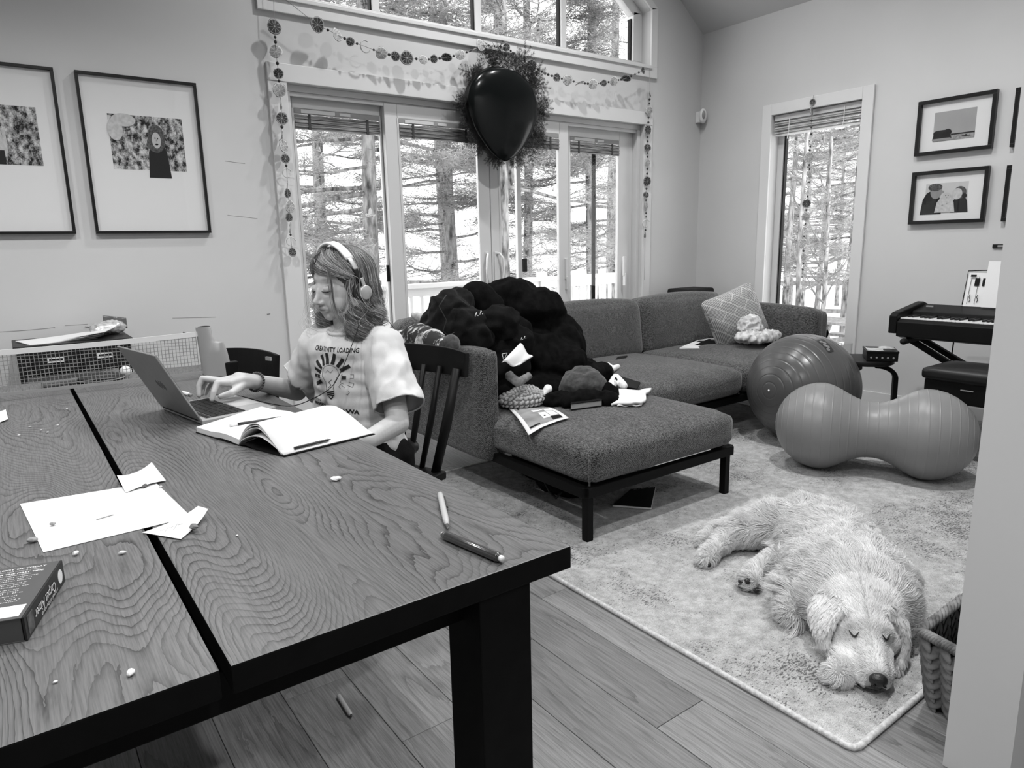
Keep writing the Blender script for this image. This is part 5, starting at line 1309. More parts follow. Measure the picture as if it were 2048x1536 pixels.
def garland(name, lab, items, pt, hang, ndir, seed, ends=(), vertical=True):
    rd_ = random.Random(seed); P = [pt(x, y) for x, y, *_ in items]
    g = thing(name, lab, 'garland', P[0])
    g0 = np.array(P[0])
    for (it, p) in zip(items, P):
        x, y, r, kind = it; rad = r/FPX*PR(p)[2]*1.0
        me = {'D': SL_D[rd_.randrange(3)], 'L': SL_L[rd_.randrange(3)], 'C': CR, 'T': SL_L[0], 'F': SL_D[0]}[kind]
        o = add('citrus_rind' if kind == 'C' else 'citrus_slice', me, g, True); o.location = Vector((p-g0).tolist()); o.scale = (rad,)*3
        base = math.atan2(ndir[1], ndir[0])+PI/2
        yaw = rd_.uniform(-.55, .55) if kind not in 'TF' else rd_.choice((-1, 1))*rd_.uniform(1.15, 1.35)
        tilt = rd_.uniform(-.2, .2) if kind != 'F' else 1.15
        o.rotation_euler = (tilt, rd_.uniform(-.5, .5), base+yaw)
    allp = [np.array(q) for q in ([pt(*e) for e in ends[:1]]+P+[pt(*e) for e in ends[1:]])]
    MB().tube(allp, .0016, 5).build('twine', m_str, g, True)
    for i in range(len(P)-1):
        a, b = np.array(P[i]), np.array(P[i+1]); L_ = np.linalg.norm(b-a); ra = items[i][2]/FPX*PR(a)[2]; rb = items[i+1][2]/FPX*PR(b)[2]
        gap = L_-ra-rb
        if gap < .012: continue
        for k in range(1 if gap < .05 else (2 if gap < .11 else 3)):
            nb = 1 if gap < .05 else (2 if gap < .11 else 3)
            q = a+(b-a)*(ra+gap*(k+.5)/nb)/L_
            o = add('wooden_bead', beadm, g, True); o.location = Vector((q-g0).tolist()); s = rd_.uniform(.75, 1.1); o.scale = (s, s, s)
    return g
bw = lambda off: (lambda x, y: Yp(x, y, YB-off))
garland('citrus_garland', 'dried citrus garland hanging straight down the left patio door casing',
    [(549, 53, 15, 'D'), (552, 103, 13, 'L'), (557, 147, 10, 'D'), (559, 180, 13.5, 'L'), (562, 208, 11, 'T'), (564, 237, 12.5, 'D'), (564, 268, 10, 'T'), (567, 291, 13, 'L'), (571, 317, 9.5, 'D'), (574, 346, 10, 'C'), (575, 366, 7, 'T'), (575, 386, 9.5, 'D'), (580, 412, 13, 'L'), (578, 434, 9, 'D'), (580, 454, 12, 'T'), (582, 483, 10, 'C'), (585, 504, 9, 'D')], bw(.07), 0, (0, -1), 3, ends=((546, -40),))
garland('citrus_garland', 'dried citrus garland swagged across the wall above the patio doors',
    [(635, 50, 15.5, 'D'), (674, 69, 13, 'L'), (701, 83, 9, 'D'), (731, 93, 13, 'C'), (763, 106, 12, 'L'), (791, 112, 9.5, 'D'), (814, 116, 14, 'D'), (847, 119, 9, 'L'), (868, 118, 8, 'D'), (893, 115, 11, 'F'), (921, 109, 10, 'L'), (945, 100, 9, 'F'), (961, 90, 12, 'L'), (1013, 94, 8, 'D'), (1037, 115, 10, 'L'), (1063, 131, 12, 'D'), (1090, 147, 3, 'T'), (1114, 155, 8, 'D'), (1135, 160, 10, 'L'), (1160, 166, 10, 'F'), (1186, 168, 10, 'L'), (1208, 166, 6.5, 'D'), (1228, 162, 9, 'L'), (1252, 157, 10, 'F'), (1286, 141, 7, 'D')], bw(.10), 0, (0, -1), 5, ends=((566, -5), (1297, 137)))
garland('citrus_garland', 'dried citrus garland hanging down right of the patio doors',
    [(1300, 188, 6, 'D'), (1298, 221, 8.5, 'L'), (1296, 260, 9.5, 'D'), (1295, 295, 7.5, 'D'), (1295, 325, 7.5, 'L'), (1294, 362, 9.5, 'D'), (1292, 390, 6.5, 'D'), (1292, 413, 9, 'L'), (1292, 447, 9, 'C'), (1290, 470, 6, 'D')], bw(.045), 0, (0, -1), 8, ends=((1299, 138), (1289, 560)))
garland('citrus_garland', 'dried citrus garland hanging in front of the narrow window',
    [(1625, 204, 6, 'D'), (1624, 224, 10, 'T'), (1622, 282, 7, 'T'), (1618, 315, 10.5, 'L'), (1620, 350, 7.5, 'L'), (1617, 379, 8, 'C'), (1613, 407, 8.5, 'D'), (1612, 433, 8.5, 'L'), (1610, 461, 7, 'C'), (1606, 487, 10, 'T'), (1608, 514, 7.5, 'L'), (1605, 548, 3, 'T')], lambda x, y: Xp(x, y, XR-.03), 0, (-1, 0), 13, ends=((1627, 190),))

# ================================================================== WREATH
m_fir = mat('fir_needles', .04, .7, .3, .5, 9); m_first = mat('fir_stem', .03, .9)
wc_ = np.array([2.885, YB-.085, 2.085])
wr = thing('wreath', 'fir wreath behind a glossy black teardrop balloon above the patio doors', 'wreath', wc_)
def sprig(seed, L):
    rd_ = random.Random(seed); v = []; f = []
    def needle(p, d, l):
        s = np.cross(d, [rd_.uniform(-1, 1), rd_.uniform(-1, 1), rd_.uniform(-1, 1)]); s = s/max(1e-6, np.linalg.norm(s))*.0016; n = len(v)
        v.extend([p-s, p+s, p+d*l]); f.append((n, n+1, n+2))
    def stem(a, d, l, side=0):
        k = int(l/.0042)
        for i in range(k):
            t = i/k; p = a+d*l*t
            for sg in (-1, 1):
                q = np.cross(d, [0, 1, 0])*sg+d*.75+np.array([0, rd_.uniform(-.55, .55), 0]); q /= np.linalg.norm(q); needle(p, q, .020*(1-.5*t)+.004)
    d = np.array([0, 0, 1.]); stem(np.zeros(3), d, L)
    for t in (.25, .4, .55, .7):
        for sg in (-1, 1): dd = np.array([sg*.8, rd_.uniform(-.3, .3), .6]); dd /= np.linalg.norm(dd); stem(d*L*t, dd, L*.42*(1-.5*t))
    return mesh_from('fir_sprig', v, f, m_fir)
SPR = [sprig(k, .17+.02*k) for k in range(4)]
def wrad(a):   # ring outline (x,z) teardrop
    return np.array([math.cos(a)*.255*(1-.12*max(0, -math.sin(a))), 0, math.sin(a)*.262])
MB().tube([wc_+wrad(a)+np.array([0, .01, 0]) for a in np.linspace(0, 2*PI, 40, endpoint=False)], .035, 10, closed=True).build('ring', m_first, wr, True)
rd = random.Random(4)
for k in range(84):
    a = 2*PI*k/84+rd.uniform(-.06, .06); p = wrad(a)*rd.uniform(.92, 1.1)+np.array([0, rd.uniform(-.03, .02), 0])
    out = wrad(a)/np.linalg.norm(wrad(a)); tang = np.array([-math.sin(a), 0, math.cos(a)])*rd.choice((-1, 1))
    big = 1.0 if (-.9 < math.atan2(math.sin(a), math.cos(a)) < 1.9) else .62
    z_ = out*rd.uniform(.5, 1)+tang*.7+np.array([0, rd.uniform(-.35, .1), 0]); z_ /= np.linalg.norm(z_); y_ = np.cross(z_, np.cross([0, 1., 0], z_)); y_ /= np.linalg.norm(y_); x_ = np.cross(y_, z_)
    o = add('fir_sprig', SPR[k % 4], wr, True); M_ = Matrix(np.column_stack([x_, y_, z_]).tolist()).to_4x4(); M_.translation = Vector(p.tolist()); o.matrix_basis = M_@Matrix.Scale(big*rd.uniform(.75, 1.2), 4)
def film():
    t = NT('black_glossy_film'); t.set(.16, .28); t.p.inputs['Base Color'].default_value = (.003, .004, .004, 1); t.p.inputs['Alpha'].default_value = .94
    t.bump(t.noise(t.coord(), 5, 2), .25, .02); return t.m
def tear(u, v):   # closed balloon of rotation squashed along y
    zz = -.325+.60*u; a = 2*PI*v; t = 1-(zz+.325)/.60
    r = .285*(math.sin(PI*t**.74)**.62 if 0 < t < 1 else 0)
    return wc_+np.array([r*math.cos(a)*1.0-.015, -.062+.22*r*math.sin(a), zz])
MB().grid(tear, 40, 40).build('balloon', film(), wr, True)
MB().tube([wc_+[-.012, -.07, .27], Yp(994, 86, YB-.06), wc_+[.02, -.04, .28], Yp(985, 84, YB-.06)], .0018, 5).build('hanging_cord', m_str, wr, True)
# bird decals on the glass
def decal(name, lab, px, py, s, Y):
    c = Yp(px, py, Y); r = thing(name, lab, 'decal', c)
    wing = lambda k: [(0, 0), (-.2*k, .5), (.1, 1.1), (.45, .75), (.35, .2)]
    def pl(pts): return MB().prism([c+np.array([x*s, 0, z*s]) for x, z in pts], (0, .0008, 0))
    pl([(-.8, .05), (-.55, .28), (-.1, .2), (.5, -.05), (1.1, .1), (1.0, -.2), (.55, -.35), (0, -.42), (-.5, -.25)]).build('body', m_mid, r)
    pl([(-.2, .2), (-.1, .9), (.25, 1.25), (.5, .8), (.35, .1)]).build('wing', m_mid, r)
    for k in range(4): MB().lathe([(.10*s, 0), (.10*s, .001), (0, .001)], c+np.array([(-.3+.28*k)*s, -.0012, (-.08-.05*k)*s]), (0, 1, 0), 10).build('cutout', m_grey, r)
decal('bird_decal', 'white lace bird decal stuck to the left patio door pane', 739, 430, .038, w0+.066)
decal('bird_decal', 'small pale bird decal on the third patio door pane', 1106, 380, .018, w0+.019)
# ================================================================== DOG
dog = thing('dog', 'cream golden retriever asleep on the rug with chin on its paw', 'dog', (2.05, 1.05, .01))
G0 = .012
mb = MB()
def V3(*a): return np.array(a, float)
AXr = np.column_stack([[.79, .61, 0], [-.61, .79, 0], [0, 0, 1.]])
SP = [(2.475, 1.365, .125, .098), (2.38, 1.29, .165, .112), (2.26, 1.19, .175, .118), (2.14, 1.09, .188, .126), (2.03, 1.00, .182, .130), (1.955, .94, .155, .122), (1.90, .905, .115, .110)]
for (x0_, y0_, w_0, h_0), (x1_, y1_, w_1, h_1) in zip(SP[:-1], SP[1:]):
    for t in np.linspace(0, 1, 4):
        h_ = h_0*(1-t)+h_1*t; mb.ell(V3(x0_*(1-t)+x1_*t, y0_*(1-t)+y1_*t, h_*.95), (.10, w_0*(1-t)+w_1*t, h_), 20, 14, R=AXr)
chain(mb, [V3(2.38, 1.38, .12), V3(2.25, 1.50, .09), V3(2.15, 1.555, .07), V3(2.06, 1.545, .05), V3(2.005, 1.53, .045)], [.10, .072, .045, .034, .036], 14)   # upper hind leg
mb.ell(V3(1.985, 1.525, .042), (.042, .034, .030), 14, 10, R=rotz(.2))
chain(mb, [V3(2.44, 1.44, .10), V3(2.33, 1.60, .055), V3(2.20, 1.66, .04), V3(2.10, 1.63, .035)], [.07, .045, .034, .03], 12)     # tail / other hind leg
chain(mb, [V3(2.22, 1.30, .08), V3(2.10, 1.34, .060), V3(2.01, 1.335, .055), V3(1.965, 1.32, .052)], [.06, .037, .032, .036], 12)      # lower hind leg
mb.ell(V3(1.945, 1.312, .048), (.034, .040, .034), 14, 10)
chain(mb, [V3(2.05, 1.12, .12), V3(1.95, 1.14, .105), V3(1.885, 1.125, .085), V3(1.85, 1.105, .055)], [.070, .052, .043, .040], 14)  # folded front leg
chain(mb, [V3(1.85, 1.105, .055), V3(1.868, 1.085, .038), V3(1.91, 1.065, .035)], [.038, .034, .032], 12)
chain(mb, [V3(1.93, .97, .08), V3(1.83, .935, .05), V3(*Zp(1690, 1335, .045)), V3(*Zp(1672, 1348, .040))], [.055, .040, .034, .036], 12)       # front paw under the chin
for k in range(4):
    s = -.026+.0175*k; mb.ell(V3(*Zp(1672, 1352, .033))+np.array([.69, -.73, 0])*(s)+np.array([-.73, -.69, 0])*(.016-.012*abs(k-1.5)*.5), (.015, .017, .018), 10, 8)
HK = 1.22
Fd = np.array([-.745, -.61, -.27]); Fd /= np.linalg.norm(Fd); Rd = np.array([.634, -.773, 0]); Rd /= np.linalg.norm(Rd)
Ud = np.cross(Rd, Fd); Ud = Ud if Ud[2] > 0 else -Ud
HCd = V3(*Zp(1757, 1366, .062))-Fd*.176*HK
HF = np.column_stack([Rd, Fd, Ud])
def hd(s, f, u): return HCd+(Rd*s+Fd*f+Ud*u)*HK
def hr(*r): return tuple(q*HK for q in r)
mb.ell(hd(0, 0, 0), hr(.068, .078, .060), 20, 14, R=HF)
mb.ell(hd(0, .040, .010), hr(.056, .046, .040), 16, 12, R=HF)
for s in (-1, 1):
    mb.ell(hd(s*.040, .030, -.020), hr(.034, .046, .036), 14, 10, R=HF)
    chain(mb, [hd(s*.023, .080, -.022), hd(s*.022, .125, -.024), hd(s*.015, .150, -.022)], hr(.030, .025, .019), 12)
chain(mb, [hd(0, .055, -.004), hd(0, .100, -.004), hd(0, .150, -.004)], hr(.044, .033, .027), 14)
chain(mb, [hd(0, .06, -.036), hd(0, .130, -.038)], hr(.028, .020), 12)
me = remesh(mb, .0085, 5, 'body')
P = getco(me); P[:, 2] = np.maximum(P[:, 2], G0); 
# closed eyes: shallow sockets
for s in (-1, 1):
    e = hd(s*.031, .072, .032); d = np.linalg.norm(P-e, axis=1); P -= Fd*(.010*np.exp(-(d/.016)**2))[:, None]
setco(me, P)
m_dogskin = mat('cream_undercoat', .40, .9, .1, .12, 14)
me.materials.append(m_dogskin); body = add('body', me, dog)
# nose, eyes, ears, pads
nz = MB().ell(hd(0, .172, .004), hr(.0195, .015, .0155), 16, 12, R=HF).ell(hd(0, .166, -.014), hr(.013, .013, .012), 12, 8, R=HF)
nzo = add('nose', remesh(nz, .003, 3, 'nose'), dog); nzo.data.materials.append(mat('dog_nose', .012, .35, .5, .2, 60, .4, 300))
for s in (-1, 1): MB().ell(hd(s*.010, .1865, .002), (.0045, .002, .003), 8, 6, R=HF).build('nostril', m_black, nzo, True)
tb_ = BVHTree.FromPolygons([v.co for v in me.vertices], [p.vertices for p in me.polygons])
def onhead(s, u, off=.001):
    h = tb_.ray_cast(Vector(hd(s, .30, u)+Ud*.0), Vector((-Fd).tolist())); return np.array(h[0])+np.array(h[1])*off
for s in (-1, 1):
    MB().tube([onhead(s*(.021+.020*t), .033-.009*math.sin(PI*t)-.005*t, .0055) for t in np.linspace(0, 1, 8)], [.0008, .0018, .0026, .003, .003, .0026, .002, .0008], 6).build('closed_eye', mat('eye_line_dark', .02, .5), dog, True)
mlip = mat('lip_line', .05, .6)
for s in (-1, 1): MB().tube([hd(s*.030, .05, -.052), hd(s*.037, .09, -.044), hd(s*.034, .13, -.040), hd(s*.018, .165, -.030), hd(s*.004, .176, -.018)], .0026, 6).build('mouth_line', mlip, dog, True)
ears = []
for s, M0, tipw in ((-1, V3(*Zp(1634, 1248, .10)), V3(*Zp(1672, 1318, .035))), (1, V3(*Zp(1812, 1262, .10)), V3(*Zp(1798, 1340, .025)))):
    a = hd(s*.052, -.018, .044); b = tipw; mid = 2*M0-(a+b)/2
    def ef(u, v, s=s, a=a, b=b, mid=mid):
        c = a*(1-u)**2+2*mid*u*(1-u)+b*u*u; w = (.052 if s < 0 else .044)*math.sin(PI*min(1, .25+.75*u))**.7*(1-.1*u)+.005
        side = Fd*.9+Ud*.1+Rd*s*-.25; side /= np.linalg.norm(side)
        return c+side*w*(2*v-1)-Rd*s*.014*(2*v-1)**2*u
    em = MB()
    for i in range(15):
        for j in range(11): em.ell(ef(i/14, j/10), .0095, 8, 6)
    er = remesh(em, .006, 4, 'ear'); Pq = getco(er); Pq[:, 2] = np.maximum(Pq[:, 2], G0+.002); setco(er, Pq)
    er.materials.append(m_dogskin); ears.append(add('ear', er, dog))
m_pad = mat('paw_pad', .02, .7)
for c in (V3(1.912, 1.322, .050), V3(1.916, 1.300, .058), V3(1.917, 1.325, .030), V3(1.935, 1.278, .030), V3(1.952, 1.520, .030), V3(1.962, 1.498, .030)):
    MB().ell(c, (.010, .011, .010), 10, 8).build('paw_pad', m_pad, dog, True)
# ---- coat
def furmat():
    t = NT('cream_fur'); t.set(.75, .15); hi = t.a('ShaderNodeHairInfo')
    n = t.noise(t.coord(), 16, 3, .6)
    v = t.math('MULTIPLY', t.map(hi.outputs['Random'], 0, 1, .80, 1.0), t.map(n, .3, .7, .82, 1.1)); v = t.math('MULTIPLY', v, t.map(hi.outputs['Intercept'], 0, 1, .84, 1.03)); t.grey(v)
    return t.m
m_fur = furmat()
def sample(me, n, rng):
    me.calc_loop_triangles(); tr = np.empty(len(me.loop_triangles)*3, np.int32); me.loop_triangles.foreach_get('vertices', tr); tr = tr.reshape(-1, 3)
    P = getco(me); N = getno(me); A, B, C = P[tr[:, 0]], P[tr[:, 1]], P[tr[:, 2]]; ar = np.linalg.norm(np.cross(B-A, C-A), axis=1); ar /= ar.sum()
    i = rng.choice(len(tr), n, p=ar); r1 = np.sqrt(rng.random(n)); r2 = rng.random(n); w = np.stack([1-r1, r1*(1-r2), r1*r2], 1)
    p = (P[tr[i]]*w[:, :, None]).sum(1); nn = (N[tr[i]]*w[:, :, None]).sum(1); nn /= np.linalg.norm(nn, axis=1)[:, None]+1e-9
    return p, nn
def fur(obj, n, seed, lenf, flowf, K=7, r0=.0007, wave=.35, lift=.45, name='fur', clump=22, cw=.75):
    rng = np.random.default_rng(seed); p, nn = sample(obj.data, n, rng)
    L = lenf(p, nn)*rng.uniform(.7, 1.25, n); keep = L > .001; p, nn, L = p[keep], nn[keep], L[keep]; n = len(p)
    fl = flowf(p, nn); 
    sw = np.stack([vnoise(p, 17, 3), vnoise(p, 17, 31), vnoise(p, 17, 57)], 1)*1.5; sw2 = np.stack([vnoise(p, 55, 5), vnoise(p, 55, 35), vnoise(p, 55, 75)], 1)
    fl = fl+sw*wave*2+sw2*wave*.8+rng.normal(0, .12, (n, 3)); fl -= nn*(fl*nn).sum(1)[:, None]; fl /= np.linalg.norm(fl, axis=1)[:, None]+1e-9
    perp = np.cross(nn, fl); ph = vnoise(p, 30, 11)*6
    S_ = np.empty((n, K, 3)); q = p-nn*np.minimum(.003, L*.05)[:, None]
    for k in range(K):
        S_[:, k] = q; t = k/(K-1)
        d = fl*(.55+.45*t)+nn*(lift*(1-t)**1.2-.10*t)+perp*(np.sin(ph+t*5)*wave*.9)[:, None]+np.array([0, 0, -.28*t*min(1, r0/.0009-.35)])
        d /= np.linalg.norm(d, axis=1)[:, None]; q = q+d*(L/(K-1))[:, None]
    from mathutils.kdtree import KDTree
    gi = rng.choice(n, max(2, int(n/clump)), replace=False); kd = KDTree(len(gi))
    for a_i, b_i in enumerate(gi): kd.insert(p[b_i], a_i)
    kd.balance(); g = gi[np.array([kd.find(x)[1] for x in p])]
    wt = (np.linspace(0, 1, K)**1.3*cw)[None, :, None]; S_ = S_*(1-wt)+(S_[g]-S_[g][:, :1]+S_[:, :1]*.25+S_[g][:, :1]*.75)*wt
    S_[:, :, 2] = np.maximum(S_[:, :, 2], G0+.001)
    rad = r0*(1-.75*np.linspace(0, 1, K)); 
    o = curves(name, list(S_), [rad]*n, m_fur, dog); return o
AX = V3(.79, .61, 0); 
def lenb(p, nn):
    dh = np.linalg.norm(p-HCd, axis=1); df = (p-HCd)@Fd; dr = np.abs((p-HCd)@Rd)
    L = .082+.030*np.clip(vnoise(p, 6, 2), -1, 1)
    leg = ((p-V3(2.2, 1.12, 0))@V3(-.61, .79, 0)) > .18
    L = np.where(leg & (p[:, 2] < .11), .030, L)
    paw = np.linalg.norm(p[:, :2]-Zp(1680, 1343, .04)[:2], axis=1) < .07
    hd_ = (dh < .125) | ((df > -.01) & (dh < .30) & (dr < .075)); hd_ &= ~(paw & (p[:, 2] < .075) & (((p-HCd)@Rd) < -.045))
    L = np.where(paw, .028, L)
    L = np.where(hd_, np.clip(.032-.12*(df+.03), .011, .032), L)
    L = np.where(hd_ & (df > .198) & (dr < .024), 0, L)
    return L
def flowb(p, nn):
    dh = np.linalg.norm(p-HCd, axis=1); w = np.clip((dh-.08)/.12, 0, 1)[:, None]
    radial = (p-HCd)-(Fd*.9); radial /= np.linalg.norm(radial, axis=1)[:, None]
    hf = -Fd*.9+Ud*.1+Rd*(np.sign((p-HCd)@Rd)*.35)[:, None]
    side = ((p-V3(2.2, 1.12, 0))@V3(-.61, .79, 0))[:, None]*V3(-.61, .79, 0)
    bf = AX*.75+np.array([0, 0, -.55])+side*2.2
    return hf*(1-w)+bf*w
fur(body, 115000, 1, lenb, flowb, name='coat', wave=.24, r0=.00065, lift=.30, clump=16, cw=.5, K=8)
fur(body, 260000, 5, lambda p, nn: np.where((np.linalg.norm(p-HCd, axis=1) < .13) | (((p-HCd)@Fd > -.02) & ((p-HCd)@Fd < .30) & (np.abs((p-HCd)@Rd) < .08)), lenb(p, nn)*1.0, 0), flowb, name='face_fur', wave=.10, lift=.22, r0=.0005, clump=5, cw=.3, K=5)
for k, e in enumerate(ears):
    c0_ = getco(e.data).mean(0)
    fur(e, 11000, 20+k, lambda p, nn: np.full(len(p), .024), lambda p, nn: np.tile(np.array([-.1, 0, -1.]), (len(p), 1)), name='ear_fur', wave=.2, lift=.25)
# ================================================================== CHILD AT THE LAPTOP
girl_o = thing('person', 'child in pale printed t-shirt and headphones typing on the silver laptop', 'person', (.92, 2.08, .455))
HC = V3(*Dp(683, 573, 2.12))
ff = np.array([-.972, -.235, 0]); ff /= np.linalg.norm(ff); pit = math.radians(8)
Fg = ff*math.cos(pit)+np.array([0, 0, -math.sin(pit)]); Sg = np.cross([0, 0, 1.], ff); Sg /= np.linalg.norm(Sg)      # Sg = her left (towards the camera)
Ug = np.cross(Fg, Sg); Ug = Ug if Ug[2] > 0 else -Ug
HG = np.column_stack([Sg, Fg, Ug])
def hg(s, f, u): return HC+Sg*s+Fg*f+Ug*u
sd = np.array([.49, -.87, 0]); sd /= np.linalg.norm(sd)
tf = np.array([-.87, -.49, 0])
P0 = V3(.885, 2.035, .535); C1 = V3(.872, 2.045, .75); N1 = V3(.848, 2.035, .945)
SLs = N1+sd*.125+[.005, 0, -.045]; SRs = N1-sd*.125+[.005, 0, -.045]
EL = V3(*Dp(796, 846, 2.02)); WL = V3(*Dp(738, 879, 1.93)); HL = V3(.70, 1.80, .62)
ER = V3(*Dp(594, 782, 2.34)); 
tipI = V3(*Zp(424, 803, .7725)); 
dI = PR(tipI)[2]
WR = V3(*Dp(507, 763, dI+.115)); KR = V3(*Dp(446, 764, dI+.05))
mb = MB()
# head
mb.ell(hg(0, -.012, .028), (.074, .090, .082), 22, 16, R=HG); mb.ell(hg(0, .030, -.015), (.062, .058, .070), 20, 14, R=HG)
mb.ell(hg(0, .028, -.050), (.046, .048, .040), 18, 12, R=HG); mb.ell(hg(0, .060, -.075), (.021, .019, .017), 14, 10, R=HG)
for s in (-1, 1):
    mb.ell(hg(s*.034, .050, -.040), (.028, .030, .030), 14, 10, R=HG); chain(mb, [hg(s*.052, .0, -.046), hg(s*.03, .045, -.069)], [.022, .02], 10)
    mb.ell(hg(s*.031, .0705, .008), (.0165, .014, .012), 14, 10, R=HG)
    mb.ell(hg(s*.0105, .089, -.032), (.0075, .0085, .0065), 10, 8, R=HG)
    mb.ell(hg(s*.072, -.008, -.008), (.008, .018, .028), 10, 8, R=HG)
chain(mb, [hg(0, .082, .004), hg(0, .089, -.011), hg(0, .1005, -.027)], [.0075, .0075, .0090], 12)
chain(mb, [hg(-.017, .0765, -.0520), hg(-.006, .0855, -.0485), hg(.006, .0855, -.0485), hg(.017, .0765, -.0520)], [.0045, .0060, .0060, .0045], 10, .4)
chain(mb, [hg(-.014, .0765, -.0588), hg(0, .0825, -.0605), hg(.014, .0765, -.0588)], [.0048, .0072, .0048], 10, .4)
chain(mb, [hg(0, .0, -.05), N1+[.004, 0, -.01]], [.046, .043], 16, .4)
# torso, arms, legs
chain(mb, [P0, C1, N1+[0, 0, -.06]], [.115, .098, .085], 18, .4); chain(mb, [SRs, N1+[0, 0, -.03], SLs], [.045, .05, .045], 14, .4)
chain(mb, [SLs, EL, ], [.042, .034], 14, .4); chain(mb, [EL, WL, HL], [.034, .027, .024], 14, .4)
chain(mb, [SRs, ER], [.042, .034], 14, .4); chain(mb, [ER, ER*.55+WR*.45, WR], [.034, .031, .0235], 14, .35)
KL = V3(.60, 1.88, .535); KRr = V3(.55, 2.10, .535)
chain(mb, [P0+sd*.07, KL], [.085, .058], 16, .4); chain(mb, [P0-sd*.07, KRr], [.085, .058], 16, .4)
chain(mb, [KL, V3(.82, 1.95, .50), V3(*Zp(797, 894, .505))], [.052, .044, .030], 14, .4); chain(mb, [KRr, V3(.62, 2.10, .25), V3(.68, 2.10, .06)], [.052, .045, .03], 14, .4)
mb.ell(V3(.64, 2.10, .045), (.07, .034, .028))
# typing hand
hdir = KR-WR; hdir /= np.linalg.norm(hdir); hs = np.cross(hdir, [0, 0, 1.]); hs /= np.linalg.norm(hs); hs = hs if hs@np.array([.2, -1, 0]) > 0 else -hs  # towards the camera (thumb side)
hn = np.cross(hs, hdir); hn = hn if hn[2] > 0 else -hn
chain(mb, [WR, WR*.5+KR*.5+hn*.007], [.0235, .023], 14, .3)
for k in range(4):
    b = KR+hs*(-.026+.0175*k)-hdir*(.006*abs(k-1.4)); chain(mb, [WR+hs*(-.012+.008*k), WR*.45+b*.55+hn*.006, b], [.017, .0165, .0125], 12, .35)
DD = lambda x, y, d: V3(*Dp(x, y, d))
fing = [  # base(k), pip, dip, tip, radii
    (3, DD(434, 766, dI+.018), DD(427, 785, dI+.003), tipI+[0, 0, .005]),
    (2, DD(405, 757, dI+.05), DD(398, 772, dI+.045), DD(398, 791, dI+.04)),
    (1, DD(414, 757, dI+.075), DD(405, 772, dI+.070), DD(404, 788, dI+.068)),
    (0, DD(424, 764, dI+.095), DD(416, 777, dI+.09), DD(412, 788, dI+.088))]
for k, p1, p2, p3 in fing:
    b = KR+hs*(-.026+.0175*k)-hdir*(.006*abs(k-1.4)); rr = [.0115, .0098, .0088, .0072] if k else [.0095, .0080, .0072, .0060]
    chain(mb, [b, p1, p2, p3], rr, 12, .3)
tb0 = WR*.6+KR*.4+hs*.020-hn*.006; chain(mb, [WR+hs*.010, tb0, DD(463, 786, dI+.02), DD(441, 793, dI+.012)], [.016, .0135, .0105, .0082], 12, .3)
# lap hand
for k in range(4):
    chain(mb, [HL, HL+V3(-.03+.012*k, .05, -.01), HL+V3(-.02+.014*k, .075, -.03)], [.018, .009, .0075], 10, .35)
chain(mb, [HL, HL+V3(-.03, .01, .015)], [.015, .009], 10, .35)
bme = remesh(mb, .0030, 3, 'body', .45)
P = getco(bme)
q = (P-HC)@HG   # head coordinates s,f,u
front = q[:, 1] > .02
for s in (-1, 1):
    g = np.exp(-((q[:, 0]-s*.031)/.0135)**2-((q[:, 2]-.0195)/.0055)**2); P -= Fg*(.0045*g*front)[:, None]     # fold above the lids
    g = np.exp(-((q[:, 0]-s*.031)/.015)**2-((q[:, 2]+.007)/.005)**2); P -= Fg*(.0022*g*front)[:, None]
    g = np.exp(-((q[:, 0]-s*.030)/.02)**2-((q[:, 2]-.036)/.006)**2); P += Fg*(.0025*g*front)[:, None]       # brow
setco(bme, P)
def skinmat():
    t = NT('child_skin'); t.set(.5, .35); a = t.a('ShaderNodeAttribute'); a.attribute_name = 'tone'
    n = t.noise(t.coord(), 60, 2); t.grey(t.math('MULTIPLY', a.outputs['Fac'], t.map(n, .3, .7, .97, 1.03)))
    t.p.inputs['Subsurface Weight'].default_value = .12; t.p.inputs['Subsurface Radius'].default_value = (.006, .006, .006); return t.m
tone = np.full(len(P), .47)
lipm = np.exp(-((q[:, 0])/.015)**4)*np.exp(-((q[:, 2]+.0548)/.0085)**4)*(q[:, 1] > .06); tone -= .20*lipm
tone -= .16*np.exp(-((q[:, 2]+.0545)/.0018)**2)*np.exp(-(q[:, 0]/.016)**4)*(q[:, 1] > .06)
for s in (-1, 1):
    tone -= .22*np.exp(-((q[:, 0]-s*.031)/.017)**4)*np.exp(-((q[:, 2]-(.0365-.12*(np.abs(q[:, 0])-.031)**2*20))/.0035)**2)*front
    tone -= .10*np.exp(-((q[:, 0]-s*.030)/.016)**2-((q[:, 2]-.017)/.006)**2)*front
    tone -= .20*np.exp(-((q[:, 0]-s*.0095)/.004)**2-((q[:, 2]+.0375)/.003)**2)*(q[:, 1] > .07)
a_ = bme.attributes.new('tone', 'FLOAT', 'POINT'); a_.data.foreach_set('value', tone.astype(np.float32))
bme.materials.append(skinmat()); gbody = add('body', bme, girl_o)
btree = BVHTree.FromPolygons([v.co for v in bme.vertices], [p.vertices for p in bme.polygons])
def onface(s, u, off=.0006):
    h = btree.ray_cast(Vector(hg(s, .3, u)), Vector((-Fg).tolist())); return np.array(h[0])+np.array(h[1])*off
m_lash = mat('lash_dark', .015, .6)
for s in (-1, 1):
    MB().tube([onface(s*(.031+.0155*t), +.0025-.0032*(1-t*t)) for t in np.linspace(-1, 1, 9)], [.0006, .0012, .0015, .0017, .0018, .0018, .0018, .0016, .0009], 6).build('eyelashes', m_lash, girl_o, True)
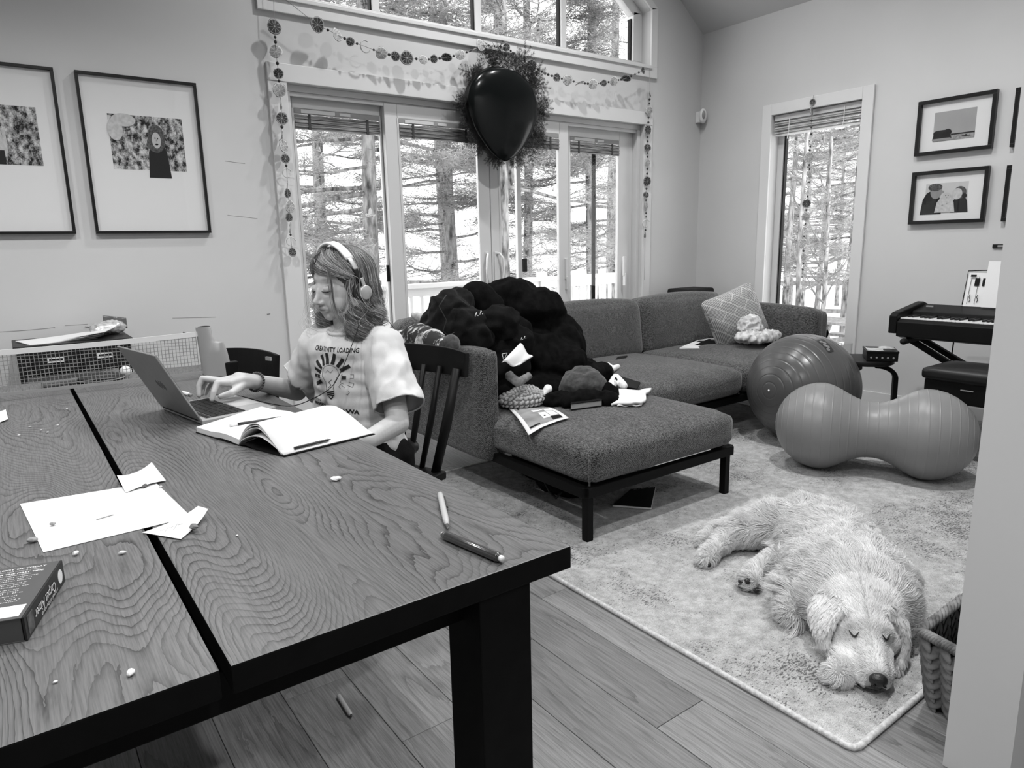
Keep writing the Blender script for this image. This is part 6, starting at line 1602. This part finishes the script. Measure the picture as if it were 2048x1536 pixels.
# ---- t-shirt
sb = MB()
for t in np.linspace(0, 1, 12):
    c = P0*(1-t)+(N1+[0, 0, -.05])*t; w = .150-.012*t; d = .118-.022*t
    sb.ell(c+[0, 0, -.005-.05*(1-t)], (w, d, .06), 18, 10, R=np.column_stack([sd, tf, [0, 0, 1.]]))
chain(sb, [SRs+[0, 0, .0], N1+[0, 0, -.035], SLs+[0, 0, .0]], [.062, .062, .062], 16, .3)
CL = SLs*.22+EL*.78+sd*.012+[0, 0, .0]; dL = EL-SLs; dL /= np.linalg.norm(dL)
chain(sb, [SLs, SLs*.6+CL*.4, CL+dL*.02], [.064, .066, .074], 18, .25)
CR_ = SRs*.10+ER*.90; dR = (ER-SRs); dR /= np.linalg.norm(dR)
dR2 = dR*.55+(WR-ER)/np.linalg.norm(WR-ER)*.45; dR2 /= np.linalg.norm(dR2)
chain(sb, [SRs, SRs*.5+CR_*.5+[0, 0, -.008], CR_+dR2*.018], [.062, .062, .066], 18, .25)
sme = remesh(sb, .0068, 6, 'tshirt')
P = getco(sme); N = getno(sme)
T1 = np.stack([P@sd*1.0, P@tf, P[:, 2]*.32], 1)
fold = np.array([mnoise.noise(Vector((p[0]*26, p[1]*26, p[2]*26+4))) for p in T1]); fold2 = vnoise(P, 30, 3)
rg_ = np.array([1-2.4*abs(mnoise.noise(Vector((p[0]*15+3, p[1]*15, p[2]*15)))) for p in T1])
P = P+N*((.0085*rg_+.010*fold+.0045*fold2-.003)*np.clip((1.0-P[:, 2])/.12, .25, 1))[:, None]
setco(sme, P)
# open the sleeves, the neck and the hem
bm = bmesh.new(); bm.from_mesh(sme); dl = []
def cut(bm, c, n, rad):
    g = [f for f in bm.faces if (np.array(f.calc_center_median())-c)@n > 0 and np.linalg.norm(np.array(f.calc_center_median())-c) < rad]
    es = set(e for f in g for e in f.edges); vs = set(v for f in g for v in f.verts)
    nb = set(f for v in vs for f in v.link_faces); 
    bmesh.ops.bisect_plane(bm, geom=list(nb)+list(set(e for f in nb for e in f.edges))+list(set(v for f in nb for v in f.verts)), plane_co=Vector(c.tolist()), plane_no=Vector(n.tolist()))
    g = [f for f in bm.faces if (np.array(f.calc_center_median())-c)@n > 1e-5 and np.linalg.norm(np.array(f.calc_center_median())-c) < rad*1.15]
    bmesh.ops.delete(bm, geom=g, context='FACES')
cut(bm, CL, dL, .10); cut(bm, CR_, dR2, .085)
bm.to_mesh(sme); bm.free(); sme.polygons.foreach_set('use_smooth', [True]*len(sme.polygons))
m_shirt = mat('pale_cotton_jersey', .60, .9, .12, .05, 30, .35, 340, bd=.0008)
sme.materials.append(m_shirt); shirt = add('tshirt', sme, girl_o)
so_ = shirt.modifiers.new('thick', 'SOLIDIFY'); so_.thickness = .0022; so_.offset = 1
stree = BVHTree.FromPolygons([v.co for v in sme.vertices], [p.vertices for p in sme.polygons])
def ring_edge(c, n, r, name, rr=.0024):
    u, v, w = basis(n); pts = []
    for t in np.linspace(0, 2*PI, 40, endpoint=False):
        d = u*math.cos(t)+v*math.sin(t); h = stree.ray_cast(Vector(c-np.asarray(n)*.006+d*.2), Vector((-d).tolist()))
        if h[0] is not None and (Vector(h[0])-Vector(c)).length < r: pts.append(np.array(h[0])+np.asarray(n)*.003)
    if len(pts) > 12: MB().tube(pts, rr, 6, closed=True).build(name, m_shirt, shirt, True)
nkc = N1+np.array([-.006, -.004, .016]); ku, kv, _ = basis([-.25, -.12, .96])
MB().tube([nkc+(ku*math.cos(t)+kv*math.sin(t))*.056 for t in np.linspace(0, 2*PI, 36, endpoint=False)], .006, 8, closed=True).build('collar', m_shirt, shirt, True)
ring_edge(CL, dL, .11, 'sleeve_hem'); ring_edge(CR_, dR2, .10, 'sleeve_hem')
seam = []
for t in np.linspace(-.35, .75, 14):
    c = SLs+sd*.005; d = -tf*0+np.array([0, 0, 1.])*math.sin(t*PI)+tf*math.cos(t*PI)
    h = stree.ray_cast(Vector(SLs-sd*.02+d*.2), Vector((-d).tolist()))
    if h[0] is not None: seam.append(np.array(h[0])+d*.001)
if len(seam) > 4: MB().tube(seam, .0013, 5).build('shoulder_seam', mat('seam_grey', .30, .9), shirt, True)
# ---- print on the chest: projected from the camera side of the chest
m_ink = mat('black_shirt_ink', .012, .8); PCc = V3(*Dp(650, 752, 2.02)); pn_ = tf*.93+np.array([.0, -.12, .0]); pn_ /= np.linalg.norm(pn_)
pxd = np.cross([0, 0, 1.], pn_); pxd /= np.linalg.norm(pxd); pxd = pxd if pxd@np.array([.81, -.586, 0]) > 0 else -pxd
pzd = np.array([0, 0, 1.])*.985+pxd*.05
h = stree.ray_cast(Vector(CAMC.tolist()), Vector((ray(661, 757)/np.linalg.norm(ray(661, 757))).tolist())); PO = np.array(h[0])
def onshirt(x, z, off=.0038):
    x, z = x*1.18, z*1.12; p = PO+pxd*x+pzd*z; hh = stree.ray_cast(Vector(p+pn_*.25), Vector((-pn_).tolist()))
    return (np.array(hh[0])+pn_*off) if hh[0] is not None else p
def ink(name, polys, m=m_ink):
    v = []; f = []
    for pl in polys:
        n = len(v); v += [onshirt(*p) for p in pl]; f.append(tuple(range(n, n+len(pl))))
    return add(name, mesh_from(name, v, f, m), shirt)
def bars(cx, cz, L, wd, ang, n=5):
    out = []; c, s = math.cos(ang), math.sin(ang)
    for k in range(n):
        a, b = -L/2+L*k/n, -L/2+L*(k+1)/n; out.append([(cx+c*x-s*y, cz+s*x+c*y) for x, y in ((a, -wd/2), (b, -wd/2), (b, wd/2), (a, wd/2))])
    return out
def outl(pts, w=.0011, closed=True):
    out = []; n = len(pts)
    for i in range(n if closed else n-1):
        a, b = np.array(pts[i]), np.array(pts[(i+1) % n]); d = b-a; l = np.linalg.norm(d); 
        if l < 1e-6: continue
        d /= l; nn = np.array([-d[1], d[0]])*w/2; out.append([a-nn, b-nn, b+nn, a+nn])
    return out
polys = []
for k, ag in enumerate((205, 183, 164, 143, 120, 98, 76, 50, 28)):
    a = math.radians(ag); rr = .048; polys += bars(rr*math.cos(a), .006+rr*1.05*math.sin(a), .031, .0098, a)
polys += bars(.040, .004, .013, .0095, 0.0, 3)
ink('ray_print', polys)
polys = []
for ag, rr, L in ((1, .048, .033), (-20, .050, .034), (-40, .052, .034)):
    a = math.radians(ag); c, s = math.cos(a), math.sin(a); cx, cz = rr*c, .006+rr*1.05*s
    polys += outl([(cx+c*x-s*y, cz+s*x+c*y) for x, y in ((-L/2, -.005), (L/2, -.005), (L/2, .005), (-L/2, .005))], .0009)
bul = [(.0225*math.sin(t)*(1 if math.cos(t) > -.3 else .82), .012+.026*math.cos(t)) for t in np.linspace(-2.55, 2.55, 26)]
polys += outl(bul, .0011, False)+outl([(-.011, -.010), (-.008, -.030)], .0012, False)+outl([(.011, -.010), (.008, -.030)], .0012, False)
polys += outl([(-.004, -.026), (.003, -.018), (-.003, -.010), (.004, -.003)], .0012, False)+outl([(-.010, .018), (-.004, .024), (.002, .016), (.008, .024)], .0007, False)
for k in range(3): polys += outl([(-.009, -.033-.006*k), (.009, -.036-.006*k)], .0034, False)
polys += outl([(-.006, -.051), (0, -.058), (.006, -.051)], .003, False)+outl([(-.010, -.030), (-.009, -.05)], .0014, False)+outl([(.010, -.030), (.009, -.05)], .0014, False)
ink('bulb_print', polys)
def shirt_text(s, size, x0, z0, width, slope=0, m=m_ink, bold=0):
    c = bpy.data.curves.new('txt', 'FONT'); c.body = s; c.size = size; c.offset = bold; c.resolution_u = 2
    o = bpy.data.objects.new('txt', c); COL.objects.link(o); dg = bpy.context.evaluated_depsgraph_get(); dg.update()
    me = bpy.data.meshes.new_from_object(o.evaluated_get(dg)); bpy.data.objects.remove(o)
    Q = getco(me); k = width/(Q[:, 0].max()-Q[:, 0].min())
    R_ = np.array([onshirt(x0+x*k, z0+y*1.15+slope*x*k) for x, y, _ in Q]); setco(me, R_); me.materials.clear(); me.materials.append(m); me.name = 'lettering'
    add('lettering', me, shirt)
shirt_text('CREATIVITY', .0155, -.056, .076, .073, -.02, bold=.0003); shirt_text('LOADING', .0155, .024, .075, .056, -.03, bold=.0003)
shirt_text('ATION', .010, -.075, -.070, .032, -.03); shirt_text('INATION', .010, -.077, -.082, .046, -.03, bold=.0006)
shirt_text('OTTAWA', .0135, -.012, -.092, .095, -.05, bold=.0005)
# ---- bracelet
brc = WR+(ER-WR)/np.linalg.norm(ER-WR)*.012; bu_, bv_, _ = basis(WR-ER); bmb = MB()
for k in range(22):
    t = 2*PI*k/22; bmb.ell(brc+(bu_*math.cos(t)+bv_*math.sin(t))*.0285, .0044, 8, 6)
br_o = bmb.build('beaded_bracelet', mat('dark_wooden_bead', .07, .4, .4, .4, 60), girl_o, True, fixn=False); br_o['kind'] = 'stuff'
# ---- clog on the folded foot
cl_ = MB(); cf = V3(*Zp(800, 894, .515)); cl_.ell(cf+[.015, -.01, -.002], (.05, .045, .034), 16, 12); cl_.ell(cf+[-.04, .0, -.012], (.05, .04, .024), 16, 12)
clog = clothes(cl_, .006, .001, 20, 3, 3); clog.materials.append(mat('black_foam_clog', .012, .4, .45)); co_ = add('clog', clog, girl_o)
ct = BVHTree.FromPolygons([v.co for v in clog.vertices], [p.vertices for p in clog.polygons]); hl = MB()
for i in range(4):
    for j in range(4):
        d = ray(784+9*i+3*j, 884+9*j); d = d/np.linalg.norm(d); h = ct.ray_cast(Vector(CAMC.tolist()), Vector(d.tolist()))
        if h[0] is not None: hl.lathe([(.0034, 0), (.0034, .0008), (0, .0008)], np.array(h[0])-d*.0004, np.array(h[1]), 8)
if hl.v: hl.build('vent_holes', mat('clog_hole', .09, .6), co_, fixn=False)
# ---- shorts / trousers
tr_ = MB(); chain(tr_, [P0+sd*.07, KL], [.096, .068], 16, .4); chain(tr_, [P0-sd*.07, KRr], [.096, .068], 16, .4); tr_.ell(P0+[0, 0, -.02], (.108, .108, .07)); chain(tr_, [KL, V3(.82, 1.95, .50), V3(.98, 2.06, .49)], [.062, .054, .042], 14, .4); chain(tr_, [KRr, V3(.62, 2.10, .25)], [.06, .052], 12, .4)
tme = clothes(tr_, .010, .005, 16, 4, 5); tme.materials.append(m_cloth_d); add('trousers', tme, girl_o)
# ---- hair: soft inner volume plus strands
hm = MB(); hm.ell(hg(0, -.020, .036), (.082, .092, .083), 22, 16, R=HG)
for s in (-1, 1):
    for k in range(9):
        a = math.radians(68+14*k)*s; x, y = math.sin(a), math.cos(a)
        chain(hm, [hg(.068*x, -.018+.075*y, .03), hg(.078*x, -.022+.080*y, -.045), HC+Sg*.074*x+ff*(-.020+.074*y)+[0, 0, -.115]], [.020, .020, .013], 10, .5)
hme = remesh(hm, .006, 4, 'hair'); P = getco(hme); q = (P-HC)@HG
keep = ~((q[:, 1] > .035) & (np.abs(q[:, 0]) < .075) & (q[:, 2] < .050))
def hairmat(nm, lo_, hi_):
    t = NT(nm); t.set(.42, .5); hi = t.a('ShaderNodeHairInfo')
    v = t.math('MULTIPLY', t.map(t.math('POWER', hi.outputs['Random'], 1.8), 0, 1, lo_, hi_), t.map(hi.outputs['Intercept'], 0, 1, .65, 1.35)); t.grey(v); return t.m
m_hairs = [hairmat('hair_brown', .035, .16), hairmat('hair_fair', .10, .32), hairmat('hair_blond', .30, .75)]; hme.materials.append(mat('fair_hair_mass', .085, .7, .3, .5, 90, .5, 200, stretch=(1, 1, .2)))
hair = add('hair', hme, girl_o)
rng = np.random.default_rng(12); ST = []; RR = []
cen = np.array([0, -.020, .034]); rad3 = np.array([.084, .095, .086])
def sph(th, az, k=1.0):   # th from crown, az 0 = face
    return cen+rad3*k*np.array([math.sin(th)*math.sin(az), math.sin(th)*math.cos(az), math.cos(th)])
clumps = []
for c in range(150):
    az = rng.uniform(-PI, PI); clumps.append((az, rng.uniform(.0, 6.28), rng.uniform(.7, 1.3), rng.uniform(-.035, .020), rng.uniform(.018, .042)))
def strand_g(az0, th0, jit, cl, lenj, k0, fine=1.0):
    az, ph, fr, dl, amp = cl
    s = 1 if az0 >= -.35 else -1; a_end = az0
    if abs(az0) < 1.35: a_end = s*(1.22+.30*abs(az0)/1.35)
    pts = []; n1 = 9; thE = 1.62
    for k in range(n1):
        t = k/(n1-1); th = th0+(thE-th0)*t; w = t**.85; a = az0+(a_end-az0)*w
        pts.append(sph(max(.05, th), a, k0))
    p = HC+HG@pts[-1]; out_ = Sg*math.sin(a_end)+ff*math.cos(a_end)
    W3 = [HC+HG@q for q in pts]; Lh = .168+dl+lenj; n2 = 12
    for k in range(1, n2+1):
        t = k/n2; cw = amp*t**1.35*fine; ph2 = ph+t*(5.5+3.5*t)*fr
        tang = Sg*math.cos(a_end)-ff*math.sin(a_end)
        W3.append(p+np.array([0, 0, -Lh*t])+out_*(.006*math.sin(t*3)+cw*math.cos(ph2)-.010*t)+tang*(cw*math.sin(ph2)))
    W3 = np.array(W3)+np.linspace(0, 1, len(W3))[:, None]*jit
    return W3
TN = []
ctone = rng.choice(3, len(clumps), p=(.27, .40, .33))
for i in range(8500):
    ci = rng.integers(len(clumps)); c = clumps[ci]; TN.append(ctone[ci]); az0 = c[0]+rng.normal(0, .075); az0 = (az0+PI) % (2*PI)-PI
    th0 = math.acos(rng.uniform(.10 if abs(az0) > 1.3 else .26, 1))
    W3 = strand_g(az0, th0, rng.normal(0, .0035, 3), c, rng.normal(0, .008), rng.uniform(1.0, 1.07)); ST.append(W3); RR.append(np.linspace(.00055, .00022, len(W3)))
for i in range(2600):
    az0 = rng.uniform(-1.35, 1.35); ci = int((az0+1.35)*20); c = clumps[ci]; TN.append(ctone[ci])
    ST.append(strand_g(az0, rng.uniform(.1, 1.22), rng.normal(0, .003, 3), c, rng.normal(0, .008), rng.uniform(1.0, 1.06))); RR.append(np.linspace(.0006, .00022, len(ST[-1])))
for i in range(260):   # loose flyaways, long ones in front of the far cheek
    c = (0, rng.uniform(0, 6), rng.uniform(.8, 1.5), rng.uniform(-.03, .03), rng.uniform(.012, .03)); far = rng.random() < .65
    az0 = -rng.uniform(.3, 1.1) if far else rng.uniform(-PI, PI)
    TN.append(2); W3 = strand_g(az0, rng.uniform(.3, 1.0), rng.normal(0, .016, 3)+(-Sg*.018+ff*.028 if far else 0), c, rng.normal(0, .02), rng.uniform(1.04, 1.16), 1.3); ST.append(W3); RR.append(np.linspace(.0004, .00018, len(W3)))
for i in range(16):    # thin lock falling past the near temple
    TN.append(1); b = rng.normal(0, .0035, 3); ST.append(np.array([hg(.055+.012*t+.008*math.sin(6*t+.5), .078-.020*t+.012*math.sin(3*t), .072-.19*t) for t in np.linspace(0, 1, 14)])+b); RR.append(np.linspace(.0005, .0002, 14))
TN = np.array(TN)
for k in range(3):
    ii = np.nonzero(TN == k)[0]; curves('hair_strands', [ST[i] for i in ii], [RR[i] for i in ii], m_hairs[k], girl_o)
# ---- headphones
hp = thing('headphones', 'white and black wired headphones worn on the child head', 'headphones', HC)
bt = math.radians(4)
def band(a, r, wv=0):   # arc over the head in the ear plane, a from left ear (0) to right ear (pi)
    return HC+HG@np.array([math.cos(a)*.106*r, -.004+.018*math.sin(a)+wv, -.012+.150*r*math.sin(a)])
for nm, a0, a1, wd, th_, m in (('headband', .72, PI-.72, .026, .0065, m_white), ('slider', .46, .74, .016, .0045, m_alum), ('slider', PI-.74, PI-.46, .016, .0045, m_alum), ('arm', .20, .48, .021, .008, m_blackmatt), ('arm', PI-.48, PI-.20, .021, .008, m_blackmatt), ('yoke', .02, .26, .010, .005, m_alum), ('yoke', PI-.26, PI-.02, .010, .005, m_alum)):
    off = .006 if nm == 'yoke' else 0
    g = MB().grid(lambda u, v: band(a0+(a1-a0)*u, 1.0+off/.1, (v-.5)*wd), 22, 4, thick=th_)
    g.build(nm, m, hp, True, bevel=0); auto_smooth(hp.children[-1], .6) if False else None
for s in (1, -1):
    c = HC+HG@np.array([s*.098, -.004, -.016]); ax3 = Sg*s
    MB().lathe([(.026, -.018), (.034, -.015), (.036, -.006), (.034, .0), (.022, .0)], c, ax3, 32).build('cushion', m_blackmatt, hp, True)
    MB().lathe([(.034, -.004), (.0345, .0), (.030, .004), (.0, .004)], c, ax3, 32).build('ear_cup', mat('cup_dark', .02, .4, .4), hp, True)
    MB().lathe([(.021, .003), (.021, .014), (.0195, .0155), (0, .0155)], c, ax3, 28).build('disc', m_alum, hp, True); auto_smooth(hp.children[-1], .5)
cab = [HC+HG@np.array([.085, .0, -.05]), V3(*Dp(716, 655, 2.04)), V3(*Dp(700, 700, 1.995)), V3(*Dp(684, 738, 1.965)), V3(*Dp(662, 775, 1.95)), V3(*Dp(620, 800, 1.97)), V3(*Dp(580, 812, 2.0)), V3(*Dp(530, 805, 2.06)), V3(*Dp(470, 790, 2.2)), V3(*Zp(420, 789, .757))]
sp = []
for i in range(len(cab)-1):
    p0, p1, p2, p3 = cab[max(0, i-1)], cab[i], cab[i+1], cab[min(len(cab)-1, i+2)]
    for t in np.linspace(0, 1, 6, endpoint=False): sp.append(.5*((2*p1)+(p2-p0)*t+(2*p0-5*p1+4*p2-p3)*t*t+(3*p1-p0-3*p2+p3)*t**3))
sp.append(cab[-1])
MB().tube(sp, .0013, 6).build('cable', m_black, hp, True)
MB().tube([HC+HG@np.array([.085, -.02, -.05]), V3(*Dp(775, 640, 2.18)), V3(*Dp(788, 656, 2.2))], .0011, 5).build('cable', m_black, hp, True)
